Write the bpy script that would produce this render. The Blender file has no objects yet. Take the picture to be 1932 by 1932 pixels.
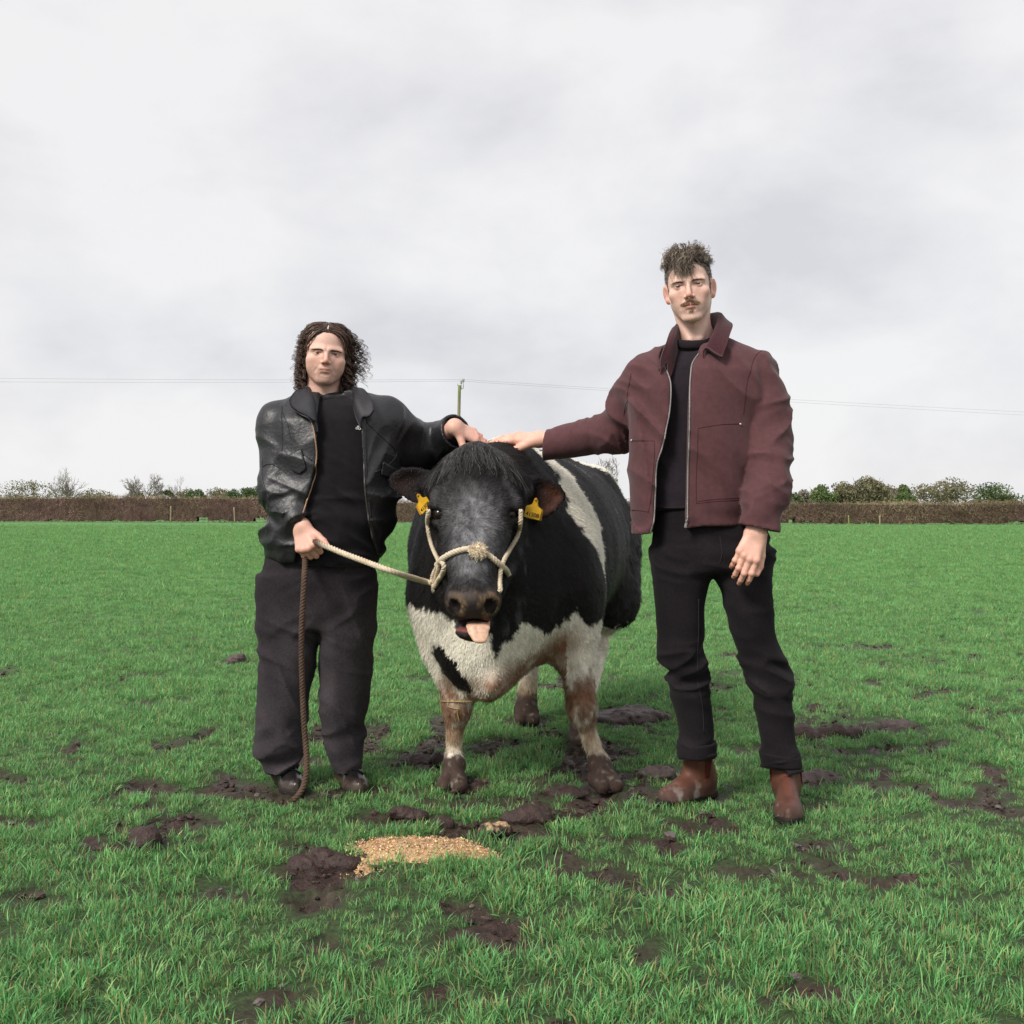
import bpy, math, random
import numpy as np

# ------------------------------------------------------------------ camera, sky, sun, exposure
SC = bpy.context.scene
COL = SC.collection
F = 2110.0            # focal length in units of a 1932-wide picture
HC = 1.0              # camera height
cam_d = bpy.data.cameras.new('camera')
cam_d.sensor_width = 36.0
cam_d.lens = 36.0 * F / 1932.0
cam_d.clip_start = 0.05
cam_d.clip_end = 3000.0
cam = bpy.data.objects.new('camera', cam_d)
cam.location = (0, 0, HC)
cam.rotation_euler = (math.radians(90), 0, 0)
COL.objects.link(cam)
SC.camera = cam

SUN_ELEV, SUN_AZ = math.radians(42), math.radians(222)      # azimuth clockwise from +Y
world = bpy.data.worlds.new("World")
SC.world = world
world.use_nodes = True
nt = world.node_tree
nt.nodes.clear()
w_out = nt.nodes.new('ShaderNodeOutputWorld')
w_bg = nt.nodes.new('ShaderNodeBackground')
w_sky = nt.nodes.new('ShaderNodeTexSky')
w_sky.sky_type = 'NISHITA'
w_sky.sun_disc = False
w_sky.sun_elevation = SUN_ELEV
w_sky.sun_rotation = SUN_AZ
w_scale = nt.nodes.new('ShaderNodeVectorMath'); w_scale.operation = 'SCALE'
w_scale.inputs['Scale'].default_value = 0.09
nt.links.new(w_sky.outputs[0], w_scale.inputs[0])
w_tc = nt.nodes.new('ShaderNodeTexCoord')
w_map = nt.nodes.new('ShaderNodeMapping')
w_map.inputs['Scale'].default_value = (1.0, 1.0, 1.7)
w_map.inputs['Location'].default_value = (0.35, 0.2, 0.1)
nt.links.new(w_tc.outputs['Generated'], w_map.inputs[0])
w_n1 = nt.nodes.new('ShaderNodeTexNoise')
w_n1.inputs['Scale'].default_value = 4.2
w_n1.inputs['Detail'].default_value = 7
w_n1.inputs['Roughness'].default_value = 0.52
w_n1.inputs['Distortion'].default_value = 0.12
nt.links.new(w_map.outputs[0], w_n1.inputs['Vector'])
w_rp = nt.nodes.new('ShaderNodeValToRGB')
cr = w_rp.color_ramp
cr.elements[0].position = 0.34; cr.elements[0].color = (0.685, 0.682, 0.715, 1)
cr.elements[1].position = 0.60; cr.elements[1].color = (0.875, 0.87, 0.875, 1)
e = cr.elements.new(0.46); e.color = (0.785, 0.782, 0.805, 1)
nt.links.new(w_n1.outputs['Fac'], w_rp.inputs[0])
w_mix = nt.nodes.new('ShaderNodeMix'); w_mix.data_type = 'RGBA'
w_mix.inputs[0].default_value = 0.94          # overcast: the cloud layer hides nearly all of the blue
nt.links.new(w_scale.outputs[0], w_mix.inputs[6])
nt.links.new(w_rp.outputs[0], w_mix.inputs[7])
nt.links.new(w_mix.outputs[2], w_bg.inputs[0])
w_bg.inputs[1].default_value = 1.0
nt.links.new(w_bg.outputs[0], w_out.inputs[0])

sun_d = bpy.data.lights.new('sun', 'SUN')
sun_d.energy = 3.2
sun_d.angle = math.radians(18)
sun_d.color = (1.0, 0.95, 0.88)
sun = bpy.data.objects.new('sun', sun_d)
sun.rotation_euler = (math.radians(90) - SUN_ELEV, 0, -SUN_AZ + math.pi)
COL.objects.link(sun)
sun.location = (-20, -20, 30)

SC.view_settings.view_transform = 'Standard'
SC.view_settings.look = 'None'
SC.view_settings.exposure = 0.08
SC.view_settings.gamma = 1.0
SC.view_settings.use_curve_mapping = False
SC.render.engine = 'CYCLES'
SC.cycles.use_denoising = True
SC.cycles.max_bounces = 6
SC.cycles.transparent_max_bounces = 8
# ------------------------------------------------------------------ helpers
rng = np.random.default_rng(7)
A3 = lambda *v: np.array(v, dtype=np.float64)

def W(px, py, d):
    """a point d metres deep, measured off a 1932-wide print of the photograph"""
    return A3((px - 966.0) / F * d, d, HC - (py - 966.0) / F * d)

def hash3(ix, iy, iz, seed):
    h = (ix.astype(np.uint32) * np.uint32(374761393) + iy.astype(np.uint32) * np.uint32(668265263)
         + iz.astype(np.uint32) * np.uint32(2246822519) + np.uint32((seed * 3266489917) & 0xffffffff))
    h = (h ^ (h >> np.uint32(13))) * np.uint32(1274126177)
    h = h ^ (h >> np.uint32(16))
    return (h & np.uint32(0xffff)).astype(np.float32) / 32767.5 - 1.0

def vnoise(P, seed=0):
    P = np.asarray(P, dtype=np.float32)
    fl = np.floor(P)
    f = P - fl
    i = fl.astype(np.int64) + 100000
    u = f * f * (3 - 2 * f)
    x, y, z = i[:, 0], i[:, 1], i[:, 2]
    r = 0
    for dx in (0, 1):
        wx = u[:, 0] if dx else 1 - u[:, 0]
        for dy in (0, 1):
            wy = u[:, 1] if dy else 1 - u[:, 1]
            for dz in (0, 1):
                wz = u[:, 2] if dz else 1 - u[:, 2]
                r = r + wx * wy * wz * hash3(x + dx, y + dy, z + dz, seed)
    return r

def fbm(P, octv=3, seed=0, gain=0.5):
    a, s, r = 1.0, 0.0, 0
    P = np.asarray(P, dtype=np.float32)
    for o in range(octv):
        r = r + a * vnoise(P * (2.03 ** o), seed + o * 17)
        s += a
        a *= gain
    return r / s

def ridge(P, seed=0):
    return 1.0 - np.abs(fbm(P, 2, seed)) * 2.2

def smoothstep(a, b, x):
    t = np.clip((x - a) / (b - a), 0, 1)
    return t * t * (3 - 2 * t)

# ---- distance fields
def seg(P, a, b):
    a = np.asarray(a, float); b = np.asarray(b, float)
    ab = b - a
    pa = P - a
    t = np.clip(pa @ ab / max(ab @ ab, 1e-12), 0, 1)
    q = pa - t[:, None] * ab
    return np.sqrt(np.einsum('ij,ij->i', q, q)), t

def rcone(P, a, b, ra, rb):
    d, t = seg(P, a, b)
    return d - (ra + (rb - ra) * t)

def chain(P, pts, rs, k=0.0):
    d = None
    for i in range(len(pts) - 1):
        e = rcone(P, pts[i], pts[i + 1], rs[i], rs[i + 1])
        d = e if d is None else (smin(d, e, k) if k else np.minimum(d, e))
    return d

def ell(P, c, r, R=None):
    q = P - np.asarray(c, float)
    if R is not None:
        q = q @ R
    r = np.asarray(r, float)
    k0 = np.sqrt(((q / r) ** 2).sum(1))
    k1 = np.sqrt(((q / (r * r)) ** 2).sum(1)) + 1e-9
    return k0 * (k0 - 1) / k1

def smin(a, b, k):
    h = np.clip(0.5 + 0.5 * (b - a) / k, 0, 1)
    return b + (a - b) * h - k * h * (1 - h)

def smax(a, b, k):
    return -smin(-a, -b, k)

def hermite(xs, ys, n=160):
    xs = np.asarray(xs, float); ys = np.asarray(ys, float)
    o = np.argsort(xs); xs = xs[o]; ys = ys[o]
    d = np.diff(ys) / np.diff(xs)
    m = np.zeros(len(xs))
    m[0], m[-1] = d[0], d[-1]
    for i in range(1, len(xs) - 1):
        m[i] = 0 if d[i - 1] * d[i] <= 0 else 2 * d[i - 1] * d[i] / (d[i - 1] + d[i])
    X = np.linspace(xs[0], xs[-1], n)
    i = np.clip(np.searchsorted(xs, X, 'right') - 1, 0, len(xs) - 2)
    h = xs[i + 1] - xs[i]
    t = (X - xs[i]) / h
    Y = ((2 * t ** 3 - 3 * t ** 2 + 1) * ys[i] + (t ** 3 - 2 * t ** 2 + t) * h * m[i]
         + (-2 * t ** 3 + 3 * t ** 2) * ys[i + 1] + (t ** 3 - t ** 2) * h * m[i + 1])
    return X, Y

class Loft:
    """stack of (super)elliptical sections along one axis"""
    def __init__(s, zs, cx, cy, a, b, n=2.0, axis=2, rnd=0.0):
        s.ax = axis
        s.o = {2: (0, 1), 1: (0, 2), 0: (1, 2)}[axis]
        s.t = [hermite(zs, v) for v in (cx, cy, a, b)]
        s.z0, s.z1 = min(zs), max(zs)
        s.n, s.rnd = n, rnd
    def __call__(s, P, off=0.0):
        z = P[:, s.ax]
        cx, cy, a, b = [np.interp(z, X, Y) for X, Y in s.t]
        a = a + off; b = b + off
        dx = np.abs(P[:, s.o[0]] - cx); dy = np.abs(P[:, s.o[1]] - cy)
        if s.n == 2.0:
            k0 = np.sqrt((dx / a) ** 2 + (dy / b) ** 2) + 1e-9
            k1 = np.sqrt((dx / (a * a)) ** 2 + (dy / (b * b)) ** 2) + 1e-9
            d = k0 * (k0 - 1) / k1
        else:
            k0 = ((dx / a) ** s.n + (dy / b) ** s.n) ** (1 / s.n)
            d = (k0 - 1) * np.minimum(a, b)
        zc = np.maximum(z - s.z1, s.z0 - z)
        return smax(d, zc, s.rnd) if s.rnd else np.maximum(d, zc)

def px_loft(rows, depth, b, n=2.0, cy=None, rnd=0.0):
    """rows (y, x_left, x_right) measured off the print, at a depth -> Loft in metres"""
    zs, cx, a = [], [], []
    dep = depth if callable(depth) else (lambda y: depth)
    cys = []
    for (y, xl, xr) in rows:
        d = dep(y)
        zs.append(W(0, y, d)[2])
        cx.append(((xl + xr) / 2 - 966) / F * d)
        a.append((xr - xl) / 2 / F * d)
        cys.append(d)
    bb = [b(r[0], aa) if callable(b) else b for r, aa in zip(rows, a)]
    return Loft(zs, cx, cys if cy is None else [cy(r[0]) for r in rows], a, bb, n, 2, rnd)

def poly2(X, Z, poly):
    """signed distance to a polygon in the plane"""
    poly = np.asarray(poly, float)
    n = len(poly)
    d = np.full(len(X), 1e9)
    s = np.ones(len(X))
    for i in range(n):
        a, b = poly[i], poly[(i + 1) % n]
        ex, ez = b[0] - a[0], b[1] - a[1]
        wx, wz = X - a[0], Z - a[1]
        t = np.clip((wx * ex + wz * ez) / (ex * ex + ez * ez + 1e-12), 0, 1)
        qx, qz = wx - ex * t, wz - ez * t
        d = np.minimum(d, qx * qx + qz * qz)
        c1 = Z >= a[1]; c2 = Z < b[1]; c3 = ex * wz > ez * wx
        fl = (c1 & c2 & c3) | (~c1 & ~c2 & ~c3)
        s = np.where(fl, -s, s)
    return s * np.sqrt(d)

def px_poly(pts, d):
    return [(W(x, y, d)[0], W(x, y, d)[2]) for x, y in pts]

def frame(d, up=(0, 0, 1)):
    d = np.asarray(d, float); d = d / np.linalg.norm(d)
    u = np.asarray(up, float)
    if abs(d @ u) > 0.95:
        u = A3(0, 1, 0)
    s = np.cross(d, u); s /= np.linalg.norm(s)
    return np.stack([d, s, np.cross(s, d)], 1)      # columns: along, side, up

def rot(ax, deg):
    c, s = math.cos(math.radians(deg)), math.sin(math.radians(deg))
    if ax == 'x': return np.array([[1, 0, 0], [0, c, -s], [0, s, c]])
    if ax == 'y': return np.array([[c, 0, s], [0, 1, 0], [-s, 0, c]])
    return np.array([[c, -s, 0], [s, c, 0], [0, 0, 1]])

def isomesh(fn, lo, hi, h, B=8, slack=1.6):
    """sparse surface nets of fn(P)=0 -> verts, quads"""
    lo = np.asarray(lo, float); hi = np.asarray(hi, float)
    nb = np.maximum(np.ceil((hi - lo) / h / B).astype(int), 1)
    n = nb * B
    bc = np.stack(np.meshgrid(*[np.arange(k) for k in nb], indexing='ij'), -1).reshape(-1, 3)
    cen = lo + (bc * B + (B - 1) / 2) * h
    dc = ev(fn, cen)
    D = np.repeat(np.repeat(np.repeat(np.where(dc > 0, 1, -1).reshape(nb).astype(np.float32), B, 0), B, 1), B, 2)
    act = np.nonzero(np.abs(dc) < h * B * 0.87 * slack + h)[0]
    loc = np.stack(np.meshgrid(*[np.arange(B)] * 3, indexing='ij'), -1).reshape(-1, 3)
    CH = 400
    for s in range(0, len(act), CH):
        bb = bc[act[s:s + CH]] * B
        idx = (bb[:, None, :] + loc[None]).reshape(-1, 3)
        D[idx[:, 0], idx[:, 1], idx[:, 2]] = fn(lo + idx * h)
    neg = D < 0
    m = neg[:-1, :-1, :-1].astype(np.int8)
    cnt = np.zeros(tuple(n - 1), np.int8)
    for dx in (0, 1):
        for dy in (0, 1):
            for dz in (0, 1):
                cnt += neg[dx:n[0] - 1 + dx, dy:n[1] - 1 + dy, dz:n[2] - 1 + dz]
    c = np.stack(np.nonzero((cnt > 0) & (cnt < 8)), -1)
    if len(c) == 0:
        return np.zeros((0, 3)), np.zeros((0, 4), int)
    acc = np.zeros((len(c), 3)); num = np.zeros(len(c))
    cor = [(a, b, d) for a in (0, 1) for b in (0, 1) for d in (0, 1)]
    for i, p in enumerate(cor):
        for q in cor[i + 1:]:
            if sum(abs(p[k] - q[k]) for k in range(3)) != 1:
                continue
            dp = D[c[:, 0] + p[0], c[:, 1] + p[1], c[:, 2] + p[2]]
            dq = D[c[:, 0] + q[0], c[:, 1] + q[1], c[:, 2] + q[2]]
            k = (dp < 0) != (dq < 0)
            t = np.where(k, dp / np.where(dp == dq, 1, dp - dq), 0)
            pt = np.asarray(p) + t[:, None] * (np.asarray(q) - np.asarray(p))
            acc[k] += pt[k]; num[k] += 1
    V = lo + (c + acc / num[:, None]) * h
    vid = np.full(tuple(n - 1), -1, np.int32)
    vid[c[:, 0], c[:, 1], c[:, 2]] = np.arange(len(c))
    Q = []
    for ax in range(3):
        o1, o2 = (ax + 1) % 3, (ax + 2) % 3
        sl0 = [slice(0, n[k] - 1) for k in range(3)]
        sl1 = list(sl0)
        sl1[ax] = slice(1, n[ax])
        ch = neg[tuple(sl0)] != neg[tuple(sl1)]
        e = np.stack(np.nonzero(ch), -1)
        e = e[(e[:, o1] > 0) & (e[:, o2] > 0)]
        def g(a, b):
            f = e.copy(); f[:, o1] -= a; f[:, o2] -= b
            return vid[f[:, 0], f[:, 1], f[:, 2]]
        q = np.stack([g(1, 1), g(0, 1), g(0, 0), g(1, 0)], 1)
        fl = ~neg[e[:, 0], e[:, 1], e[:, 2]]
        q[fl] = q[fl][:, ::-1]
        Q.append(q)
    Q = np.concatenate(Q)
    Q = Q[(Q >= 0).all(1)]
    return V, Q

def ev(fn, P, ch=200000):
    return np.concatenate([fn(P[i:i + ch]) for i in range(0, len(P), ch)]) if len(P) else np.zeros(0)

# ---- blender objects
def tag(o, label=None, cat=None, group=None, kind=None):
    if label: o['label'] = label
    if cat: o['category'] = cat
    if group: o['group'] = group
    if kind: o['kind'] = kind
    return o

def thing(name, label, cat, loc, group=None):
    o = bpy.data.objects.new(name, None)
    o.empty_display_size = 0.1
    o.location = [float(v) for v in loc]
    COL.objects.link(o)
    o['_l'] = [float(v) for v in loc]
    return tag(o, label, cat, group)

def base(p):
    b = A3(0, 0, 0)
    while p is not None:
        b = b + A3(*p.location)
        p = p.parent
    return b

def mk(name, V, faces, mat, parent=None, cols=None, smooth=True, loc=None):
    """link one mesh object; V in world metres; faces = list of index arrays (n,k)"""
    V = np.asarray(V, float)
    if isinstance(faces, np.ndarray):
        faces = [faces]
    org = base(parent) if parent is not None else (A3(*loc) if loc is not None else A3(0, 0, 0))
    me = bpy.data.meshes.new(name)
    me.vertices.add(len(V))
    me.vertices.foreach_set('co', (V - org).astype(np.float32).ravel())
    nl = sum(f.size for f in faces); nf = sum(len(f) for f in faces)
    me.loops.add(nl); me.polygons.add(nf)
    li = np.concatenate([f.ravel() for f in faces]).astype(np.int32)
    cnt = np.concatenate([np.full(len(f), f.shape[1], np.int32) for f in faces])
    st = np.concatenate([[0], np.cumsum(cnt)[:-1]]).astype(np.int32)
    me.loops.foreach_set('vertex_index', li)
    me.polygons.foreach_set('loop_start', st)
    me.polygons.foreach_set('loop_total', cnt)
    me.polygons.foreach_set('use_smooth', np.full(nf, smooth, dtype=bool))
    if cols is not None:
        ca = me.color_attributes.new('Col', 'FLOAT_COLOR', 'POINT')
        c4 = np.ones((len(V), 4), np.float32)
        c4[:, :3] = cols
        ca.data.foreach_set('color', c4.ravel())
    me.update(calc_edges=True)
    me.materials.append(mat)
    o = bpy.data.objects.new(name, me)
    COL.objects.link(o)
    if parent is not None:
        o.parent = parent
    elif loc is not None:
        o.location = [float(v) for v in loc]
    return o

def iso(name, fn, lo, hi, h, mat, parent=None, colfn=None, loc=None, smooth=True):
    V, Q = isomesh(fn, lo, hi, h)
    c = colfn(V) if colfn else None
    return mk(name, V, Q, mat, parent, c, smooth, loc)

def bounds(pts, pad):
    pts = np.asarray(pts, float)
    return pts.min(0) - pad, pts.max(0) + pad

def tubes(paths, radii, k=4, cap=True):
    """paths (n,m,3), radii (n,m) -> verts, quads"""
    paths = np.asarray(paths, float)
    n, m, _ = paths.shape
    radii = np.broadcast_to(np.asarray(radii, float), (n, m))
    T = np.gradient(paths, axis=1)
    T /= np.linalg.norm(T, axis=2, keepdims=True) + 1e-12
    up = np.zeros_like(T); up[..., 2] = 1
    S = np.cross(T, up)
    ln = np.linalg.norm(S, axis=2, keepdims=True)
    S = np.where(ln < 0.05, np.array([1.0, 0, 0]), S / (ln + 1e-12))
    for i in range(1, m):                        # parallel transport
        s = S[:, i - 1] - (S[:, i - 1] * T[:, i]).sum(1, keepdims=True) * T[:, i]
        S[:, i] = s / (np.linalg.norm(s, axis=1, keepdims=True) + 1e-12)
    U = np.cross(T, S)
    ang = np.arange(k) / k * 2 * math.pi
    V = (paths[:, :, None] + radii[:, :, None, None] *
         (np.cos(ang)[None, None, :, None] * S[:, :, None] + np.sin(ang)[None, None, :, None] * U[:, :, None]))
    V = V.reshape(-1, 3)
    i, j, a = np.meshgrid(np.arange(n), np.arange(m - 1), np.arange(k), indexing='ij')
    b0 = (i * m + j) * k
    b1 = b0 + k
    an = (a + 1) % k
    Q = np.stack([b0 + a, b1 + a, b1 + an, b0 + an], -1).reshape(-1, 4)
    fs = [Q]
    if cap and k >= 3:
        st = (np.arange(n) * m * k)[:, None]
        fs.append(st + np.arange(k)[None])
        fs.append(st + (m - 1) * k + np.arange(k)[::-1][None])
    return V, fs

def polyline(pts, n):
    """smooth Catmull-Rom through pts -> n points"""
    pts = np.asarray(pts, float)
    if len(pts) == 2:
        return pts[0] + np.linspace(0, 1, n)[:, None] * (pts[1] - pts[0])
    P = np.vstack([2 * pts[0] - pts[1], pts, 2 * pts[-1] - pts[-2]])
    L = np.concatenate([[0], np.cumsum(np.linalg.norm(np.diff(pts, axis=0), axis=1))])
    u = np.interp(np.linspace(0, L[-1], n), L, np.arange(len(pts)))
    i = np.clip(np.floor(u).astype(int), 0, len(pts) - 2)
    t = (u - i)[:, None]
    p0, p1, p2, p3 = P[i], P[i + 1], P[i + 2], P[i + 3]
    return 0.5 * (2 * p1 + (p2 - p0) * t + (2 * p0 - 5 * p1 + 4 * p2 - p3) * t * t + (3 * p1 - p0 - 3 * p2 + p3) * t ** 3)

def rope_mesh(pts, r, pitch, k=7, step=0.006):
    """three-strand twisted rope along a smooth path"""
    L = np.linalg.norm(np.diff(np.asarray(pts, float), axis=0), axis=1).sum()
    n = max(int(L / step), 8)
    c = polyline(pts, n)
    T = np.gradient(c, axis=0); T /= np.linalg.norm(T, axis=1, keepdims=True)
    S = np.zeros_like(T)
    s = np.cross(T[0], A3(0.3, 0.9, 0.2)); S[0] = s / np.linalg.norm(s)
    for i in range(1, n):
        s = S[i - 1] - (S[i - 1] @ T[i]) * T[i]
        S[i] = s / np.linalg.norm(s)
    U = np.cross(T, S)
    ph = np.linspace(0, L, n) / pitch * 2 * math.pi
    ps = []
    for j in range(3):
        a = ph + j * 2 * math.pi / 3
        ps.append(c + r * 0.54 * (np.cos(a)[:, None] * S + np.sin(a)[:, None] * U))
    V, fs = tubes(np.stack(ps), r * 0.50, k)
    return V, fs

def merge(parts):
    Vs, by, off = [], {}, 0
    for V, fs in parts:
        if isinstance(fs, np.ndarray): fs = [fs]
        for f in fs:
            by.setdefault(f.shape[1], []).append(f + off)
        Vs.append(V); off += len(V)
    return np.concatenate(Vs), [np.concatenate(v) for v in by.values()]

# ---- materials
def mat(name, color=(0.5, 0.5, 0.5), rough=0.7, spec=0.3, attr=False, var=0.0, vscale=30, bump=0.0, bscale=200,
        bdetail=3, sheen=0.0, stretch=None, sss=0.0, trans=0.0, metal=0.0, rand=0.0, coat=0.0, bdist=0.002, rvar=0.0):
    m = bpy.data.materials.new(name)
    m.use_nodes = True
    t = m.node_tree
    b = t.nodes['Principled BSDF']
    b.inputs['Roughness'].default_value = rough
    b.inputs['Specular IOR Level'].default_value = spec
    b.inputs['Metallic'].default_value = metal
    if sheen:
        b.inputs['Sheen Weight'].default_value = sheen
        b.inputs['Sheen Roughness'].default_value = 0.5
    if coat:
        b.inputs['Coat Weight'].default_value = coat
    if sss:
        b.inputs['Subsurface Weight'].default_value = sss
        b.inputs['Subsurface Radius'].default_value = (0.012, 0.005, 0.003)
        b.inputs['Subsurface Scale'].default_value = 1.0
    tc = t.nodes.new('ShaderNodeTexCoord')
    vec = tc.outputs['Object']
    if stretch:
        mp = t.nodes.new('ShaderNodeMapping')
        mp.inputs['Scale'].default_value = stretch
        t.links.new(vec, mp.inputs[0])
        vec = mp.outputs[0]
    if attr:
        a = t.nodes.new('ShaderNodeAttribute')
        a.attribute_name = 'Col'
        csock = a.outputs['Color']
    else:
        c = t.nodes.new('ShaderNodeRGB')
        c.outputs[0].default_value = (*color, 1)
        csock = c.outputs[0]
    if var:
        n = t.nodes.new('ShaderNodeTexNoise')
        n.inputs['Scale'].default_value = vscale
        n.inputs['Detail'].default_value = 5
        n.inputs['Roughness'].default_value = 0.65
        t.links.new(vec, n.inputs['Vector'])
        mr = t.nodes.new('ShaderNodeMapRange')
        mr.inputs[1].default_value = 0.25; mr.inputs[2].default_value = 0.75
        mr.inputs[3].default_value = 1 - var; mr.inputs[4].default_value = 1 + var
        t.links.new(n.outputs['Fac'], mr.inputs[0])
        vm = t.nodes.new('ShaderNodeVectorMath'); vm.operation = 'SCALE'
        t.links.new(csock, vm.inputs[0]); t.links.new(mr.outputs[0], vm.inputs['Scale'])
        csock = vm.outputs[0]
    if rand:
        oi = t.nodes.new('ShaderNodeObjectInfo')
        mr = t.nodes.new('ShaderNodeMapRange')
        mr.inputs[3].default_value = 1 - rand; mr.inputs[4].default_value = 1 + rand
        t.links.new(oi.outputs['Random'], mr.inputs[0])
        vm = t.nodes.new('ShaderNodeVectorMath'); vm.operation = 'SCALE'
        t.links.new(csock, vm.inputs[0]); t.links.new(mr.outputs[0], vm.inputs['Scale'])
        csock = vm.outputs[0]
    t.links.new(csock, b.inputs['Base Color'])
    if bump:
        n = t.nodes.new('ShaderNodeTexNoise')
        n.inputs['Scale'].default_value = bscale
        n.inputs['Detail'].default_value = bdetail
        t.links.new(vec, n.inputs['Vector'])
        bp = t.nodes.new('ShaderNodeBump')
        bp.inputs['Strength'].default_value = bump
        bp.inputs['Distance'].default_value = bdist
        t.links.new(n.outputs['Fac'], bp.inputs['Height'])
        t.links.new(bp.outputs[0], b.inputs['Normal'])
        if rvar:
            mr = t.nodes.new('ShaderNodeMapRange')
            mr.inputs[3].default_value = rough - rvar; mr.inputs[4].default_value = rough + rvar
            t.links.new(n.outputs['Fac'], mr.inputs[0])
            t.links.new(mr.outputs[0], b.inputs['Roughness'])
    if trans:
        tr = t.nodes.new('ShaderNodeBsdfTranslucent')
        mx = t.nodes.new('ShaderNodeMixShader')
        mx.inputs[0].default_value = trans
        t.links.new(csock, tr.inputs[0])
        t.links.new(b.outputs[0], mx.inputs[1]); t.links.new(tr.outputs[0], mx.inputs[2])
        t.links.new(mx.outputs[0], t.nodes['Material Output'].inputs[0])
    return m

def pushout(P, fn, off, it=4, step=.004):
    """move points outwards until they clear the surface by off"""
    P = P.copy()
    for _ in range(it):
        d = fn(P)
        k = d < off
        if not k.any(): break
        q = P[k]
        g = np.stack([fn(q + e) - fn(q - e) for e in np.eye(3) * step], 1)
        g /= np.linalg.norm(g, axis=1, keepdims=True) + 1e-9
        P[k] = q + g * np.clip(off - d[k], 0, .03)[:, None]
    return P
# ------------------------------------------------------------------ field, mud, grass
# bare or trampled spots: x, y (metres on the ground), half sizes, strength
def G(px, py):
    d = F * HC / (py - 966.0)
    return ((px - 966) / F * d, d)
MUDS = []
for px, py, rx, ry, s in [(600, 1640, .13, .16, 1), (590, 1695, .07, .09, 1), (655, 1625, .10, .09, .9), (690, 1650, .10, .08, .6), (765, 1548, .13, .10, .9), (838, 1560, .06, .05, 1),
                          (965, 1572, .14, .13, 1), (272, 1592, .08, .08, .9), (440, 1250, .14, .12, .9), (1180, 1352, .22, .28, 1), (1040, 1295, .16, .16, .9),
                          (1540, 1470, .13, .10, 1), (1525, 1395, .10, .14, .9), (1595, 1385, .14, .12, .8), (1690, 1370, .12, .12, .8), (1060, 1500, .16, .09, .8),
                          (1230, 1463, .10, .09, .9), (1120, 1420, .20, .22, .9), (780, 1440, .12, .12, .7), (940, 1410, .16, .14, .7), (860, 1482, .10, .10, .8),
                          (1145, 1482, .12, .09, .7), (1000, 1362, .12, .2, .8), (700, 1375, .12, .16, .6), (560, 1500, .16, .09, .6), (660, 1492, .13, .07, .8),
                          (370, 1545, .10, .06, .7), (430, 1680, .09, .05, .8), (1450, 1640, .14, .06, .7), (1540, 1625, .09, .05, .6), (1240, 1585, .12, .05, .5),
                          (1060, 1640, .08, .05, .5), (1200, 1500, .12, .1, .6), (920, 1520, .20, .09, .7), (1320, 1500, .14, .1, .6), (480, 1500, .14, .08, .5),
                          (820, 1410, .14, .16, .5), (1490, 1520, .08, .06, .6), (1640, 1480, .12, .08, .6), (1380, 1240, .12, .2, .6), (1640, 1225, .3, .25, .5),
                          (320, 1410, .14, .16, .5), (280, 1330, .2, .2, .4), (800, 1280, .14, .2, .6), (1480, 1310, .12, .14, .5), (1580, 1360, .3, .3, .4), (1560, 1220, .4, .3, .35)]:
    gx, gy = G(px, py)
    MUDS.append((gx, gy, rx, ry, s))
FEED = [(-.262, 3.275, .175, .095), (-.14, 3.225, .10, .06), (-.375, 3.34, .09, .06), (-.40, 3.12, .030, .022)]

def mudmask(x, y):
    P = np.stack([x, y, np.zeros_like(x)], 1)
    n = .38 * fbm(P * 11, 3, 71) + .25 * fbm(P * 34, 2, 72)
    m = np.zeros_like(x)
    for gx, gy, rx, ry, s in MUDS:
        d = np.sqrt(((x - gx) / rx) ** 2 + ((y - gy) / ry) ** 2)
        m = np.maximum(m, s * smoothstep(1.25, .55, d + n))
    # trampled ground round the three of them, and odd poached spots farther off
    tr = np.exp(-(((x - .05) / 1.1) ** 2 + ((y - 4.3) / .75) ** 2))
    m = np.maximum(m, smoothstep(.26, .60, fbm(P * 6.5, 3, 73) * 1.5 + .34 * tr - .20))
    m = np.maximum(m, .8 * smoothstep(.40, .60, fbm(P * np.array([3.1, 2.2, 1]), 3, 75)) * smoothstep(10, 5, y))
    return np.clip(m, 0, 1)

def ground_z(x, y, m=None):
    P = np.stack([x, y, np.zeros_like(x)], 1)
    if m is None: m = mudmask(x, y)
    z = .018 * fbm(P * 1.3, 2, 81) * smoothstep(60, 10, y)
    z = z + m * (.030 * fbm(P * 14, 3, 82) + .024 * fbm(P * 45, 2, 83) - .010)
    fx = FEED
    for gx, gy, rx, ry in FEED:
        d = np.sqrt(((x - gx) / rx) ** 2 + ((y - gy) / ry) ** 2)
    # hoof pit beside the near clods
    for px, py, r, dep in [(592, 1690, .06, .07), (985, 1578, .07, .05), (945, 1580, .05, .03), (1140, 1500, .06, .03)]:
        gx, gy = G(px, py)
        z = z - dep * smoothstep(1.2, .4, np.hypot(x - gx, y - gy) / r)
    return z

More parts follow.
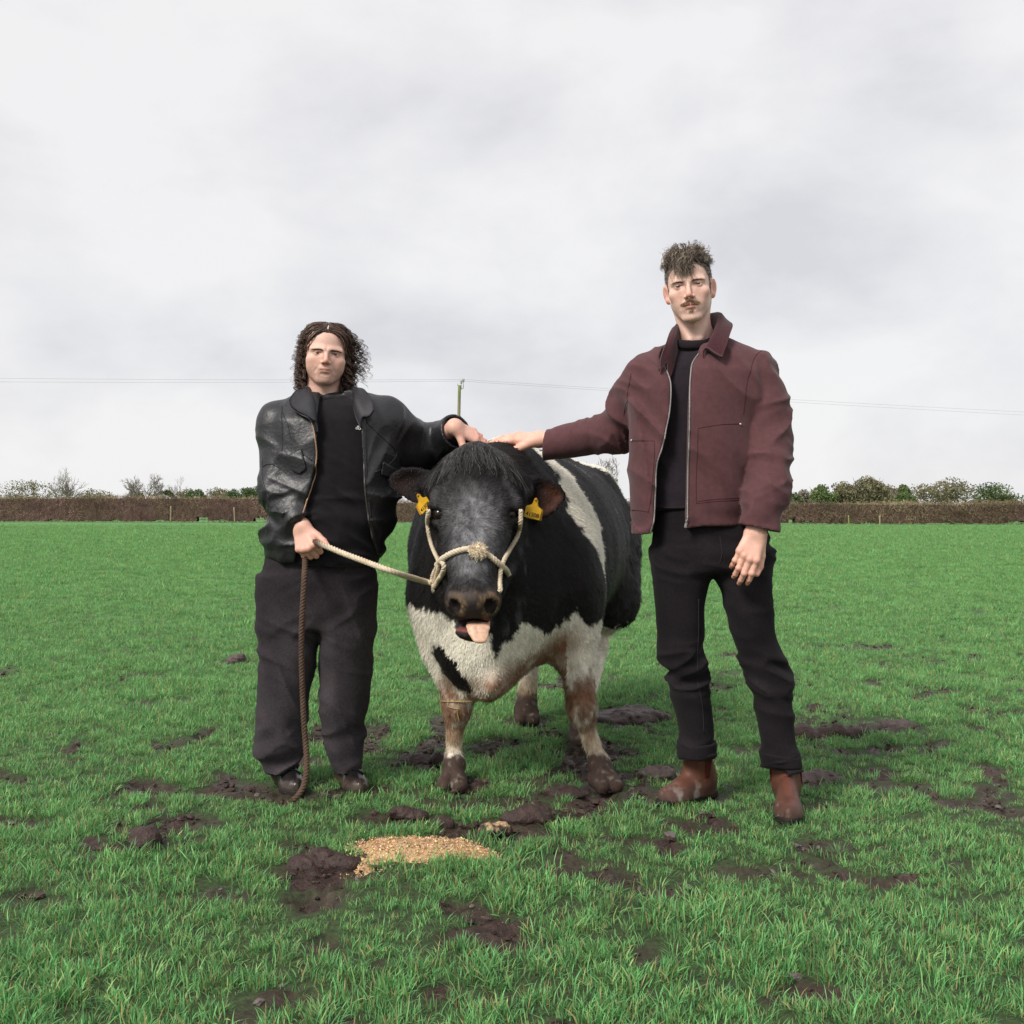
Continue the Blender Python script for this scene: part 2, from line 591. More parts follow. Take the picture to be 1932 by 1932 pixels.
GRASS_DARK = A3(.030, .072, .022)
def ground_mat():
    m = bpy.data.materials.new('field_turf')
    m.use_nodes = True
    t = m.node_tree; b = t.nodes['Principled BSDF']
    L = t.links.new
    tc = t.nodes.new('ShaderNodeTexCoord')
    at = t.nodes.new('ShaderNodeAttribute'); at.attribute_name = 'Col'     # r = mud, g = wet
    sep = t.nodes.new('ShaderNodeSeparateColor'); L(at.outputs['Color'], sep.inputs[0])
    sx = t.nodes.new('ShaderNodeSeparateXYZ'); L(tc.outputs['Object'], sx.inputs[0])
    def noise(sc, det=5, stretch=None, rough=.6):
        n = t.nodes.new('ShaderNodeTexNoise'); n.inputs['Scale'].default_value = sc; n.inputs['Detail'].default_value = det
        n.inputs['Roughness'].default_value = rough
        v = tc.outputs['Object']
        if stretch:
            mp = t.nodes.new('ShaderNodeMapping'); mp.inputs['Scale'].default_value = stretch; L(v, mp.inputs[0]); v = mp.outputs[0]
        L(v, n.inputs['Vector']); return n.outputs['Fac']
    def ramp(f, stops):
        r = t.nodes.new('ShaderNodeValToRGB'); L(f, r.inputs[0])
        e = r.color_ramp.elements
        e[0].position, e[0].color = stops[0][0], (*stops[0][1], 1)
        e[1].position, e[1].color = stops[-1][0], (*stops[-1][1], 1)
        for p, c in stops[1:-1]:
            q = e.new(p); q.color = (*c, 1)
        return r.outputs[0]
    def mix(f, a, c, mode='MIX'):
        x = t.nodes.new('ShaderNodeMix'); x.data_type = 'RGBA'; x.blend_type = mode
        if isinstance(f, float): x.inputs[0].default_value = f
        else: L(f, x.inputs[0])
        L(a, x.inputs[6]); L(c, x.inputs[7]); return x.outputs[2]
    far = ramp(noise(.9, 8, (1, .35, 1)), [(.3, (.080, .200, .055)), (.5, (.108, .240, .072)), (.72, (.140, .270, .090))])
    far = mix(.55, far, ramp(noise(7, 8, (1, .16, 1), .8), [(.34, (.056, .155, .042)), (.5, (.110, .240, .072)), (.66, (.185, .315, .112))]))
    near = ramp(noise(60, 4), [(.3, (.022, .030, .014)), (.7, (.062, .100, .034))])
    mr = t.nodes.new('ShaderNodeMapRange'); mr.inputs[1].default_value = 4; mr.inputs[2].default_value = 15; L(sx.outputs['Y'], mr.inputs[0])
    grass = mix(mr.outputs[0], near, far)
    mud = ramp(noise(38, 6, None, .7), [(.28, (.022, .013, .011)), (.5, (.048, .029, .024)), (.75, (.105, .068, .055))])
    col = mix(sep.outputs[0], grass, mud)
    L(col, b.inputs['Base Color'])
    rr = t.nodes.new('ShaderNodeMapRange'); rr.inputs[3].default_value = .9; rr.inputs[4].default_value = .42
    L(sep.outputs[0], rr.inputs[0]); L(rr.outputs[0], b.inputs['Roughness'])
    b.inputs['Specular IOR Level'].default_value = .3
    bp = t.nodes.new('ShaderNodeBump'); bp.inputs['Strength'].default_value = .6; bp.inputs['Distance'].default_value = .012
    L(noise(110, 5, None, .7), bp.inputs['Height']); L(bp.outputs[0], b.inputs['Normal'])
    return m
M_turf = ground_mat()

# one sheet: fine near the camera, coarse to the horizon
xs = np.concatenate([[-1500, -600, -250, -110, -60, -30, -16], np.linspace(-9, -3.0, 50), np.linspace(-2.97, 2.97, 238), np.linspace(3.0, 9, 50), [16, 30, 60, 110, 250, 600, 1500]])
ys = np.concatenate([[-300, -60, -12, -3, 0, 1.0, 1.6], np.linspace(1.9, 6.6, 190), np.linspace(6.65, 16, 130), np.geomspace(16.5, 150, 40), [220, 400, 800, 1600, 2600]])
X, Y = np.meshgrid(xs, ys, indexing='ij')
x, y = X.ravel(), Y.ravel()
mm = mudmask(x, y) * smoothstep(25, 12, y)
z = ground_z(x, y, mm)
# hollows and knolls only where the mesh is fine
V = np.stack([x, y, z], 1)
nx, ny = len(xs), len(ys)
i, j = np.meshgrid(np.arange(nx - 1), np.arange(ny - 1), indexing='ij')
Q = np.stack([i * ny + j, (i + 1) * ny + j, (i + 1) * ny + j + 1, i * ny + j + 1], -1).reshape(-1, 4)
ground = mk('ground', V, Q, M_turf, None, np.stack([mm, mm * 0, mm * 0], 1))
tag(ground, kind='structure')

# ---- grass: tufts of blades, set out on the sheet by geometry nodes
M_blade = mat('grass_blade', attr=True, rough=.5, spec=.32, trans=.32, rand=.30)
def tuft(seed, nb, spread, hmin, hmax, wd):
    r = np.random.default_rng(seed)
    ang = r.uniform(0, 2 * math.pi, nb); rad = spread * np.sqrt(r.random(nb))
    b = np.stack([np.cos(ang) * rad, np.sin(ang) * rad, np.full(nb, -.006)], 1)
    h = r.uniform(hmin, hmax, nb) * r.uniform(.65, 1.15, nb)
    az = ang + r.normal(0, 1.1, nb)
    lean = r.uniform(.10, 1.15, nb)
    dirv = np.stack([np.cos(az), np.sin(az), np.zeros(nb)], 1)
    side = np.stack([-np.sin(az + r.normal(0, .5, nb)), np.cos(az), np.zeros(nb)], 1)
    w = wd * r.uniform(.6, 1.25, nb)
    lv = []
    for f, ww in ((0, .8), (.4, 1.0), (.75, .75), (1.0, 0)):
        c = b + dirv * (lean * h * f ** 1.8 * .9)[:, None]
        c[:, 2] += h * (f - .32 * lean * f ** 2.2)
        if ww: lv += [c - side * (w * ww / 2)[:, None], c + side * (w * ww / 2)[:, None]]
        else: lv += [c]
    V = np.stack(lv, 1).reshape(-1, 3)
    k = np.arange(nb)[:, None] * 7
    fs = [np.concatenate([k + np.array([[0, 1, 3, 2]]), k + np.array([[2, 3, 5, 4]])]), k + np.array([[4, 5, 6]])]
    base_c = np.array([[.138, .365, .120], [.165, .415, .135], [.225, .455, .160], [.105, .300, .105], [.34, .47, .165]])
    C = base_c[r.choice(5, nb, p=[.3, .27, .16, .2, .07])]
    dry = r.random(nb) < .13
    C[dry] = A3(.34, .31, .13) * r.uniform(.6, 1.2, (dry.sum(), 1))
    C = C * r.uniform(.8, 1.2, (nb, 1))
    return V, fs, np.repeat(C, 7, 0)
tcol = bpy.data.collections.new('grass_tufts')
NT = 7
for s in range(NT):
    V, fs, C = tuft(100 + s, 34 if s < 5 else 16, .055, .028, .068 if s < 5 else .10, .0036)
    o = mk('grass_tuft', V, fs, M_blade, None, C)
    o.name = 'grass_tuft_%d' % s
    COL.objects.unlink(o)
    tcol.objects.link(o)

r = np.random.default_rng(1)
n = 340000
ytab = np.linspace(1.7, 100, 6000)
dens = np.minimum(1, (6.0 / ytab) ** 1.55) * (.76 * ytab + .5)
cdf = np.cumsum(dens); cdf /= cdf[-1]
yy = np.interp(r.random(n), cdf, ytab)
xx = r.uniform(-1, 1, n) * (.76 * yy + .5)
P = np.stack([xx, yy, yy * 0], 1)
m = mudmask(xx, yy) * smoothstep(25, 14, yy)
den = (1 - smoothstep(.10, .60, m) * .95) * (.72 + .28 * smoothstep(-.5, .3, fbm(P * 3.1, 2, 95))) * smoothstep(100, 35, yy)
for fx, fy, rx, ry in FEED:
    den = den * np.where(((xx - fx) / rx) ** 2 + ((yy - fy) / ry) ** 2 < .9, .12, 1)
keep = r.random(n) < den
gx, gy = xx[keep], yy[keep]
gs = ((.50 + .032 * np.clip(yy - 4, 0, 40)) * r.uniform(.62, 1.35, n) * (1 + .38 * fbm(P * 2.2, 2, 91)) * (1 - .35 * m))[keep]
gz = ground_z(gx, gy)
gme = bpy.data.meshes.new('grass')
gme.vertices.add(len(gx))
gme.vertices.foreach_set('co', np.stack([gx, gy, gz], 1).astype(np.float32).ravel())
r_ = np.random.default_rng(33)
a = gme.attributes.new('rotv', 'FLOAT_VECTOR', 'POINT')
a.data.foreach_set('vector', np.stack([r_.normal(0, .16, len(gx)), r_.normal(0, .16, len(gx)), r_.uniform(0, 6.28, len(gx))], 1).astype(np.float32).ravel())
a = gme.attributes.new('scl', 'FLOAT', 'POINT'); a.data.foreach_set('value', gs.astype(np.float32))
a = gme.attributes.new('idx', 'INT', 'POINT'); a.data.foreach_set('value', r_.choice(NT, len(gx), p=[.17] * 5 + [.075] * 2).astype(np.int32))
grass = bpy.data.objects.new('grass', gme)
COL.objects.link(grass)
tag(grass, 'short green pasture grass covering the muddy field', 'grass', kind='stuff')
ng = bpy.data.node_groups.new('grass_nodes', 'GeometryNodeTree')
ng.interface.new_socket('Geometry', in_out='INPUT', socket_type='NodeSocketGeometry')
ng.interface.new_socket('Geometry', in_out='OUTPUT', socket_type='NodeSocketGeometry')
gi = ng.nodes.new('NodeGroupInput'); go = ng.nodes.new('NodeGroupOutput')
ci = ng.nodes.new('GeometryNodeCollectionInfo'); ci.inputs['Collection'].default_value = tcol
ci.inputs['Separate Children'].default_value = True; ci.inputs['Reset Children'].default_value = True
ip = ng.nodes.new('GeometryNodeInstanceOnPoints'); ip.inputs['Pick Instance'].default_value = True
def named(nm, ty):
    n = ng.nodes.new('GeometryNodeInputNamedAttribute'); n.data_type = ty; n.inputs['Name'].default_value = nm
    return n.outputs['Attribute']
ng.links.new(gi.outputs[0], ip.inputs['Points']); ng.links.new(ci.outputs[0], ip.inputs['Instance'])
ng.links.new(named('idx', 'INT'), ip.inputs['Instance Index'])
ng.links.new(named('rotv', 'FLOAT_VECTOR'), ip.inputs['Rotation'])
ng.links.new(named('scl', 'FLOAT'), ip.inputs['Scale'])
ng.links.new(ip.outputs[0], go.inputs[0])
md = grass.modifiers.new('grass', 'NODES'); md.node_group = ng
# ------------------------------------------------------------------ the cow
cow = thing('cow', 'black and white cow facing us with its tongue out, between the two men', 'cow', (-0.02, 4.6, 0))
HX = -0.124                                     # middle of the head

barrel = Loft([3.86, 3.95, 4.1, 4.3, 4.55, 4.8, 5.1, 5.4, 5.65, 5.85, 5.98],
              [-.07, -.06, -.045, -.012, .005, .035, .10, .165, .215, .26, .28],
              [.70, .72, .755, .80, .838, .842, .845, .865, .90, .95, .97],
              [.13, .22, .305, .365, .425, .44, .425, .40, .35, .25, .13],
              [.16, .25, .345, .40, .415, .412, .412, .405, .37, .27, .14], 2.05, 1, 0.05)
LEGS = []
def leg_px(rows, k):
    pts = [W(x, y, d) for x, y, d, r in rows]
    return pts, [r for x, y, d, r in rows]
LEGS.append(leg_px([(838, 1130, 4.18, .125), (844, 1225, 4.16, .095), (857, 1290, 4.12, .060), (862, 1333, 4.10, .050), (858, 1375, 4.10, .035), (856, 1412, 4.10, .031), (856, 1443, 4.08, .041), (855, 1462, 4.06, .036)], 0))
LEGS.append(leg_px([(1066, 1130, 4.2, .135), (1078, 1200, 4.17, .105), (1090, 1270, 4.13, .060), (1097, 1335, 4.10, .053), (1108, 1378, 4.10, .035), (1121, 1416, 4.10, .033), (1133, 1446, 4.08, .042), (1140, 1464, 4.06, .038)], 0))
LEGS.append(([A3(.02, 5.55, .85), A3(.0, 5.35, .62), A3(.06, 5.52, .44), W(999, 1262, 5.42), W(995, 1312, 5.38), W(993, 1332, 5.36), W(994, 1348, 5.33)],
             [.24, .16, .07, .043, .043, .053, .056]))
LEGS.append(([A3(.40, 5.5, .86), A3(.44, 5.22, .60), A3(.40, 5.35, .44), A3(.36, 5.12, .25), W(1094, 1352, 4.93), W(1096, 1378, 4.88), W(1097, 1392, 4.85)],
             [.23, .16, .07, .045, .042, .052, .055]))
HOOF = [(LEGS[0][0][-1], A3(-.05, -1, 0)), (LEGS[1][0][-1], A3(.25, -1, 0)), (LEGS[2][0][-1], A3(0, -1, 0)), (LEGS[3][0][-1], A3(.1, -1, 0))]

EARS = []
def ear_frame(b, t, normal):
    b = A3(*b); t = A3(*t)
    u = (t - b); L = np.linalg.norm(u); u /= L
    n = A3(*normal); n = n - (n @ u) * u; n /= np.linalg.norm(n)
    v = np.cross(n, u)
    return (b + t) / 2, L, np.stack([u, v, n], 1), b
EARS.append(ear_frame(W(824, 918, 3.90), W(731, 916, 3.93), (0.15, -1, 0.05)))
EARS.append(ear_frame(W(973, 918, 3.90), W(1071, 948, 3.93), (-0.15, -1, 0.1)))

EARP = [px_poly([(830, 892), (806, 884), (782, 879), (757, 882), (739, 892), (731, 906), (735, 921), (750, 935), (772, 948), (800, 957), (822, 956), (832, 930)], 3.92),
        px_poly([(962, 893), (985, 896), (1010, 897), (1036, 903), (1058, 914), (1071, 930), (1069, 945), (1056, 962), (1036, 977), (1014, 983), (986, 977), (962, 950)], 3.92)]
def cow_fn(P):
    d = barrel(P)
    # withers, spine and hips
    d = smin(d, chain(P, [A3(-.03, 4.12, 1.165), A3(-.02, 4.4, 1.195), A3(.05, 4.75, 1.18), A3(.16, 5.3, 1.185), A3(.24, 5.7, 1.17)], [.07, .075, .065, .065, .06]), .09)
    for hx, hy in ((.02, 5.5), (.42, 5.5)):
        d = smin(d, ell(P, (hx, hy, 1.12), (.09, .12, .09)), .08)
    # neck, dewlap, brisket, shoulders
    d = smin(d, rcone(P, A3(-.03, 4.28, .98), A3(HX, 3.93, 1.03), .26, .175), .12)
    d = smin(d, rcone(P, A3(HX + .01, 3.97, 1.10), A3(-.02, 4.3, 1.14), .105, .12), .06)
    d = smin(d, rcone(P, A3(HX + .02, 3.95, .80), A3(-.10, 4.06, .55), .15, .16), .10)
    d = smin(d, ell(P, (-.105, 4.06, .52), (.15, .22, .185)), .06)
    d = smin(d, ell(P, (-.07, 4.03, .40), (.05, .2, .075), rot('y', 25)), .05)
    d = smin(d, ell(P, (-.235, 4.20, .72), (.13, .17, .22)), .08)
    d = smin(d, ell(P, (.190, 4.20, .72), (.14, .17, .23)), .08)
    for i, (pts, rs) in enumerate(LEGS):
        e = chain(P, pts, rs)
        if i < 2:                                # knee pads
            e = smin(e, ell(P, pts[3] + A3(0, -.012, -.005), (.047, .05, .06)), .03)
            e = smin(e, ell(P, pts[6] + A3(0, .02, 0), (.042, .045, .035)), .02)
        d = smin(d, e, .07 if i < 2 else .09)
    for c, f in HOOF:
        f = f / np.linalg.norm(f)
        s = A3(-f[1], f[0], 0)
        cl = None
        for q in (-1, 1):
            toe = A3(c[0], c[1], 0) + s * q * .026 + f * .055
            heel = A3(c[0], c[1], 0) + s * q * .024 - f * .02
            e = rcone(P, toe + A3(0, 0, .018), c + s * q * .018 + f * .01 + A3(0, 0, -.004), .027, .027)
            e = smin(e, rcone(P, heel + A3(0, 0, .024), toe + A3(0, 0, .016), .030, .025), .012)
            cl = e if cl is None else smin(cl, e, .004)
        d = smin(d, cl, .010)
    # udder between the hind legs
    d = smin(d, ell(P, (.22, 5.45, .50), (.17, .2, .14)), .05)
    # ---- head
    ax = np.abs(P[:, 0] - HX)
    H = np.stack([ax, P[:, 1], P[:, 2]], 1)
    h = ell(H, (0, 3.87, 1.075), (.135, .145, .16))
    h = smin(h, rcone(H, A3(0, 3.93, 1.165), A3(.085, 3.93, 1.135), .07, .055), .05)
    h = smin(h, rcone(H, A3(0, 3.82, 1.04), A3(0, 3.655, .84), .116, .074), .05)
    h = smin(h, rcone(H, A3(.05, 3.80, 1.02), A3(.035, 3.64, .84), .085, .058), .05)
    h = smin(h, rcone(H, A3(0, 3.66, .84), A3(0, 3.575, .735), .075, .077), .04)
    h = smin(h, rcone(H, A3(.082, 3.93, .98), A3(.055, 3.77, .74), .082, .05), .05)     # cheeks and jaw
    h = smin(h, ell(H, (0, 3.565, .716), (.092, .083, .077)), .03)
    h = smin(h, rcone(H, A3(0, 3.515, .735), A3(.045, 3.525, .73), .045, .036), .025)    # muzzle pad
    h = smin(h, rcone(H, A3(.115, 3.80, 1.045), A3(.128, 3.765, 1.00), .035, .036), .035)   # brow over the eye
    h = smax(h, -ell(H, (.132, 3.728, .993), (.026, .03, .020)), .012)
    h = smin(h, rcone(H, A3(.098, 3.727, .965), A3(.137, 3.745, .966), .011, .011), .012)
    h = smin(h, rcone(H, A3(.098, 3.73, 1.013), A3(.137, 3.748, 1.02), .014, .012), .012)
    h = smax(h, -ell(H, (.056, 3.478, .706), (.019, .035, .024), rot('y', 28)), .012)     # nostrils
    h = smax(h, -rcone(H, A3(.073, 3.47, .728), A3(.083, 3.50, .715), .007, .008), .012)
    h = smax(h, -rcone(H, A3(0, 3.455, .66), A3(0, 3.462, .69), .006, .004), .01)
    # open mouth, lower jaw
    h = smin(h, rcone(H, A3(0, 3.80, .76), A3(0, 3.565, .628), .075, .040), .02)
    h = smin(h, ell(H, (0, 3.545, .620), (.058, .055, .030)), .02)
    h = smax(h, -ell(H, (0, 3.50, .648), (.055, .075, .017)), .012)
    # ears
    for i, (c, L, R, b) in enumerate(EARS):
        near_ = np.abs(P[:, 1] - 3.93) < .16
        e = np.full(len(P), .2)
        if near_.any():
            q = P[near_]
            pd = poly2(q[:, 0], q[:, 2], EARP[i])
            u_ = np.clip(np.abs(q[:, 0] - HX) - .15, 0, .2)
            y0 = 3.905 + .16 * u_ + .55 * smoothstep(0, .045, -pd) * .034          # bowl open to the front
            th = .0075 + .12 * np.clip(-pd, 0, .03)
            e[near_] = smax(pd, np.abs(q[:, 1] - y0 - th * .6) - th, .012)
        e = smin(e, rcone(P, b - R[:, 0] * .05 + A3(0, .02, 0), b + R[:, 0] * .035, .046, .030), .03)
        h = smin(h, e, .018)
    d = smin(d, h, .035)
    # rough coat
    near = np.abs(d) < .05
    if near.any():
        Q = P[near]
        d[near] += .006 * fbm(Q * np.array([9, 9, 7.]), 3, 3) + .0022 * fbm(Q * np.array([60, 60, 30.]), 2, 5)
        rump = smoothstep(4.9, 5.3, Q[:, 1]) * smoothstep(1.15, .8, Q[:, 2])
        d[near] -= rump * .016 * np.maximum(fbm(Q * np.array([38, 38, 30.]), 2, 9), 0)
    return d

BLACK, WHITE = A3(.0085, .0066, .0070), A3(.76, .71, .60)
MUD, RUST = A3(.060, .038, .030), A3(.155, .062, .026)
def mixc(a, b, t):
    return a * (1 - t[:, None]) + np.asarray(b) * t[:, None]

def cow_col(V, furry=False):
    x, y, z = V.T
    n1 = fbm(V * 22, 3, 21); n2 = fbm(V * np.array([70, 70, 45.]), 2, 22); n3 = fbm(V * 6, 2, 23)
    jag = .022 * n1 + .014 * n2
    C = np.tile(BLACK, (len(V), 1)) * (1 + .35 * n1[:, None])
    # greyish sheen put into the coat colour on back and flank
    C = mixc(C, (.055, .052, .058), np.clip(.6 * smoothstep(.1, .7, n3 + .4 * fbm(V * np.array([40, 8, 40.]), 2, 30)) * .5, 0, 1) * smoothstep(4.6, 4.9, y))
    # white chest, legs and belly: everything below a ragged line
    bx = [-.60, -.36, -.30, -.2, -.1, -.03, .05, .10, .135, .18, .215, .235, .27, .30, .34, .60]
    bz = [.66, .655, .645, .64, .655, .645, .60, .58, .575, .60, .625, .655, .60, .585, .60, .60]
    line = np.interp(x, bx, bz) + jag * 1.2
    fr = smoothstep(4.75, 4.6, y)
    white = smoothstep(-.006, .006, line - z) * fr
    # hind legs and belly
    white = np.maximum(white, smoothstep(-.01, .01, .47 + jag * 2 - z) * (1 - fr))
    # belt behind the shoulder
    yc = np.interp(z, [.55, .75, .95, 1.10, 1.30], [4.26, 4.245, 4.215, 4.225, 4.33])
    hw = np.interp(z, [.58, .68, .80, .90, 1.0, 1.08, 1.2, 1.3], [.012, .018, .046, .090, .108, .080, .066, .060])
    belt = smoothstep(-.008, .008, hw - np.abs(y - yc) + jag * 1.3) * (x > -.10)
    white = np.maximum(white, belt)
    # rump
    white = np.maximum(white, smoothstep(-.012, .012, y + .55 * (z - 1.2) - 5.42 + jag * 2) * smoothstep(.98, 1.05, z + jag))
    # a few thin white streaks on the flank
    st = smoothstep(.55, .72, vnoise(V * np.array([1, 22, 5.]), 41)) * smoothstep(4.75, 4.9, y) * smoothstep(.85, 1.0, z) * (x > 0) * .6
    white = np.maximum(white, st)
    # black patches inside the white
    for poly, d0 in (([(816, 1214), (838, 1210), (862, 1226), (878, 1262), (892, 1300), (866, 1296), (839, 1280), (820, 1246)], 4.06),
                     ([(930, 1160), (950, 1163), (974, 1170), (966, 1200), (950, 1204), (937, 1234), (926, 1205)], 4.0)):
        pd = poly2(x + jag * .7, z + jag * .7, px_poly(poly, d0))
        white = white * (1 - smoothstep(.004, -.004, pd) * (y < 4.4))
    HEADM = (y < 3.86 + .30 * np.maximum(z - .95, 0)) & (z > .58) & (np.abs(x - HX) < .22)
    ears = (np.abs(x - HX) > .15) & (z > .88) & (y < 4.02)
    head = HEADM | ears
    white = np.where(head, 0, white)
    W_ = np.tile(WHITE, (len(V), 1)) * (1 + .10 * n2[:, None] + .08 * n1[:, None])
    # stained hair: yellowish shading, rusty brisket
    W_ = mixc(W_, (.46, .35, .22), np.clip(.12 + .5 * fbm(V * 9, 2, 50), 0, .75) * smoothstep(.62, .35, z))
    brk = smoothstep(.035, -.035, z - (.42 + .46 * np.maximum(x + .11, 0)) + jag * 1.6) * (y < 4.5) * (np.abs(x + .03) < .3) * smoothstep(.30, .34, z)
    W_ = mixc(W_, RUST * 1.25, np.clip(brk * (.80 + .7 * n1 + .3 * n2), 0, .9) * ((x > -.165) & (x < .20)))
    W_ = mixc(W_, RUST * 1.4, .6 * np.exp(-(((x - .20) / .06) ** 2 + ((z - .53) / .05) ** 2)) * (y < 4.3))
    C = mixc(C, W_, white)
    # knees, mud above the hooves
    for i, (pts, rs) in enumerate(LEGS):
        kn = pts[3]
        if i < 2:
            dd = np.linalg.norm((V - kn) * np.array([1, 1, .70]), axis=1)
            C = mixc(C, (.17, .095, .058), np.clip(smoothstep(.125, .06, dd + jag * 2.2) * .75, 0, 1))
            C = mixc(C, RUST * (1.0 + .5 * n2[:, None]), np.clip(smoothstep(.092, .040, dd + jag * 1.5) * .9, 0, 1))
        low = np.linalg.norm(V[:, :2] - pts[-2][:2], axis=1) < .2
        lo_ = np.interp(x, [-1, 1], [.135, .135]) if i < 2 else .15
        C = mixc(C, MUD * (1.0 if i != 3 else 1.8), np.clip(smoothstep(.03, -.03, z - lo_ + jag * 2.6) * (1.1 + .45 * n2), 0, 1) * low)
        C = mixc(C, (.40, .27, .15), smoothstep(.23, .17, z + jag) * smoothstep(.11, .14, z) * .5 * low)
    # ---- head
    hx = np.abs(x - HX)
    gr = np.exp(-((hx / .075) ** 2)) * smoothstep(.74, .86, z) * smoothstep(1.13, 1.0, z) * (y < 3.9)
    gr = np.clip(gr * (.62 + .5 * fbm(V * np.array([55, 30, 22.]), 3, 60) + .3 * n3), 0, 1)
    gr = np.maximum(gr, .22 * smoothstep(.0, .6, fbm(V * np.array([40, 20, 16.]), 2, 61)) * (y < 3.9))
    C = np.where(head[:, None], mixc(C, (.25, .25, .26), np.clip(gr * (.85 + .8 * n2), 0, 1) * .9), C)
    # muzzle, with meal stuck round the nostrils
    mz = smoothstep(.775, .745, z + .02 * n1) * (y < 3.60) * (hx < .12)
    C = mixc(C, (.030, .024, .024), mz * head)
    meal = smoothstep(.017, .006, np.abs(np.hypot((hx - .054) / 1.0, (z - .706) / 1.15) - .027)) * (y < 3.53) * smoothstep(-.35, .45, n2 + .5 * n1 + .15)
    top = np.exp(-((z - .750) / .010) ** 2) * (y < 3.55) * smoothstep(.1, .6, n2 + n1) * (hx < .08)
    spk = smoothstep(.15, .5, vnoise(V * 330, 63) + .3 * n1)
    C = mixc(C, (.085, .066, .058), mz * np.exp(-((z - .738) / .016) ** 2) * (y < 3.53) * (hx < .075))  # paler brown nose pad, its highlight put into the colour
    C = mixc(C, (.30, .19, .10), np.clip(np.maximum(meal * (.25 + .6 * spk), top * .5 * spk), 0, 1) * mz)
    C = mixc(C, (.30, .18, .10), .35 * smoothstep(.35, .7, n2) * (z < .70) * mz)
    no = np.hypot((hx - .056) / .020, (z - .706) / .025) < 1.0
    C = np.where((no & (y > 3.468) & (y < 3.56) & head)[:, None], A3(.012, .008, .008), C)
    # mouth
    mo = (z < .662) & (z > .625) & (y < 3.55) & (hx < .062)
    C = np.where(mo[:, None], A3(.19, .065, .055) * (1 + .3 * n1[:, None]), C)
    # inside of the ears
    for i, (c, L, R, b) in enumerate(EARS):
        q = (V - c) @ R
        pd = poly2(x, z, EARP[i])
        ins = smoothstep(-.008, -.024, pd) * (y < 3.955) * (y > 3.86) * (hx > .15)
        w = ins * (.35 if i == 0 else .75) * smoothstep(-.04, .05, q[:, 0]) * (.7 + .5 * n3)
        C = mixc(C, (.10, .035, .02), np.clip(w * (1 + n1), 0, 1))
    return np.clip(C, .004, .9)

M_cow = mat('cowhide', attr=True, rough=.66, spec=.16, var=.22, vscale=120, bump=.55, bscale=260, stretch=(1, 1, .35), bdist=.004)
cow_body = iso('body', cow_fn, (-.62, 3.42, -.02), (.66, 6.12, 1.36), .0085, M_cow, cow, cow_col)

# eyes
M_ceye = mat('cow_eye', (.010, .006, .0045), rough=.14, spec=.35)
def uvsphere(c, r, n=20, m=12, sc=(1, 1, 1)):
    th = np.linspace(0, math.pi, m + 1); ph = np.arange(n) / n * 2 * math.pi
    V = np.stack([np.outer(np.sin(th), np.cos(ph)), np.outer(np.sin(th), np.sin(ph)), np.outer(np.cos(th), np.ones(n))], -1).reshape(-1, 3)
    i, j = np.meshgrid(np.arange(m), np.arange(n), indexing='ij')
    Q = np.stack([i * n + j, (i + 1) * n + j, (i + 1) * n + (j + 1) % n, i * n + (j + 1) % n], -1).reshape(-1, 4)
    return V * r * np.asarray(sc) + np.asarray(c), Q
for s in (-1, 1):
    V, Q = uvsphere((HX + s * .117, 3.756, .991), .028)
    mk('eye', V, Q, M_ceye, cow)

# tongue lolling to the right of the mouth
M_tng = mat('tongue', (.62, .38, .26), rough=.38, spec=.5, var=.25, vscale=90, bump=.6, bscale=320, sss=.15)
tc_ = W(903, 1199, 3.475)
def tongue_fn(P):
    k = np.interp(P[:, 2], tc_[2] + np.array([-.029, -.025, -.020, -.010, .005, .03]), [.7, 1.5, 2.2, 2.9, 3.3, 3.7])
    xc = tc_[0] + np.interp(P[:, 2], [tc_[2] - .03, tc_[2] + .03], [.006, -.004])
    Q = np.stack([(P[:, 0] - xc) / k, P[:, 1], P[:, 2]], 1)
    pts = [A3(0, 3.60, tc_[2] + .030), A3(0, 3.500, tc_[2] + .022), A3(0, 3.474, tc_[2] - .018)]
    d = chain(Q, pts, [.010, .0105, .0085])
    groove = .0015 * np.exp(-((P[:, 0] - xc) / .008) ** 2)
    return d + groove + .0006 * vnoise(P * 110, 3)
iso('tongue', tongue_fn, tc_ - .09, tc_ + A3(.09, .14, .09), .003, M_tng, cow)

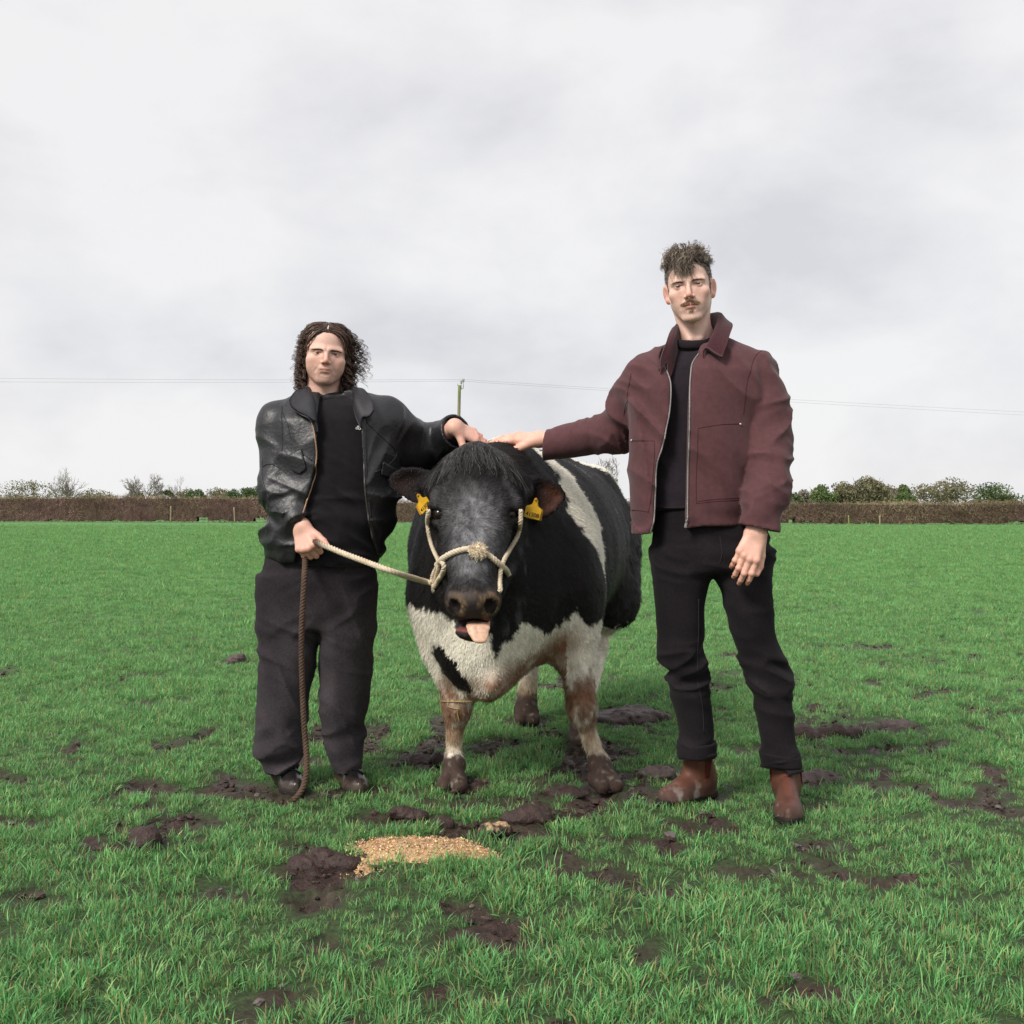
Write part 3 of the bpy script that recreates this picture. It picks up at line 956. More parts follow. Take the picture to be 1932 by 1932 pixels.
# short coat: single hairs sampled over the hide, coloured as the hide below them
def hair_cards(Vm, Qm, n, length, width, flow, colfn, seed, lift=.35, lfn=None, wfn=None):
    r = np.random.default_rng(seed)
    a, b, c = Vm[Qm[:, 0]], Vm[Qm[:, 1]], Vm[Qm[:, 2]]
    d = Vm[Qm[:, 3]]
    N = np.cross(c - a, d - b)
    ar = np.linalg.norm(N, axis=1)
    w = ar * (wfn((a + c) / 2, N / (ar[:, None] + 1e-12)) if wfn else 1)
    i = r.choice(len(Qm), n, p=w / w.sum())
    u, v = r.random((2, n))
    P = (a[i] * ((1 - u) * (1 - v))[:, None] + b[i] * (u * (1 - v))[:, None] + c[i] * (u * v)[:, None] + d[i] * ((1 - u) * v)[:, None])
    N = N[i] / ar[i][:, None]
    f = flow(P) + r.normal(0, .28, (n, 3))
    f = f - (f * N).sum(1, keepdims=True) * N
    f /= np.linalg.norm(f, axis=1, keepdims=True) + 1e-9
    L = length * r.uniform(.6, 1.3, n) * (lfn(P) if lfn else 1)
    s = np.cross(f, N)
    wd = width * r.uniform(.7, 1.3, n)
    p0 = P - N * .001
    p1 = P + (f * .55 + N * lift * .75) * L[:, None]
    p2 = P + (f * 1.0 + N * lift) * L[:, None]
    V = np.stack([p0 - s * wd[:, None] / 2, p0 + s * wd[:, None] / 2, p1 + s * wd[:, None] * .35, p1 - s * wd[:, None] * .35, p2], 1).reshape(-1, 3)
    k = np.arange(n)[:, None] * 5
    fs = [k + np.array([[0, 1, 2, 3]]), k + np.array([[3, 2, 4]])]
    C = colfn(P) * r.uniform(.75, 1.35, (n, 1))
    return V, fs, np.repeat(np.clip(C, 0, 1), 5, 0)

me_ = cow_body.data
Vm = np.zeros(len(me_.vertices) * 3, np.float32); me_.vertices.foreach_get('co', Vm)
Vm = Vm.reshape(-1, 3).astype(float) + base(cow)
Qm = np.zeros(len(me_.polygons) * 4, np.int32); me_.loops.foreach_get('vertex_index', Qm); Qm = Qm.reshape(-1, 4)
def cow_flow(P):
    f = np.tile(A3(0.0, .75, -.75), (len(P), 1))
    hd = (P[:, 1] < 3.86) & (np.abs(P[:, 0] - HX) < .2) & (P[:, 2] > .6)
    dx = P - A3(HX, 3.7, .985)
    fh = dx * np.array([1.0, .2, 1.0]); fh /= np.linalg.norm(fh, axis=1, keepdims=True) + .02
    f = np.where(hd[:, None], fh, f)
    lg = (P[:, 2] < .35)
    return np.where(lg[:, None], A3(0, .1, -1), f)
def cow_w(P, N):
    w = np.where((N[:, 1] < .35) & (P[:, 2] > .12), 1.0, .15)
    hd = (P[:, 1] < 3.95)
    w = w * np.where(hd, 2.2, 1.0)
    w = np.where((P[:, 2] < .76) & (P[:, 1] < 3.60), 0.02, w)
    return w
def cow_len(P):
    l = np.where(P[:, 1] < 3.9, .75, 1.0)
    l = l + 1.6 * smoothstep(4.9, 5.3, P[:, 1]) * smoothstep(1.05, .8, P[:, 2]) * np.maximum(0, vnoise(P * 25, 8))
    ear = (np.abs(P[:, 0] - HX) > .16) & (P[:, 2] > .88) & (P[:, 1] < 4.02)
    return np.where(ear, .42, l)
M_fur = mat('cow_fur', attr=True, rough=.55, spec=.25)
V, fs, C = hair_cards(Vm, Qm, 75000, .017, .0022, cow_flow, cow_col, 5, .30, cow_len, cow_w)
o = mk('fur', V, fs, M_fur, cow, C); tag(o, kind='stuff')

# forelock
r_ = np.random.default_rng(12)
nfl = 800
u = r_.uniform(-1, 1, nfl); t0 = r_.random(nfl)
root = np.stack([HX + u * .105, 3.90 - .05 * t0 + .02 * np.abs(u), 1.225 - .055 * u * u - .03 * t0], 1)
ln = r_.uniform(.06, .125, nfl) * (1 - .25 * np.abs(u))
m = 8
tt = np.linspace(0, 1, m)
side = u * .55 + r_.normal(0, .28, nfl)
fl = np.stack([root[:, None, 0] + side[:, None] * ln[:, None] * tt ** 1.1 + .004 * np.sin(tt * 9 + r_.random((nfl, 1)) * 6) ,
               root[:, None, 1] - .055 * np.sin(np.clip(tt * 1.6, 0, 1.57)) - .02 * tt,
               root[:, None, 2] + .020 * np.sin(tt * 3.1) - ln[:, None] * tt ** 1.35], -1)
fl = pushout(fl.reshape(-1, 3), cow_fn, .003).reshape(fl.shape)
V, fs = tubes(fl, np.linspace(.0016, .0005, m)[None] * r_.uniform(.7, 1.2, (nfl, 1)), 3, False)
cf = np.where(r_.random((nfl, 1)) < .30, A3(.10, .098, .095), A3(.020, .018, .018)) * r_.uniform(.6, 1.4, (nfl, 1))
mk('forelock', V, fs, M_fur, cow, np.repeat(cf, m * 3, 0))
# ------------------------------------------------------------------ hedge, trees, pole
M_hedge = mat('hedge_twigs', attr=True, rough=.9, spec=.1)
M_leaf = mat('leaf', attr=True, rough=.7, spec=.2, trans=.2)
M_bark = mat('bark', attr=True, rough=.9, spec=.1, var=.3, vscale=3)

# the hedge runs across the field, 111 m off at the left and nearer to the right
def hedge_depth(px):
    return 1.0 / np.interp(px, [-1400, -500, 228, 1704, 2500, 3300], [1 / 128.0, 1 / 118.0, 1 / 110.0, 1 / 90.0, 1 / 84.0, 1 / 78.0])
def hedge_base(px):
    d = hedge_depth(px); return (px - 966) / F * d, d
def hedge_top(px):
    return np.interp(px, [-400, 228, 490, 760, 1180, 1490, 1704, 2400], [2.45, 2.45, 2.35, 1.95, 1.85, 1.75, 1.70, 1.70])
hr = np.random.default_rng(51)
GAPS = [(373, 395), (482, 500), (800, 822), (1486, 1496), (505, 520)]          # thin spots low down
hedge_o = thing('hedge', 'long clipped bare brown hedge across the far side of the field', 'hedge', (0, 99, 0))
def hedge_cards(n, seed):
    r = np.random.default_rng(seed)
    p = np.where(r.random(n) < .72, r.uniform(-100, 2050, n), r.uniform(-1100, 3000, n))
    d = hedge_depth(p)
    x, y = (p - 966) / F * d, d + r.uniform(-.9, .9, n)
    P = np.stack([x, y, y * 0], 1)
    top = hedge_top(p) + .26 * fbm(P * .35, 4, 55) + r.random(n) ** 6 * .25
    h = r.random(n) ** .85
    z = h * top + .03
    thin = smoothstep(.15, .55, fbm(P * np.array([.35, .05, 1]), 2, 57)) * (h < .22)
    g = np.zeros(n, bool)
    for a, b in GAPS: g |= (p > a) & (p < b) & (h < .22) & (r.random(n) < .75)
    keep = ~g & (r.random(n) > thin * .8)
    x, y, z, h, P = x[keep], y[keep], z[keep], h[keep], P[keep]
    n = len(x)
    c = np.stack([x, y, z], 1)
    v = r.normal(0, 1, (n, 3)) * np.array([.8, .35, 1.0]); v /= np.linalg.norm(v, axis=1, keepdims=True)
    L = r.uniform(.10, .55, n)
    s = np.cross(v, np.array([0, 1, 0])) ; s /= np.linalg.norm(s, axis=1, keepdims=True) + 1e-6
    w = r.uniform(.012, .05, n)
    V = np.stack([c - v * L[:, None] / 2 - s * w[:, None] / 2, c - v * L[:, None] / 2 + s * w[:, None] / 2, c + v * L[:, None] / 2], 1).reshape(-1, 3)
    tone = fbm(P * np.array([.22, .1, .1]), 2, 58)
    C = np.tile(A3(.175, .105, .092), (n, 1))
    C = mixc(C, (.150, .120, .070), np.clip(.5 + tone * 1.6, 0, 1) * .7)
    C = mixc(C, (.235, .185, .120), smoothstep(.82, .98, h) * .85)           # paler clipped top
    C = mixc(C, (.070, .095, .038), (r.random(n) < .12) * .8)
    C *= r.uniform(.5, 1.6, (n, 1)) * (1 + .8 * fbm(P * np.array([.5, .1, .1]) + z[:, None] * .6, 3, 64))[:, None]
    return V, np.arange(n * 3).reshape(-1, 3), np.repeat(C, 3, 0)
V, T, C = hedge_cards(84000, 52)
o = mk('twigs', V, T, M_hedge, hedge_o, C, smooth=False); tag(o, kind='stuff')
# the dense heart of the hedge
pp = np.linspace(-1100, 3000, 1000)
parts, cc = [], []
for i in range(len(pp) - 1):
    pm = (pp[i] + pp[i + 1]) / 2
    if any(a < pm < b for a, b in GAPS): lo_ = .42 + .2 * random.random()
    else: lo_ = .10 + .25 * max(0, float(vnoise(np.array([[pm * .05, 0, 0]]), 3)[0]))
    (x0, y0), (x1, y1) = hedge_base(pp[i]), hedge_base(pp[i + 1])
    t0_, t1_ = hedge_top(pp[i]) - .12, hedge_top(pp[i + 1]) - .12
    hw_ = .45 + .08 * float(vnoise(np.array([[pm * .08, 5, 0]]), 4)[0])
    v = np.array([[x0, y0 - hw_, lo_], [x1, y1 - hw_, lo_], [x1, y1 - hw_, t1_], [x0, y0 - hw_, t0_],
                  [x0, y0 + hw_, lo_], [x1, y1 + hw_, lo_], [x1, y1 + hw_, t1_], [x0, y0 + hw_, t0_]])
    parts.append((v, np.array([[0, 1, 2, 3], [5, 4, 7, 6], [3, 2, 6, 7], [1, 0, 4, 5]])))
V, fs = merge(parts)
cn = fbm(V * np.array([.5, .3, 1.6]), 3, 59)
o = mk('branches', V, fs, mat('hedge_heart', (.095, .062, .052), rough=1, spec=0, var=.5, vscale=2.2), hedge_o, smooth=False); tag(o, kind='stuff')

# wooden posts standing in front of the hedge
M_post = mat('weathered_post', (.30, .27, .17), rough=.9, spec=.1, var=.35, vscale=14)
M_postg = mat('mossy_post', (.22, .25, .09), rough=.9, spec=.1, var=.35, vscale=14)
POSTS = [(328, 950, 'pale fence post before the hedge, leftmost one in the field edge', 0), (444, 946, 'leaning pale fence post before the hedge left of the shorter man', 0),
         (547.6, 952, '', 1)]
def fence_post(px, ytop, label, m, lean):
    x, d = hedge_base(px); d -= 1.6; x = (px - 966) / F * d
    zt = HC - (ytop - 966) / F * d
    c = [A3(x, d, -.1), A3(x + lean * .5, d, zt * .5), A3(x + lean, d, zt)]
    V, fs = tubes([polyline(c, 6)], [np.linspace(.062, .055, 6)], 8)
    o = mk('fence_post', V, fs, m, None, loc=(x, d, 0)); tag(o, label, 'fence post', 'posts along the hedge')
fence_post(322, 955, 'low grey fence post against the hedge, leftmost of the posts', M_post, .02)
fence_post(443, 957, 'pale leaning fence post against the hedge, middle of the left three', M_post, -.08)
fence_post(544, 960 - 3, 'mossy yellow green fence post against the hedge just left of the leather jacket sleeve', M_postg, .01)
fence_post(1602, 972, 'greenish leaning fence post against the hedge right of the taller man', M_postg, -.06)
fence_post(1660, 973, 'thin grey fence post against the hedge near the right edge', M_post, 0)

def branch_tree(base_pt, height, spread, seed, levels=5, r0=.22, lean=(0, 0), nb=(3, 4), first=.3, up=.45):
    """bare tree: recursive limbs -> (verts, faces) of trunk and of crown"""
    r = np.random.default_rng(seed)
    trunk, crown = [], []
    def grow(p, d, L, rad, lv):
        n = 5
        pts = [p]; q = p.copy(); dd = d.copy()
        for _ in range(n - 1):
            dd = dd + r.normal(0, .16, 3) + A3(0, 0, .05); dd /= np.linalg.norm(dd)
            q = q + dd * L / (n - 1); pts.append(q.copy())
        pts = np.array(pts)
        rr = np.linspace(rad, rad * .62, n)
        (trunk if lv == 0 else crown).append(tubes([pts], [rr], 6 if lv < 2 else 3, False))
        if lv >= levels: return
        k = r.integers(nb[0], nb[1] + 1)
        for j in range(k):
            f = r.uniform(.45, 1.0) if j else 1.0
            i = min(int(f * (n - 1)), n - 1)
            a = r.normal(0, 1, 3); a -= (a @ dd) * dd; a /= np.linalg.norm(a)
            ang = r.uniform(.3, .85)
            nd = dd * math.cos(ang) + a * math.sin(ang) * A3(spread, spread, .8) + A3(0, 0, up * .3)
            nd /= np.linalg.norm(nd)
            grow(pts[i], nd, L * r.uniform(.62, .86), max(rad * .56, .016), lv + 1)
    grow(A3(*base_pt), A3(lean[0], lean[1], 1), height * first, r0, 0)
    return merge(trunk), merge(crown)

def leaf_cloud(blobs, n, size, seed, tones, zlo=None):
    r = np.random.default_rng(seed)
    w = np.array([b[1][0] * b[1][2] for b in blobs]); k = r.choice(len(blobs), n, p=w / w.sum())
    c = np.array([b[0] for b in blobs])[k]; s = np.array([b[1] for b in blobs])[k]
    u = r.normal(0, 1, (n, 3)); u /= np.linalg.norm(u, axis=1, keepdims=True)
    rad = r.random(n) ** .38
    P = c + u * s * rad[:, None]
    P = P + .35 * s * np.stack([vnoise(P * 1.1, 5), vnoise(P * 1.1, 6), vnoise(P * 1.1, 7)], 1) * .6
    keep = (fbm(P * 1.0, 3, seed) > -.28)
    P = P[keep]; n = len(P)
    a = r.normal(0, 1, (n, 3)); a /= np.linalg.norm(a, axis=1, keepdims=True)
    b = np.cross(a, r.normal(0, 1, (n, 3))); b /= np.linalg.norm(b, axis=1, keepdims=True)
    L = size * r.uniform(.5, 1.3, (n, 1))
    V = np.stack([P - a * L, P + b * L * .55, P + a * L, P - b * L * .55], 1).reshape(-1, 3)
    t = np.clip(.5 + .9 * fbm(P * .8, 2, seed + 3) + r.normal(0, .2, n), 0, 1)
    C = mixc(np.tile(tones[0], (n, 1)), tones[1], t) * r.uniform(.7, 1.3, (n, 1))
    return V, np.arange(n * 4).reshape(-1, 4), np.repeat(C, 4, 0)

BROWN = A3(.20, .175, .15)
def bare_tree(px, ybase_off, ytop, d, label, seed, spread=1.0, ivy=0, group=None, **kw):
    x = (px - 966) / F * d
    H = HC - (ytop - 966) / F * d
    t = thing('bare_tree', label, 'tree', (x, d, 0), group)
    (tv, tf), (cv, cf) = branch_tree((x, d, -.1), H, spread, seed, **kw)
    # bring the grown crown to the measured height
    k = H / cv[:, 2].max()
    for v in (tv, cv): v[:] = (v - A3(x, d, 0)) * A3((1 + k) / 2, 1, k) + A3(x, d, 0)
    tone = np.where(tv[:, 2:] < 1e9, BROWN, BROWN)
    mk('trunk', tv, tf, M_bark, t, tone)
    mk('crown', cv, cf, M_bark, t, np.tile(BROWN * 1.15, (len(cv), 1)))
    if ivy:
        q = np.concatenate([tv, cv[cv[:, 2] < H * .62]])
        r = np.random.default_rng(seed + 9)
        q = q[r.integers(0, len(q), ivy)]
        q = q[np.linalg.norm(q[:, :2] - A3(x, d, 0)[:2], axis=1) < H * .16]
        bl = [(p, (.28, .28, .3)) for p in q[:40]]
        V, Q, C = leaf_cloud(bl, ivy, .12, seed + 11, (A3(.055, .085, .030), A3(.12, .155, .055)))
        mk('ivy', V, Q, M_leaf, t, C, smooth=False)
    return t
bare_tree(281, 0, 893, 140, 'broad bare oak tree behind the left end of the hedge', 62, 1.7, group='bare trees behind the hedge', r0=.26, levels=6, nb=(3, 3), first=.26)
bare_tree(312, 0, 897, 146, 'bare tree with ivy on its trunk behind the hedge, just right of the broad oak', 75, .9, ivy=1500, group='bare trees behind the hedge', r0=.2, levels=6, nb=(2, 3), first=.34, lean=(.28, 0))
bare_tree(246, 0, 915, 150, 'small ivy clad bare tree at the left edge, left of the broad oak', 91, 1.0, ivy=700, group='bare trees behind the hedge', r0=.12, levels=5, first=.3)
bare_tree(1167, 0, 856, 100, 'slender bare tree with ivied trunk, seen between the cow and the maroon jacket', 84, 1.25, ivy=900, group='bare trees behind the hedge', r0=.14, levels=6, nb=(2, 3), first=.30)
bare_tree(120, 0, 880, 140, 'bare tree far off at the far left edge of the field', 95, 1.1, group='bare trees behind the hedge', r0=.2, levels=5)

def bush(px, ytop, wpx, d, label, seed, tones, n=6500, twig=0.0, name='bush', cat='bush', tall=1.0, group='bushes behind the hedge', leaf=.125):
    x = (px - 966) / F * d
    H = HC - (ytop - 966) / F * d
    w = wpx / F * d / 2 * 1.45
    r = np.random.default_rng(seed)
    t = thing(name, label, cat, (x, d, 0), group)
    bl = []
    for _ in range(9):
        a = r.uniform(-1, 1); h = r.uniform(.25, 1)
        bl.append((A3(x + a * w * .62 * (1.15 - .5 * h), d + r.uniform(-.6, .6) * w, H * (.12 + .66 * h)), (w * r.uniform(.30, .5), w * .45, H * r.uniform(.15, .24))))
    bl.append((A3(x, d, H * .45), (w * .75, w * .6, H * .38)))
    bl.append((A3(x + r.uniform(-.2, .2) * w, d, H * .82), (w * .4, w * .4, H * .17)))
    V, Q, C = leaf_cloud(bl, n, leaf, seed, tones)
    V[:, 2] = np.maximum(V[:, 2], .05)
    mk('crown', V, Q, M_leaf, t, C, smooth=False)
    st = []
    for _ in range(5):
        p0 = A3(x + r.uniform(-.15, .15), d, -.05); p1 = A3(x + r.uniform(-.7, .7) * w, d + r.uniform(-.4, .4) * w, H * r.uniform(.6, .95))
        st.append(tubes([polyline([p0, (p0 + p1) / 2 + r.normal(0, .12, 3), p1], 6)], [np.linspace(.07, .015, 6)], 5, False))
    V, fs = merge(st)
    mk('trunk', V, fs, M_bark, t, np.tile(BROWN * .9, (len(V), 1)))
OLIVE = (A3(.14, .135, .075), A3(.27, .25, .15))
GREEN = (A3(.075, .115, .045), A3(.165, .215, .085))
GREY = (A3(.20, .18, .135), A3(.33, .295, .22))
for a in [(262, 926, 30, 150, 'low olive bush behind the hedge between the two left bare trees', 1, OLIVE), (352, 922, 60, 150, 'olive bush behind the hedge right of the ivied tree', 2, OLIVE),
          (372, 921, 34, 148, 'dark green low bush behind the hedge, left of the long olive bush', 3, GREEN), (415, 919, 70, 155, 'long olive bush behind the middle of the left hedge', 4, OLIVE),
          (440, 922, 40, 150, 'dull green bush behind the hedge, left of the pointed bush', 5, GREEN), (476, 915, 38, 150, 'pointed pale green bush behind the hedge near the shorter man', 6, GREEN),
          (500, 922, 34, 152, 'small grey green bush behind the hedge beside the leather sleeve', 7, OLIVE), (60, 905, 120, 150, 'broad olive bush beyond the hedge at the far left', 8, OLIVE),
          (170, 921, 80, 150, 'low olive bush beyond the hedge left of the small ivied tree', 9, OLIVE),
          (1497, 926, 40, 106, 'low dark green bush behind the hedge just right of the maroon sleeve', 11, GREEN), (1515, 922, 36, 108, 'grey brown bare bush behind the hedge, second from the maroon sleeve', 12, GREY),
          (1550, 912, 44, 106, 'round dark green ivy bush behind the right hedge', 13, GREEN), (1592, 906, 62, 110, 'rounded olive bush in the right group, left of the tallest one', 14, OLIVE),
          (1640, 896, 70, 110, 'tallest olive bush of the right group behind the hedge', 15, OLIVE), (1682, 912, 56, 112, 'olive grey bush right of the tallest one', 16, GREY),
          (1708, 914, 40, 106, 'green bush at the right end of the group behind the hedge', 17, GREEN), (1790, 900, 110, 112, 'wide olive bush beyond the right group', 18, OLIVE),
          (1880, 908, 90, 112, 'green bush at the far right behind the hedge', 19, GREEN), (1210, 940, 60, 112, 'grey bare bush behind the hedge at the left side of the maroon jacket', 20, GREY),
          (1145, 941, 50, 112, 'grey bare bush behind the hedge just right of the cow', 21, GREY)]:
    bush(*a)

# ---- utility pole and wires
PD = 88.0
M_pole = mat('pole_wood', attr=True, rough=.85, spec=.15, var=.2, vscale=8, stretch=(1, 1, .2))
M_metal = mat('galvanised', (.33, .35, .34), rough=.55, spec=.4, metal=.3)
M_ins = mat('insulator', (.34, .36, .35), rough=.3, spec=.5)
top = W(867, 727, PD)
pole = thing('utility_pole', 'wooden utility pole with two insulators standing behind the cow', 'pole', (W(862, 727, PD)[0], PD, 0))
zs_ = np.linspace(-.3, top[2], 20)
pts = np.stack([np.interp(zs_, [0, top[2]], [W(861, 900, PD)[0], top[0]]), np.full(20, PD), zs_], 1)
V, fs = tubes([pts], [np.linspace(.150, .118, 20)], 12)
C = mixc(np.tile(A3(.27, .24, .155), (len(V), 1)), (.185, .205, .085), smoothstep(top[2] - 2.2, top[2] - .4, V[:, 2]))
mk('post', V, fs, M_pole, pole, C)
arm = [W(867, 733, PD), W(871, 734, PD), W(874.5, 731.5, PD)]
V, fs = tubes([polyline(arm, 8)], [np.full(8, .035)], 6)
mk('bracket', V, fs, M_metal, pole)
for px, yb, yt in ((870.3, 733, 721), (874.2, 731.5, 718)):
    a, b = W(px, yb, PD - .05), W(px, yt, PD - .05)
    parts = [tubes([np.array([a, b])], [[.025, .025]], 6)]
    zz = np.linspace(0, 1, 9)
    rr = np.array([.03, .09, .10, .07, .11, .12, .08, .10, .03])
    parts.append(tubes([np.stack([np.full(9, b[0]), np.full(9, b[1]), b[2] - .14 + zz * .30], 1)], [rr * .9], 10))
    V, fs = merge(parts)
    mk('insulator', V, fs, M_ins, pole)
V, fs = tubes([np.array([top + A3(-.12, 0, -.05), top + A3(-.16, 0, .15)])], [[.03, .02]], 6)
mk('end_cap', V, fs, M_metal, pole)
M_wire = mat('wire', (.16, .16, .17), rough=.6, spec=.2)
def wire(p, q, sag, label):
    t = np.linspace(0, 1, 40)[:, None]
    c = p * (1 - t) + q * t; c[:, 2] -= sag * 4 * (t * (1 - t))[:, 0]
    V, fs = tubes([c], np.full((1, 40), .0065), 5)
    tag(mk('power_line', V, fs, M_wire, None, loc=p), label, 'wire', 'overhead wires of the utility pole')
wire(W(870.3, 719, PD), W(-420, 716.5, PD), .15, 'lower overhead wire running left from the utility pole behind the long haired man')
wire(W(874.2, 716, PD), W(-420, 708, PD + 2), .15, 'upper overhead wire running left from the utility pole behind the long haired man')
wire(W(870.3, 719, PD), W(2420, 806, PD + 40), .25, 'lower overhead wire running right from the utility pole behind the tall man')
wire(W(874.2, 716, PD), W(2420, 799, PD + 42), .25, 'upper overhead wire running right from the utility pole behind the tall man')
# ------------------------------------------------------------------ people: shared builders
M_skin = mat('skin', attr=True, rough=.50, spec=.38, var=.10, vscale=190, bump=.22, bscale=900, sss=.12, bdist=.001)
M_eye = mat('eyeball', attr=True, rough=.04, spec=.6)
M_hairL = mat('curly_hair', attr=True, rough=.42, spec=.4)
M_hairR = mat('short_hair', attr=True, rough=.5, spec=.35)

def head_fn(p, q):
    """p: head-local points in cm (x sideways, -y forward, z up, eyes at z=0); q: proportions"""
    ax = np.abs(p[:, 0])
    H = np.stack([ax, p[:, 1], p[:, 2]], 1)
    w = q.get('w', 1.0)
    d = ell(H, (0, 1.2, 3.7), (7.35 * w, 9.2, 8.0))
    d = smin(d, ell(H, (0, -2.3, -2.2), (6.35 * w, 6.2, 8.6)), 1.6)
    d = smin(d, rcone(H, (5.0 * w, .8, -4.6), (q.get('jaw', 2.6), -6.0, q.get('chin', -9.8) + .2), q.get('jr', 1.75), 1.3), 1.8)
    d = smin(d, ell(H, (3.7 * w, -4.2, -4.6), (q.get('cheek', 2.2), 2.9, 3.0)), 1.5)
    d = smin(d, ell(H, (0, -6.3, q.get('chin', -9.8) - .1), (2.1, 1.9, 1.55)), 1.6)
    d = smin(d, ell(H, (0, -4.2, -6.8), (4.3 * w, 4.3, 3.6)), 1.5)
    d = smin(d, ell(H, (4.5 * w, -5.3, -2.3), (1.9, 1.9, 1.7)), 1.6)               # cheekbone
    d = smin(d, rcone(H, (.9, -8.2, 1.25), (4.7 * w, -6.5, 1.35), .65, .7), 1.9)     # brow
    d = smax(d, -ell(H, (3.2, -9.05, .05), (1.95, 1.65, 1.0)), .9)                 # socket
    d = smin(d, ell(H, (3.2, -6.75, -.15), (1.36, 1.30, 1.14)), .3)                # lids over the ball
    d = smax(d, -ell(H, (3.2, -8.3, -.02), (1.32, .95, q.get('slit', .30))), .10)
    d = smin(d, rcone(H, (2.1, -7.85, .52), (4.4, -7.05, .40), .20, .18), .3)         # fold of the upper lid
    # nose
    nl = q.get('nose', 1.0); nz = q.get('nz', 0)
    d = smin(d, rcone(H, (0, -8.0, 1.0), (0, -10.1 * nl, -3.0 + nz), .62, .78), .75)
    d = smin(d, ell(H, (0, -10.0 * nl, -3.55 + nz), (1.0, .95, .85)), .45)
    d = smin(d, ell(H, (1.2, -9.0 * nl, -3.95 + nz), (.72, .95, .68)), .35)
    d = smax(d, -ell(H, (.62, -9.65 * nl, -4.62 + nz), (.34, .5, .30)), .18)
    d = smax(d, -rcone(H, (1.95, -8.9, -3.2 + nz), (1.9, -8.8, -4.5 + nz), .16, .2), .35)
    # mouth
    zm = q.get('mouth', -6.5)
    d = smin(d, ell(H, (0, -5.9, zm), (3.1, 2.75, 2.4)), 1.3)
    d = smin(d, rcone(H, (.35, -8.62, zm + .42), (2.5, -7.75, zm + .05), .36, .20), .28)
    d = smin(d, rcone(H, (0, -8.62, zm - .62), (2.1, -7.85, zm - .28), .46, .28), .3)
    d = smax(d, -rcone(H, (0, -9.15, zm - .02), (2.9, -7.85, zm + .02 + q.get('smile', 0)), .13, .10), .16)
    d = smax(d, -rcone(H, (0, -8.9, zm - 1.65), (1.3, -8.6, zm - 1.5), .42, .3), .7)
    d = smax(d, -rcone(H, (2.2, -8.6, -4.6 + nz), (3.6, -7.6, zm - .6), .08, .06), .9)      # fold from nose to mouth
    # ears
    R = rot('z', -32) @ rot('y', 8)
    e = ell(H, (7.5 * w, 1.5, -1.0), (.66, 1.85, 3.05), R)
    e = smin(e, ell(H, (7.2 * w, 1.1, -3.2), (.75, 1.1, 1.2), R), .5)
    e = smin(e, rcone(H, (6.6 * w, 1.6, .8), (6.6 * w, 1.6, -2.6), .9, .9), .6)
    e = smax(e, -ell(H, (7.95 * w, .35, -.65), (.75, 1.15, 2.15), R), .3)
    e = smax(e, -ell(H, (7.7 * w, .5, -1.5), (.5, .7, 1.0), R), .3)
    d = smin(d, e, .35)
    # neck
    nk = q.get('neck', 5.7)
    n = rcone(H, (0, 1.4, -5.0), (0, 2.9, -17.0), nk * .97, nk)
    n = smin(n, rcone(H, (5.4, 2.3, -5.5), (1.6, -2.4, -17), 1.1, 1.1), 1.4)
    n = smin(n, ell(H, (0, -2.6, -11.8), (1.2, 1.2, 1.5)), 1.2)
    n = smin(n, rcone(H, (2, 5.2, -14.5), (9, 6.0, -24), 3.0, 2.6), 2.5)
    n = smin(n, ell(H, (0, 5.5, -26), (9, 4.5, 6)), 3.0)
    return smin(d, n, 1.1)

def skin_cols(p, q, base_, seed):
    """colour of the skin itself: lips, flush, beard shadow, cropped hair"""
    ax = np.abs(p[:, 0]); y, z = p[:, 1], p[:, 2]
    n = fbm(p * .9, 3, seed)
    C = np.tile(base_, (len(p), 1)) * (1 + .06 * n[:, None])
    zm = q.get('mouth', -6.5); zn = -4.65 + q.get('nz', 0)
    red = np.exp(-(((ax - 4.3) / 2.2) ** 2 + ((z + 3.2) / 2.3) ** 2)) * (y < -4) * .22
    red = np.maximum(red, np.exp(-((ax / 1.5) ** 2 + ((z + 3.3) / 1.6) ** 2)) * (y < -8.2) * .55)
    red = np.maximum(red, (ax > 7.2) * (z < 3) * (z > -5) * .55 * (y > -.8))
    red = np.maximum(red, np.exp(-(((ax - 3.2) / 1.6) ** 2 + ((z + .1) / .9) ** 2)) * (y < -6) * .45)
    C = mixc(C, base_ * A3(1.0, .58, .52), np.clip(red * (1 + .5 * n), 0, .85))
    shade = smoothstep(-3.9, -5.6, z) * smoothstep(3.2, 0.5, y) * smoothstep(-13.0, -10.8, z) * q.get('beard', .3)
    C = mixc(C, base_ * A3(.48, .40, .36), np.clip(shade * (.8 + .7 * fbm(p * 2.6, 2, seed + 1)), 0, 1))
    lip = smoothstep(1.0, .7, np.hypot(ax / 2.8, (z - zm + .10) / (.88 + .12 * (ax < .8)))) * (y < -7.4)
    C = mixc(C, q.get('lip', A3(.42, .13, .105)), lip * .72)
    mouth = np.exp(-((z - zm + .03) / .14) ** 2) * (ax < 2.75) * (y < -7.5)
    C = mixc(C, (.10, .03, .025), mouth * .8)
    lidl = np.exp(-(((ax - 3.2) / 1.35) ** 2) ** 2) * np.exp(-((z - .26 + .06 * (ax - 3.2) ** 2) / .17) ** 2) * (y < -6.6)
    C = mixc(C, (.06, .03, .022), np.clip(lidl * 1.3, 0, 1) * .85)
    nos = (np.hypot((ax - .62) / .36, (z - zn + .02) / .30) < 1) & (y < -8.6)
    C = np.where(nos[:, None], A3(.10, .03, .022), C)
    if 'crop' in q:
        C = mixc(C, q['crop'], q['cropfn'](p, n))
    return np.clip(C, 0, 1)

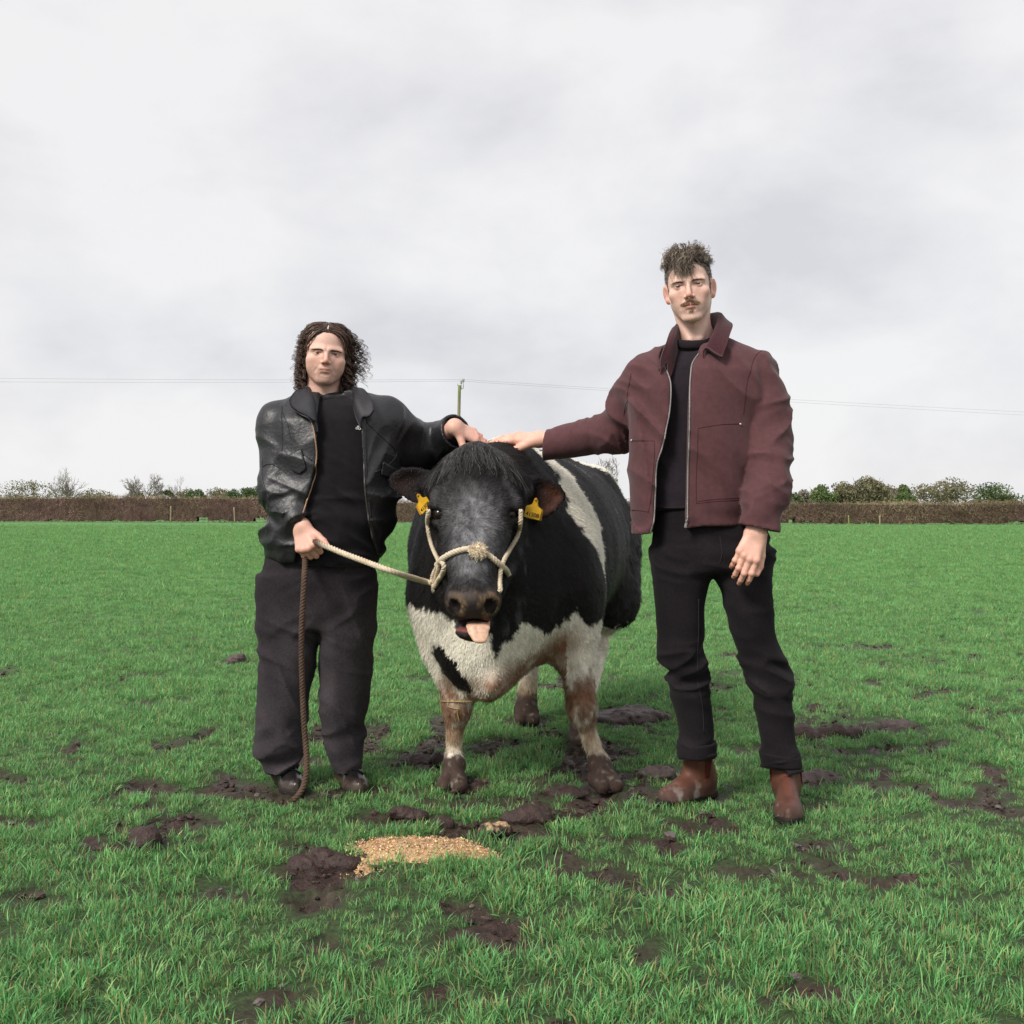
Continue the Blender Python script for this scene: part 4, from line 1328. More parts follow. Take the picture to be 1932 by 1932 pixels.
def place(T, p):
    """head-local cm -> world"""
    return T[0] + (p / 100.0 * T[2]) @ T[1].T
def unplace(T, P):
    return ((P - T[0]) @ T[1]) * 100.0 / T[2]

def add_eyes(T, person, iris):
    for s in (-1, 1):
        V, Q = uvsphere((0, 0, 0), 1.22, 28, 20)
        V = V @ rot('x', 90).T
        g = np.degrees(np.arccos(np.clip(-V[:, 1] / 1.22, -1, 1)))
        C = np.where((g < 30)[:, None], iris, A3(.50, .44, .40))
        C = np.where((g < 11)[:, None], A3(.008, .006, .006), C)
        V = V + A3(s * 3.2, -6.72, -.18)
        mk('eye', place(T, V), Q, M_eye, person, C)

def strands_on(T, person, name, roots, nrm, dirs, lens, rad, matl, tone, seed, curl=0.0, n=6, droop=0.0, parent=None):
    """short hairs (brows, moustache): head-local cm"""
    r = np.random.default_rng(seed)
    t = np.linspace(0, 1, n)
    P = roots[:, None] + dirs[:, None] * (lens[:, None, None] * t[None, :, None]) + nrm[:, None] * (.12 + .25 * np.sin(t * 2.6))[None, :, None] * .6
    P[..., 2] -= droop * t[None] ** 2
    if curl:
        ph = r.uniform(0, 6.28, (len(roots), 1))
        P[..., 0] += curl * np.sin(t * 7 + ph); P[..., 2] += curl * np.cos(t * 7 + ph)
    V, fs = tubes(place(T, P.reshape(-1, 3)).reshape(P.shape), (np.linspace(rad, rad * .35, n) / 100)[None].repeat(len(roots), 0), 3, False)
    C = np.asarray(tone) * r.uniform(.6, 1.45, (len(roots), 1))
    return mk(name, V, fs, matl, parent or person, np.repeat(C, n * 3, 0))

def hand_segs(wrist, f, n, thumb, curls, tdir, sc=1.0, spread=3.0, tcurl=(15, 20)):
    """five-fingered hand: returns capsules; f along the hand, n out of its back, thumb=+1/-1 side"""
    f = np.asarray(f, float); f /= np.linalg.norm(f)
    n = np.asarray(n, float); n -= (n @ f) * f; n /= np.linalg.norm(n)
    s = np.cross(n, f) * thumb
    S, segs_f, nails = [], [], []
    offs = [.030, .0095, -.0110, -.0290]
    frm = [.090, .094, .089, .080]
    lens = [(.043, .026, .021), (.048, .030, .022), (.044, .028, .021), (.034, .021, .019)]
    rad = [(.0103, .0093, .0085, .0072), (.0106, .0095, .0087, .0073), (.0101, .0090, .0083, .0070), (.0090, .0080, .0074, .0063)]
    palm = []
    for i in range(4):
        b = wrist + (f * frm[i] + s * offs[i] * .98) * sc
        palm.append((wrist + (f * .018 + s * offs[i] * .62) * sc, b, .0148 * sc, .0128 * sc))
        ang = 0
        d = f * 1.0 + s * (offs[i] * spread)
        d /= np.linalg.norm(d)
        p = b
        fs_ = []
        for j in range(3):
            ang += curls[i][j]
            a = math.radians(ang)
            dd = d * math.cos(a) - n * math.sin(a)
            q = p + dd * lens[i][j] * sc
            fs_.append((p, q, rad[i][j] * sc, rad[i][j + 1] * sc))
            p = q
        segs_f.append(fs_)
        nails.append((fs_[-1], d * math.sin(a) + n * math.cos(a)))
    tb = wrist + (f * .026 + s * .026 - n * .006) * sc
    td = f * tdir[0] + s * tdir[1] + n * tdir[2]; td /= np.linalg.norm(td)
    th = []
    p, dd = tb, td
    ax = np.cross(td, f + 1e-3 * n); ax /= np.linalg.norm(ax) + 1e-9
    for j, (L, ra, rb) in enumerate(((.044, .0155, .0125), (.034, .0120, .0110), (.027, .0108, .0085))):
        q = p + dd * L * sc
        th.append((p, q, ra * sc, rb * sc)); p = q
        if j < 2:
            a = math.radians(tcurl[j]); dd = dd * math.cos(a) + np.cross(ax, dd) * math.sin(a)
    return dict(palm=palm, fingers=segs_f, thumb=th, wrist=np.asarray(wrist, float), f=f, n=n, s=s, sc=sc, nails=nails)

def hand_fn(P, h, elbow):
    d = None
    for a, b, ra, rb in h['palm']:
        e = rcone(P, a, b, ra, rb)
        d = e if d is None else smin(d, e, .012)
    sc = h['sc']
    arm = rcone(P, h['wrist'], elbow, .026 * sc, .036 * sc)
    arm = smin(arm, rcone(P, h['wrist'] + h['s'] * .010 * sc, h['wrist'] - h['s'] * .010 * sc, .024 * sc, .024 * sc), .015)
    d = smin(d, arm, .022)
    for fs_ in h['fingers']:
        e = None
        for a, b, ra, rb in fs_:
            g = rcone(P, a, b, ra, rb)
            e = g if e is None else smin(e, g, .003)
        e = smin(e, ell(P, fs_[0][0] + h['n'] * .003, (.0105 * sc,) * 3), .006)      # knuckle
        e = smin(e, ell(P, fs_[1][0] + h['n'] * .001, (.0098 * sc,) * 3), .004)
        d = smin(d, e, .0055)
    e = None
    for a, b, ra, rb in h['thumb']:
        g = rcone(P, a, b, ra, rb)
        e = g if e is None else smin(e, g, .004)
    return smin(d, e, .012)

def hand_cols(V, h, base_, seed):
    C = np.tile(base_, (len(V), 1)) * (1 + .07 * fbm(V * 60, 2, seed)[:, None])
    red = np.zeros(len(V))
    for fs_ in h['fingers'] + [h['thumb']]:
        for k, (a, b, ra, rb) in enumerate(fs_):
            red = np.maximum(red, np.exp(-(np.linalg.norm(V - a, axis=1) / .013) ** 2) * (.75 if k == 0 else .5))
        red = np.maximum(red, np.exp(-(np.linalg.norm(V - fs_[-1][1], axis=1) / .014) ** 2) * .7)
    C = mixc(C, base_ * A3(1.0, .55, .47), np.clip(red, 0, .8))
    for (a, b, ra, rb), nn in h['nails']:
        t = a * .25 + b * .75 + nn * rb
        C = mixc(C, base_ * A3(1.08, .80, .76), smoothstep(.0075, .0055, np.linalg.norm(V - t, axis=1)))
    return C

def hand_mesh(h, elbow, base_, seed, h_=.0021, cut=.13):
    pts = [h['wrist'] + (np.asarray(elbow) - h['wrist']) * min(1, cut / np.linalg.norm(np.asarray(elbow) - h['wrist']))]
    for fs_ in h['fingers'] + [h['thumb']]:
        pts += [fs_[0][0], fs_[1][0], fs_[-1][0], fs_[-1][1]]
    lo, hi = bounds(pts, .035)
    V, Q = isomesh(lambda P: hand_fn(P, h, elbow), lo, hi, h_)
    return V, Q, hand_cols(V, h, base_, seed)

def join_body(name, parts, person, matl):
    V, fs = merge([(v, q) for v, q, c in parts])
    return mk(name, V, fs, matl, person, np.concatenate([c for v, q, c in parts]))

def folds(P, direction, s_al, s_ac, seed, warp=.5):
    """ridged creases whose crests lie across `direction`"""
    Fm = frame(direction)
    q = P @ Fm
    q = q / np.array([s_al, s_ac, s_ac])
    q = q + warp * np.stack([vnoise(q * .7, seed + 1), vnoise(q * .7, seed + 2), vnoise(q * .7, seed + 3)], 1)
    return 1 - 2 * np.abs(vnoise(q, seed)) ** .8

def zrange(P, z0, z1, s=.03):
    return smoothstep(z0 - s, z0 + s, P[:, 2]) * smoothstep(z1 + s, z1 - s, P[:, 2])

def surf_patch(base_fn, poly, d0, off, th, front_y, rnd=.0015):
    """a panel of cloth lying on base_fn inside a polygon measured at depth d0"""
    pl = px_poly(poly, d0)
    def fn(P):
        a = poly2(P[:, 0], P[:, 2], pl)
        b = np.abs(base_fn(P) - off) - th
        d = smax(a, b, rnd * 2)
        return np.maximum(d, P[:, 1] - front_y)
    xs_ = [p[0] for p in pl]; zs2 = [p[1] for p in pl]
    return fn, (min(xs_) - .015, max(xs_) + .015, min(zs2) - .015, max(zs2) + .015)

def drape(base_fn, pts, off, y0, iters=28):
    """slide points (x, z) along +y from y0 until they sit off above base_fn"""
    P = np.array([[x, y0, z] for x, z in pts], float)
    for _ in range(iters):
        P[:, 1] += np.clip(base_fn(P) - off, -.03, .03) * .8
    return P
def px_drape(base_fn, pts, d0, off, y0, n):
    q = polyline([W(x, y, d0) for x, y in pts], n)
    return drape(base_fn, [(p[0], p[2]) for p in q], off, y0)

def boot_frame(heel, toe):
    f = A3(toe[0] - heel[0], toe[1] - heel[1], 0); L = np.linalg.norm(f); f /= L
    return A3(*heel), f, A3(-f[1], f[0], 0), L

def shoe_fn(P, heel, toe, ankle, kind, top):
    """heel/toe ground points of the shoe; ankle the shaft axis"""
    h, f, s, L = boot_frame(heel, toe)
    q = np.stack([(P - h) @ f / L, (P - h) @ s, P[:, 2] - h[2]], 1)      # 0..1 along, sideways, up
    t = np.clip(q[:, 0], -.2, 1.2)
    hw = np.interp(t, [-.05, .03, .12, .3, .5, .68, .82, .93, 1.0, 1.04], [.0, .022, .031, .033, .036, .045, .043, .030, .013, 0])
    hh = np.interp(t, [-.05, .0, .2, .42, .6, .75, .9, 1.0, 1.04], [.05, .075, .095, .092, .070, .053, .044, .030, .012])
    k = np.sqrt((q[:, 1] / (hw + 1e-4)) ** 2 + (np.maximum(q[:, 2] - .008, 0) / (hh + 1e-4)) ** 2)
    up = (k - 1) * np.minimum(hw, hh).clip(.012) * .8
    up = np.maximum(up, np.maximum(-q[:, 0] - .045, q[:, 0] - 1.035) * L)
    up = smax(up, -q[:, 2] + .012, .006)
    a = rcone(P, A3(*ankle[0]), A3(*ankle[1]), ankle[2], ankle[3])
    a = np.maximum(a, P[:, 2] - top)
    return smin(up, a, .03)
def sole_fn(P, heel, toe, th=.022):
    h, f, s, L = boot_frame(heel, toe)
    q0 = (P - h) @ f / L; q1 = (P - h) @ s; q2 = P[:, 2] - h[2]
    hw = np.interp(np.clip(q0, -.2, 1.2), [-.06, .02, .12, .3, .5, .68, .82, .94, 1.03, 1.07], [.004, .029, .036, .034, .036, .048, .046, .034, .016, .004])
    d = np.maximum(np.abs(q1) - hw, np.maximum(-q0 - .06, q0 - 1.06) * L)
    return smax(d, np.abs(q2 - th / 2 + .004) - th / 2, .004)

def neck_cut(P, c, r, z0, slope=.32, flare=.9):
    """opening for the neck, lower in front than behind"""
    zb = z0 + slope * (P[:, 1] - c[1])
    k = np.hypot((P[:, 0] - c[0]), (P[:, 1] - c[1]) * 1.08) - r - flare * np.maximum(P[:, 2] - zb - .01, 0)
    return np.maximum(k, zb - P[:, 2])

def collar_mesh(ridge, outer, drop=.032, th=.0042, ns=70, nt=13, inward=None):
    """folded collar: rises from the neck seam to a ridge and turns down to its outer edge"""
    Rg, Ou = polyline(ridge, ns), polyline(outer, ns)
    cen = Rg.mean(0)
    inn = cen - Rg; inn[:, 2] = 0; inn /= np.linalg.norm(inn, axis=1, keepdims=True)
    Ba = Rg + inn * .004 - A3(0, 0, drop)
    t = np.linspace(0, 1, nt)
    G_ = np.zeros((ns, nt, 3))
    for k in range(nt):
        if t[k] < .35:
            a = t[k] / .35; G_[:, k] = Ba * (1 - a) + Rg * a
        else:
            a = (t[k] - .35) / .65; G_[:, k] = Rg * (1 - a) + Ou * a
    G_[:, :, 2] += .006 * np.sin(np.clip((t - .30) / .35, 0, 1) * math.pi)[None]
    for _ in range(2): G_[:, 1:-1] = G_[:, 1:-1] * .5 + .25 * (G_[:, :-2] + G_[:, 2:])
    du = np.gradient(G_, axis=0); dv = np.gradient(G_, axis=1)
    N = np.cross(du, dv); N /= np.linalg.norm(N, axis=2, keepdims=True) + 1e-9
    V = np.concatenate([(G_ + N * th).reshape(-1, 3), (G_ - N * th).reshape(-1, 3)])
    i, j = np.meshgrid(np.arange(ns - 1), np.arange(nt - 1), indexing='ij')
    q = np.stack([i * nt + j, (i + 1) * nt + j, (i + 1) * nt + j + 1, i * nt + j + 1], -1).reshape(-1, 4)
    m = ns * nt
    ed = [q, q[:, ::-1] + m]
    loop = np.concatenate([np.arange(nt), (np.arange(1, ns) * nt + nt - 1), ((ns - 1) * nt + np.arange(nt - 2, -1, -1)), np.arange(ns - 2, 0, -1) * nt])
    l2 = np.roll(loop, -1)
    ed.append(np.stack([loop, loop + m, l2 + m, l2], 1))
    return V, [np.concatenate(ed)]
# ------------------------------------------------------------------ shorter man: leather jacket, long curls, holding the rope
DL = 4.05
LM = thing('person', 'man with long dark curly hair in a black leather jacket holding the rope', 'person', (W(602, 966, DL)[0], DL, 0))
SKL = A3(.74, .465, .375)
qL = dict(w=1.09, nz=.65, smile=.24, jaw=2.0, jr=1.5, cheek=2.5, chin=-9.5, slit=.38, nose=.985, mouth=-6.0, beard=.42, neck=6.1, lip=A3(.44, .19, .155))
TL = (W(607.5, 664, 3.995) + A3(0, .083, 0), rot('y', 4.5) @ rot('z', 11) @ rot('x', 2.5), 1.0)
hfL = lambda P: head_fn(unplace(TL, P), qL) / 100
lo, hi = bounds([TL[0] + A3(-.15, -.12, -.24), TL[0] + A3(.15, .13, .125)], 0)
Vh, Qh = isomesh(hfL, lo, hi, .0023)
Ch = skin_cols(unplace(TL, Vh), qL, SKL, 4)
# right hand closed round the rope; left hand laid on the cow's neck
wA, eA = W(568, 993, 3.90), W(531, 925, 3.98)
hA = hand_segs(wA, W(579, 1040, 3.86) - wA, A3(-.35, -.9, .25), 1, [(72, 92, 60), (70, 95, 60), (66, 95, 60), (60, 95, 60)], (.78, .62, .02), .98, 2.0, (8, 6))
wB, eB = W(857, 805, 4.075), W(800, 850, 4.24)
hB = hand_segs(wB, A3(.115, .040, -.052), A3(.0, -.62, .78), -1, [(4, 18, 14), (8, 22, 14), (12, 24, 16), (14, 26, 18)], (.55, .75, -.35), .98, 4.0)
def bodyL_fn(P):
    d = rcone(P, W(602, 880, DL + .03), W(602, 1000, DL + .03), .10, .10)
    d = smin(d, chain(P, [W(535, 815, DL + .02), eA + A3(.01, .02, 0), wA + (eA - wA) * .35], [.055, .042, .034]), .03)
    d = smin(d, chain(P, [W(712, 815, DL + .03), eB, wB + (eB - wB) * .35], [.055, .042, .034]), .03)
    d = smin(d, chain(P, [W(552, 1060, 4.07), W(542, 1260, 4.08), W(533, 1440, 4.1)], [.075, .055, .042]), .03)
    return smin(d, chain(P, [W(652, 1060, 4.07), W(650, 1260, 4.08), W(652, 1430, 4.1)], [.075, .055, .042]), .03)
Vb, Qb = isomesh(bodyL_fn, (-.98, 3.8, .05), (-.15, 4.45, 1.42), .012)
join_body('body', [(Vh, Qh, Ch), hand_mesh(hA, eA, SKL * A3(1.0, .93, .9), 5), hand_mesh(hB, eB, SKL * A3(1.0, .93, .9), 6), (Vb, Qb, np.tile(SKL, (len(Vb), 1)))], LM, M_skin)
add_eyes(TL, LM, A3(.055, .045, .035))

# ---- T-shirt
M_tee = mat('black_jersey', (.0135, .0115, .0135), rough=.95, spec=.08, sheen=.12, var=.25, vscale=40, bump=.25, bscale=900, bdist=.0008)
teeL = px_loft([(744, 588, 662), (752, 577, 672), (770, 552, 700), (800, 530, 722), (860, 524, 735), (930, 524, 735), (990, 522, 728), (1040, 515, 715), (1062, 512, 712)],
               DL, lambda y, a: np.interp(y, [744, 752, 775, 820, 900, 960, 1000, 1062], [.058, .068, .105, .130, .138, .150, .150, .138]), 2.0, lambda y: DL + np.interp(y, [744, 775, 820], [.048, .03, 0]), .008)
def tee_L(P):
    d = teeL(P)
    nk = TL[0] + A3(.008, .022, -.13)
    d = smax(d, -neck_cut(P, nk + A3(0, -.012, 0), .064, nk[2] - .020), .006)
    near = np.abs(d) < .04
    Q = P[near]
    f = .0055 * folds(Q, A3(.55, 0, .8), .055, .22, 11) * zrange(Q, .8, 1.2) + .009 * folds(Q, A3(.10, 0, 1), .045, .16, 12) * smoothstep(1.12, 1.0, Q[:, 2])
    d[near] -= f
    return d
tee_o = iso('t_shirt', tee_L, (-.9, 3.86, .8), (-.33, 4.24, 1.46), .0055, M_tee, LM)
# ribbed neckband
nk = TL[0] + A3(.004, .018, -.13)
ph = np.linspace(0, 2 * math.pi, 60)
ring = np.stack([nk[0] + .066 * np.sin(ph), nk[1] - .012 - .062 * np.cos(ph), nk[2] - .020 - .022 * np.cos(ph)], 1)
def band_fn(pts, hw, th):
    def fn(P):
        d = np.full(len(P), 9.0)
        for a, b in zip(pts[:-1], pts[1:]):
            e, t = seg(P * A3(1, 1, hw), a * A3(1, 1, hw), b * A3(1, 1, hw))
            d = np.minimum(d, e)
        return d - th
    return fn
iso('neckband', band_fn(ring[::2], .55, .0065), *bounds(ring, .02), .0045, mat('rib_knit', (.016, .015, .018), rough=.95, spec=.08, bump=.4, bscale=700), tee_o)

# ---- leather jacket
M_leather = mat('black_leather', (.0125, .0120, .0145), rough=.44, spec=.55, var=.45, vscale=22, bump=.42, bscale=95, bdetail=6, bdist=.004, rvar=.16)
M_zip = mat('brass_zip', (.32, .20, .13), rough=.45, spec=.5, metal=.5, bump=.6, bscale=700)
M_zipd = mat('dark_zip', (.07, .06, .06), rough=.4, spec=.5, metal=.4)
jL = px_loft([(737, 568, 690), (746, 546, 708), (757, 526, 732), (772, 508, 746), (800, 502, 752), (850, 504, 752), (920, 507, 752), (975, 505, 748), (1010, 503, 736), (1030, 502, 726), (1056, 507, 716)],
             DL, lambda y, a: np.interp(y, [737, 746, 760, 790, 850, 930, 1000, 1040, 1056], [.070, .082, .112, .140, .156, .170, .172, .155, .148]), 2.2, lambda y: DL + np.interp(y, [737, 760, 800], [.045, .03, 0]), .02)
shL, elL = W(528, 798, DL), W(530, 925, 3.99)
shR, elR = W(722, 795, DL + .02), W(793, 858, 4.25)
openL = [(745, 594), (800, 597), (850, 599), (905, 590), (965, 574), (1000, 568), (1060, 556)]
openR = [(745, 664), (785, 680), (860, 683), (920, 687), (980, 694), (1035, 704), (1060, 710)]
zo = [W(0, y, 3.9)[2] for y, x in openL]; oL = hermite(zo, [W(x, 0, 3.9)[0] for y, x in openL])
zo = [W(0, y, 3.9)[2] for y, x in openR]; oR = hermite(zo, [W(x, 0, 3.9)[0] for y, x in openR])
def arm_w(P, a, b):
    ab = b - a
    return np.clip((P - a) @ ab / (ab @ ab), -.3, 1.3)
wrA = wA + (eA - wA) * .12
cuffB0, cuffB1 = W(838, 828, 4.17), W(872, 809, 4.085)
def jacketL_body(P):
    d = jL(P)
    near = np.abs(d) < .06
    Q = P[near]
    f = .010 * folds(Q, A3(.35, 0, .9), .085, .24, 21) * smoothstep(1.3, 1.1, Q[:, 2])
    f += .012 * folds(Q, A3(0, 0, 1), .05, .09, 22) * smoothstep(1.0, .93, Q[:, 2]) * smoothstep(.86, .90, Q[:, 2])
    f += .005 * folds(Q, A3(1, 0, -.3), .05, .16, 23)
    d[near] -= f
    # waistband drawn in
    d = smin(d, np.maximum(jL(P, -.008), np.abs(P[:, 2] - W(0, 1042, DL)[2]) - .026), .006)
    return d
def sleeve_folds(P, a, b, amp, s1, s2, seed):
    return amp * folds(P, b - a, s1, s2, seed, .8)
def jacketL_arms(P):
    u = rcone(P, shL, elL, .080, .072)
    n = np.abs(u) < .05
    u[n] -= .009 * folds(P[n], A3(.25, 0, 1), .07, .16, 31, .7) + .005 * folds(P[n], A3(-.5, 0, 1), .035, .09, 32, .7) * smoothstep(1.16, 1.05, P[n][:, 2])
    v = chain(P, [elL, elL * .35 + wrA * .65, wrA], [.071, .062, .055])
    n = np.abs(v) < .05
    v[n] -= .011 * folds(P[n], wrA - elL, .042, .10, 33, .8)
    a = smin(u, v, .03)
    # tucked over the cuff
    c = rcone(P, wrA + (elL - wrA) * .22, wrA + (wrA - elL) * .04, .056, .0545)
    cax = (wrA - elL) / np.linalg.norm(wrA - elL)
    c = np.maximum(c, (P - wrA) @ cax - .012)
    a = np.maximum(a, (P - wrA) @ cax + .022)
    a = smin(a, c, .005)
    a = smax(a, -rcone(P, wrA + cax * -.05, wrA + cax * .08, .038, .044), .004)
    # raised arm
    w = chain(P, [shR, shR * .45 + elR * .55 + A3(0, 0, .005), elR], [.094, .090, .082])
    n = np.abs(w) < .05
    w[n] -= .010 * folds(P[n], elR - shR, .07, .16, 41, .7)
    w2 = rcone(P, elR, cuffB0, .080, .068)
    n = np.abs(w2) < .05
    w2[n] -= .011 * folds(P[n], cuffB0 - elR, .045, .12, 42, .7)
    b = smin(w, w2, .03)
    cb = (cuffB1 - cuffB0) / np.linalg.norm(cuffB1 - cuffB0)
    k = rcone(P, cuffB0, cuffB1 + cb * .05, .066, .074)
    k = np.maximum(k, np.abs((P - cuffB0) @ cb - .03) - .052)
    k = smax(k, -rcone(P, cuffB0 - cb * .01, cuffB1 + cb * .09, .053, .064), .005)
    b = smin(b, k, .008)
    # hanging cloth under the raised arm
    b = smin(b, rcone(P, W(735, 850, DL + .03), W(772, 862, DL + .10), .06, .06), .05)
    return a, b
def jacketL(P):
    d = jacketL_body(P)
    x, y, z = P.T
    xl = np.interp(z, *oL); xr = np.interp(z, *oR)
    op = np.maximum(np.maximum(xl - x, x - xr), y - DL)
    d = smax(d, -op, .006)
    nk = TL[0] + A3(.004, .022, -.10)
    d = smax(d, -neck_cut(P, nk + A3(0, -.012, 0), .072, nk[2] - .030), .008)
    a, b = jacketL_arms(P)
    return smin(smin(d, a, .022), b, .03)
jackL = iso('jacket', jacketL, (-.99, 3.74, .80), (-.13, 4.42, 1.47), .0056, M_leather, LM)
jb = lambda P: jacketL_body(P)
# collar leaves
M_suede = mat('collar_leather', (.021, .020, .025), rough=.6, spec=.4, var=.4, vscale=40, bump=.5, bscale=220, bdist=.002)
V, fs = collar_mesh([W(597, 800, 3.895), W(594, 770, 3.915), W(590, 748, 3.95), W(582, 737, 4.02), W(596, 729, 4.11), W(625, 727, 4.15), W(656, 729, 4.11), W(670, 738, 4.02), W(670, 752, 3.95), W(675, 772, 3.915), W(683, 790, 3.895)],
                   [W(581, 787, 3.885), W(560, 776, 3.90), W(546, 761, 3.925), W(555, 742, 3.99), W(575, 733, 4.14), W(625, 734, 4.195), W(676, 733, 4.14), W(692, 741, 4.0), W(700, 756, 3.935), W(706, 772, 3.90), W(698, 785, 3.89)])
mk('collar', V, fs, M_suede, jackL)
# front edges with zip, patch pockets, seams, studs
zl = px_drape(jacketL, [(583, 785), (592, 812), (598, 850), (596, 885), (588, 920), (579, 950), (575, 968)], 3.9, .002, 3.75, 60)
V, fs = tubes([zl], np.full((1, 60), .0032), 6)
mk('zip', V, fs, M_zip, jackL)
zr = px_drape(jacketL, [(684, 800), (685, 840), (687, 880), (690, 930), (695, 975), (704, 1030), (712, 1050)], 3.9, .002, 3.75, 60)
V, fs = tubes([zr], np.full((1, 60), .0035), 6)
mk('zip', V, fs, M_zipd, jackL)
fn, (x0, x1, z0, z1) = surf_patch(jL, [(681, 790), (690, 790), (692, 840), (697, 920), (705, 990), (714, 1046), (708, 1048), (698, 985), (689, 900), (684, 840)], 3.92, .006, .0035, DL)
iso('storm_flap', fn, (x0, 3.75, z0), (x1, 4.1, z1), .0036, M_leather, jackL)
for poly in ([(547, 858), (572, 848), (582, 886), (568, 896), (553, 890)], [(722, 870), (745, 884), (742, 906), (718, 896)]):
    fn, (x0, x1, z0, z1) = surf_patch(jacketL_body, poly, 3.92, .003, .0045, DL)
    iso('pocket_flap', fn, (x0, 3.74, z0), (x1, 4.1, z1), .0036, M_leather, jackL)
seamp = [px_drape(jacketL, p, 3.9, .0, 3.72, 40) for p in
         ([(521, 765), (540, 800), (548, 830), (565, 850), (590, 870)], [(690, 795), (715, 820), (742, 850), (730, 875), (708, 890)], [(742, 850), (752, 875), (740, 884)],
          [(488, 880), (500, 875), (518, 878), (538, 893)], [(486, 862), (490, 900), (502, 930), (520, 955), (537, 975)], [(523, 762), (528, 800), (530, 850)])]
for p in seamp:
    V, fs = tubes([p], np.full((1, 40), .0024), 5)
    mk('seam', V, fs, M_leather, jackL)
# small white sports mark on the chest, cut by the jacket edge: bars and two rings
M_white = mat('white_print', (.72, .70, .70), rough=.7, spec=.2)
sp = 25.2 / 1932 * .7728 * 1.0
lg = []
def lp(u, v):        # pixels of a close crop of the print -> print coordinates
    return (840 + u * 70 / 1932) * .7728, (1010 + v * 70 / 1932) * .7728
def quad(pts):
    q = [lp(*p) for p in pts]
    P = drape(tee_L, [(W(a, b, 3.92)[0], W(a, b, 3.92)[2]) for a, b in q], .0015, 3.8)
    n = len(P); F_ = P + A3(0, .001, 0)
    return np.vstack([P, F_]), [np.arange(n)[None], np.stack([np.arange(n), np.arange(n) + n, (np.arange(n) + 1) % n + n, (np.arange(n) + 1) % n], 1)]
lg.append(quad([(760, 790), (865, 735), (945, 850), (790, 845)]))
lg.append(quad([(890, 705), (1010, 625), (1040, 900), (985, 870)]))
for cx_, cy_ in ((785, 935), (945, 960)):
    ph = np.linspace(0, 2 * math.pi, 17)
    q = [lp(cx_ + 68 * math.cos(a), cy_ + 66 * math.sin(a)) for a in ph]
    P = drape(tee_L, [(W(a, b, 3.92)[0], W(a, b, 3.92)[2]) for a, b in q], .0015, 3.8)
    lg.append(tubes([P], np.full((1, 17), .0017), 4, False))
V, fs = merge(lg)
mk('chest_mark', V, fs, M_white, tee_o, smooth=False)

# ---- trousers
M_denimL = mat('washed_black_denim', attr=True, rough=.95, spec=.08, sheen=.03, var=.30, vscale=120, bump=.3, bscale=1100, bdist=.0008)
dTL = 4.07
hipL = px_loft([(985, 520, 704), (1020, 508, 706), (1060, 500, 706), (1100, 493, 706), (1150, 491, 705), (1185, 491, 705)], dTL, lambda y, a: np.interp(y, [985, 1060, 1120, 1185], [.125, .138, .138, .115]), 2.3, None, .02)
legLL = px_loft([(1090, 491, 606), (1182, 491, 606), (1251, 492, 593), (1296, 489, 585), (1345, 487, 579), (1386, 486, 574), (1416, 488, 570), (1435, 494, 566), (1448, 500, 562), (1456, 503, 559)],
                lambda y: np.interp(y, [1090, 1456], [4.07, 4.09]), lambda y, a: np.interp(y, [1090, 1200, 1350, 1400, 1456], [.115, .108, .100, .098, .075]), 2.2, None, .006)
legLR = px_loft([(1090, 600, 706), (1182, 606, 704), (1236, 607, 696), (1275, 605, 697), (1296, 605, 696), (1341, 605, 688), (1368, 608, 682), (1392, 611, 690), (1415, 616, 688), (1437, 625, 683), (1447, 629, 680)],
                lambda y: np.interp(y, [1090, 1447], [4.07, 4.09]), lambda y, a: np.interp(y, [1090, 1200, 1350, 1400, 1447], [.115, .105, .095, .09, .07]), 2.2, None, .006)
def trouL(P):
    a, b = legLL(P), legLR(P)
    for d, kz, sd in ((a, .58, 51), (b, .56, 61)):
        n = np.abs(d) < .05
        Q = P[n]
        f = .006 * folds(Q, A3(1, 0, .35), .05, .30, sd) + .006 * folds(Q, A3(.55, 0, .8), .07, .2, sd + 5) + .012 * folds(Q, A3(.5, 0, 1), .07, .20, sd + 1) * zrange(Q, kz - .12, kz + .03, .05)
        f += .010 * folds(Q, A3(-.4, 0, 1), .05, .15, sd + 2) * smoothstep(.30, .14, Q[:, 2])
        d[n] -= f
    d = smin(hipL(P), smin(a, b, .012), .03)
    n = np.abs(d) < .05
    Q = P[n]
    d[n] -= .004 * folds(Q, A3(-.6, 0, 1), .05, .2, 71) * zrange(Q, .55, .8, .05)
    return d
def trou_colL(V):
    n = fbm(V * 14, 3, 77)
    fade = np.clip(.5 + .6 * fbm(V * np.array([9, 9, 4.]), 2, 78), 0, 1) * (.45 + .55 * smoothstep(.85, .55, V[:, 2]))
    C = mixc(np.tile(A3(.0185, .0150, .0175), (len(V), 1)), (.060, .051, .057), fade) * (1 + .15 * n[:, None])
    return C
TRL = iso('trousers', trouL, (-.97, 3.88, .06), (-.45, 4.28, 1.0), .0056, M_denimL, LM, trou_colL)
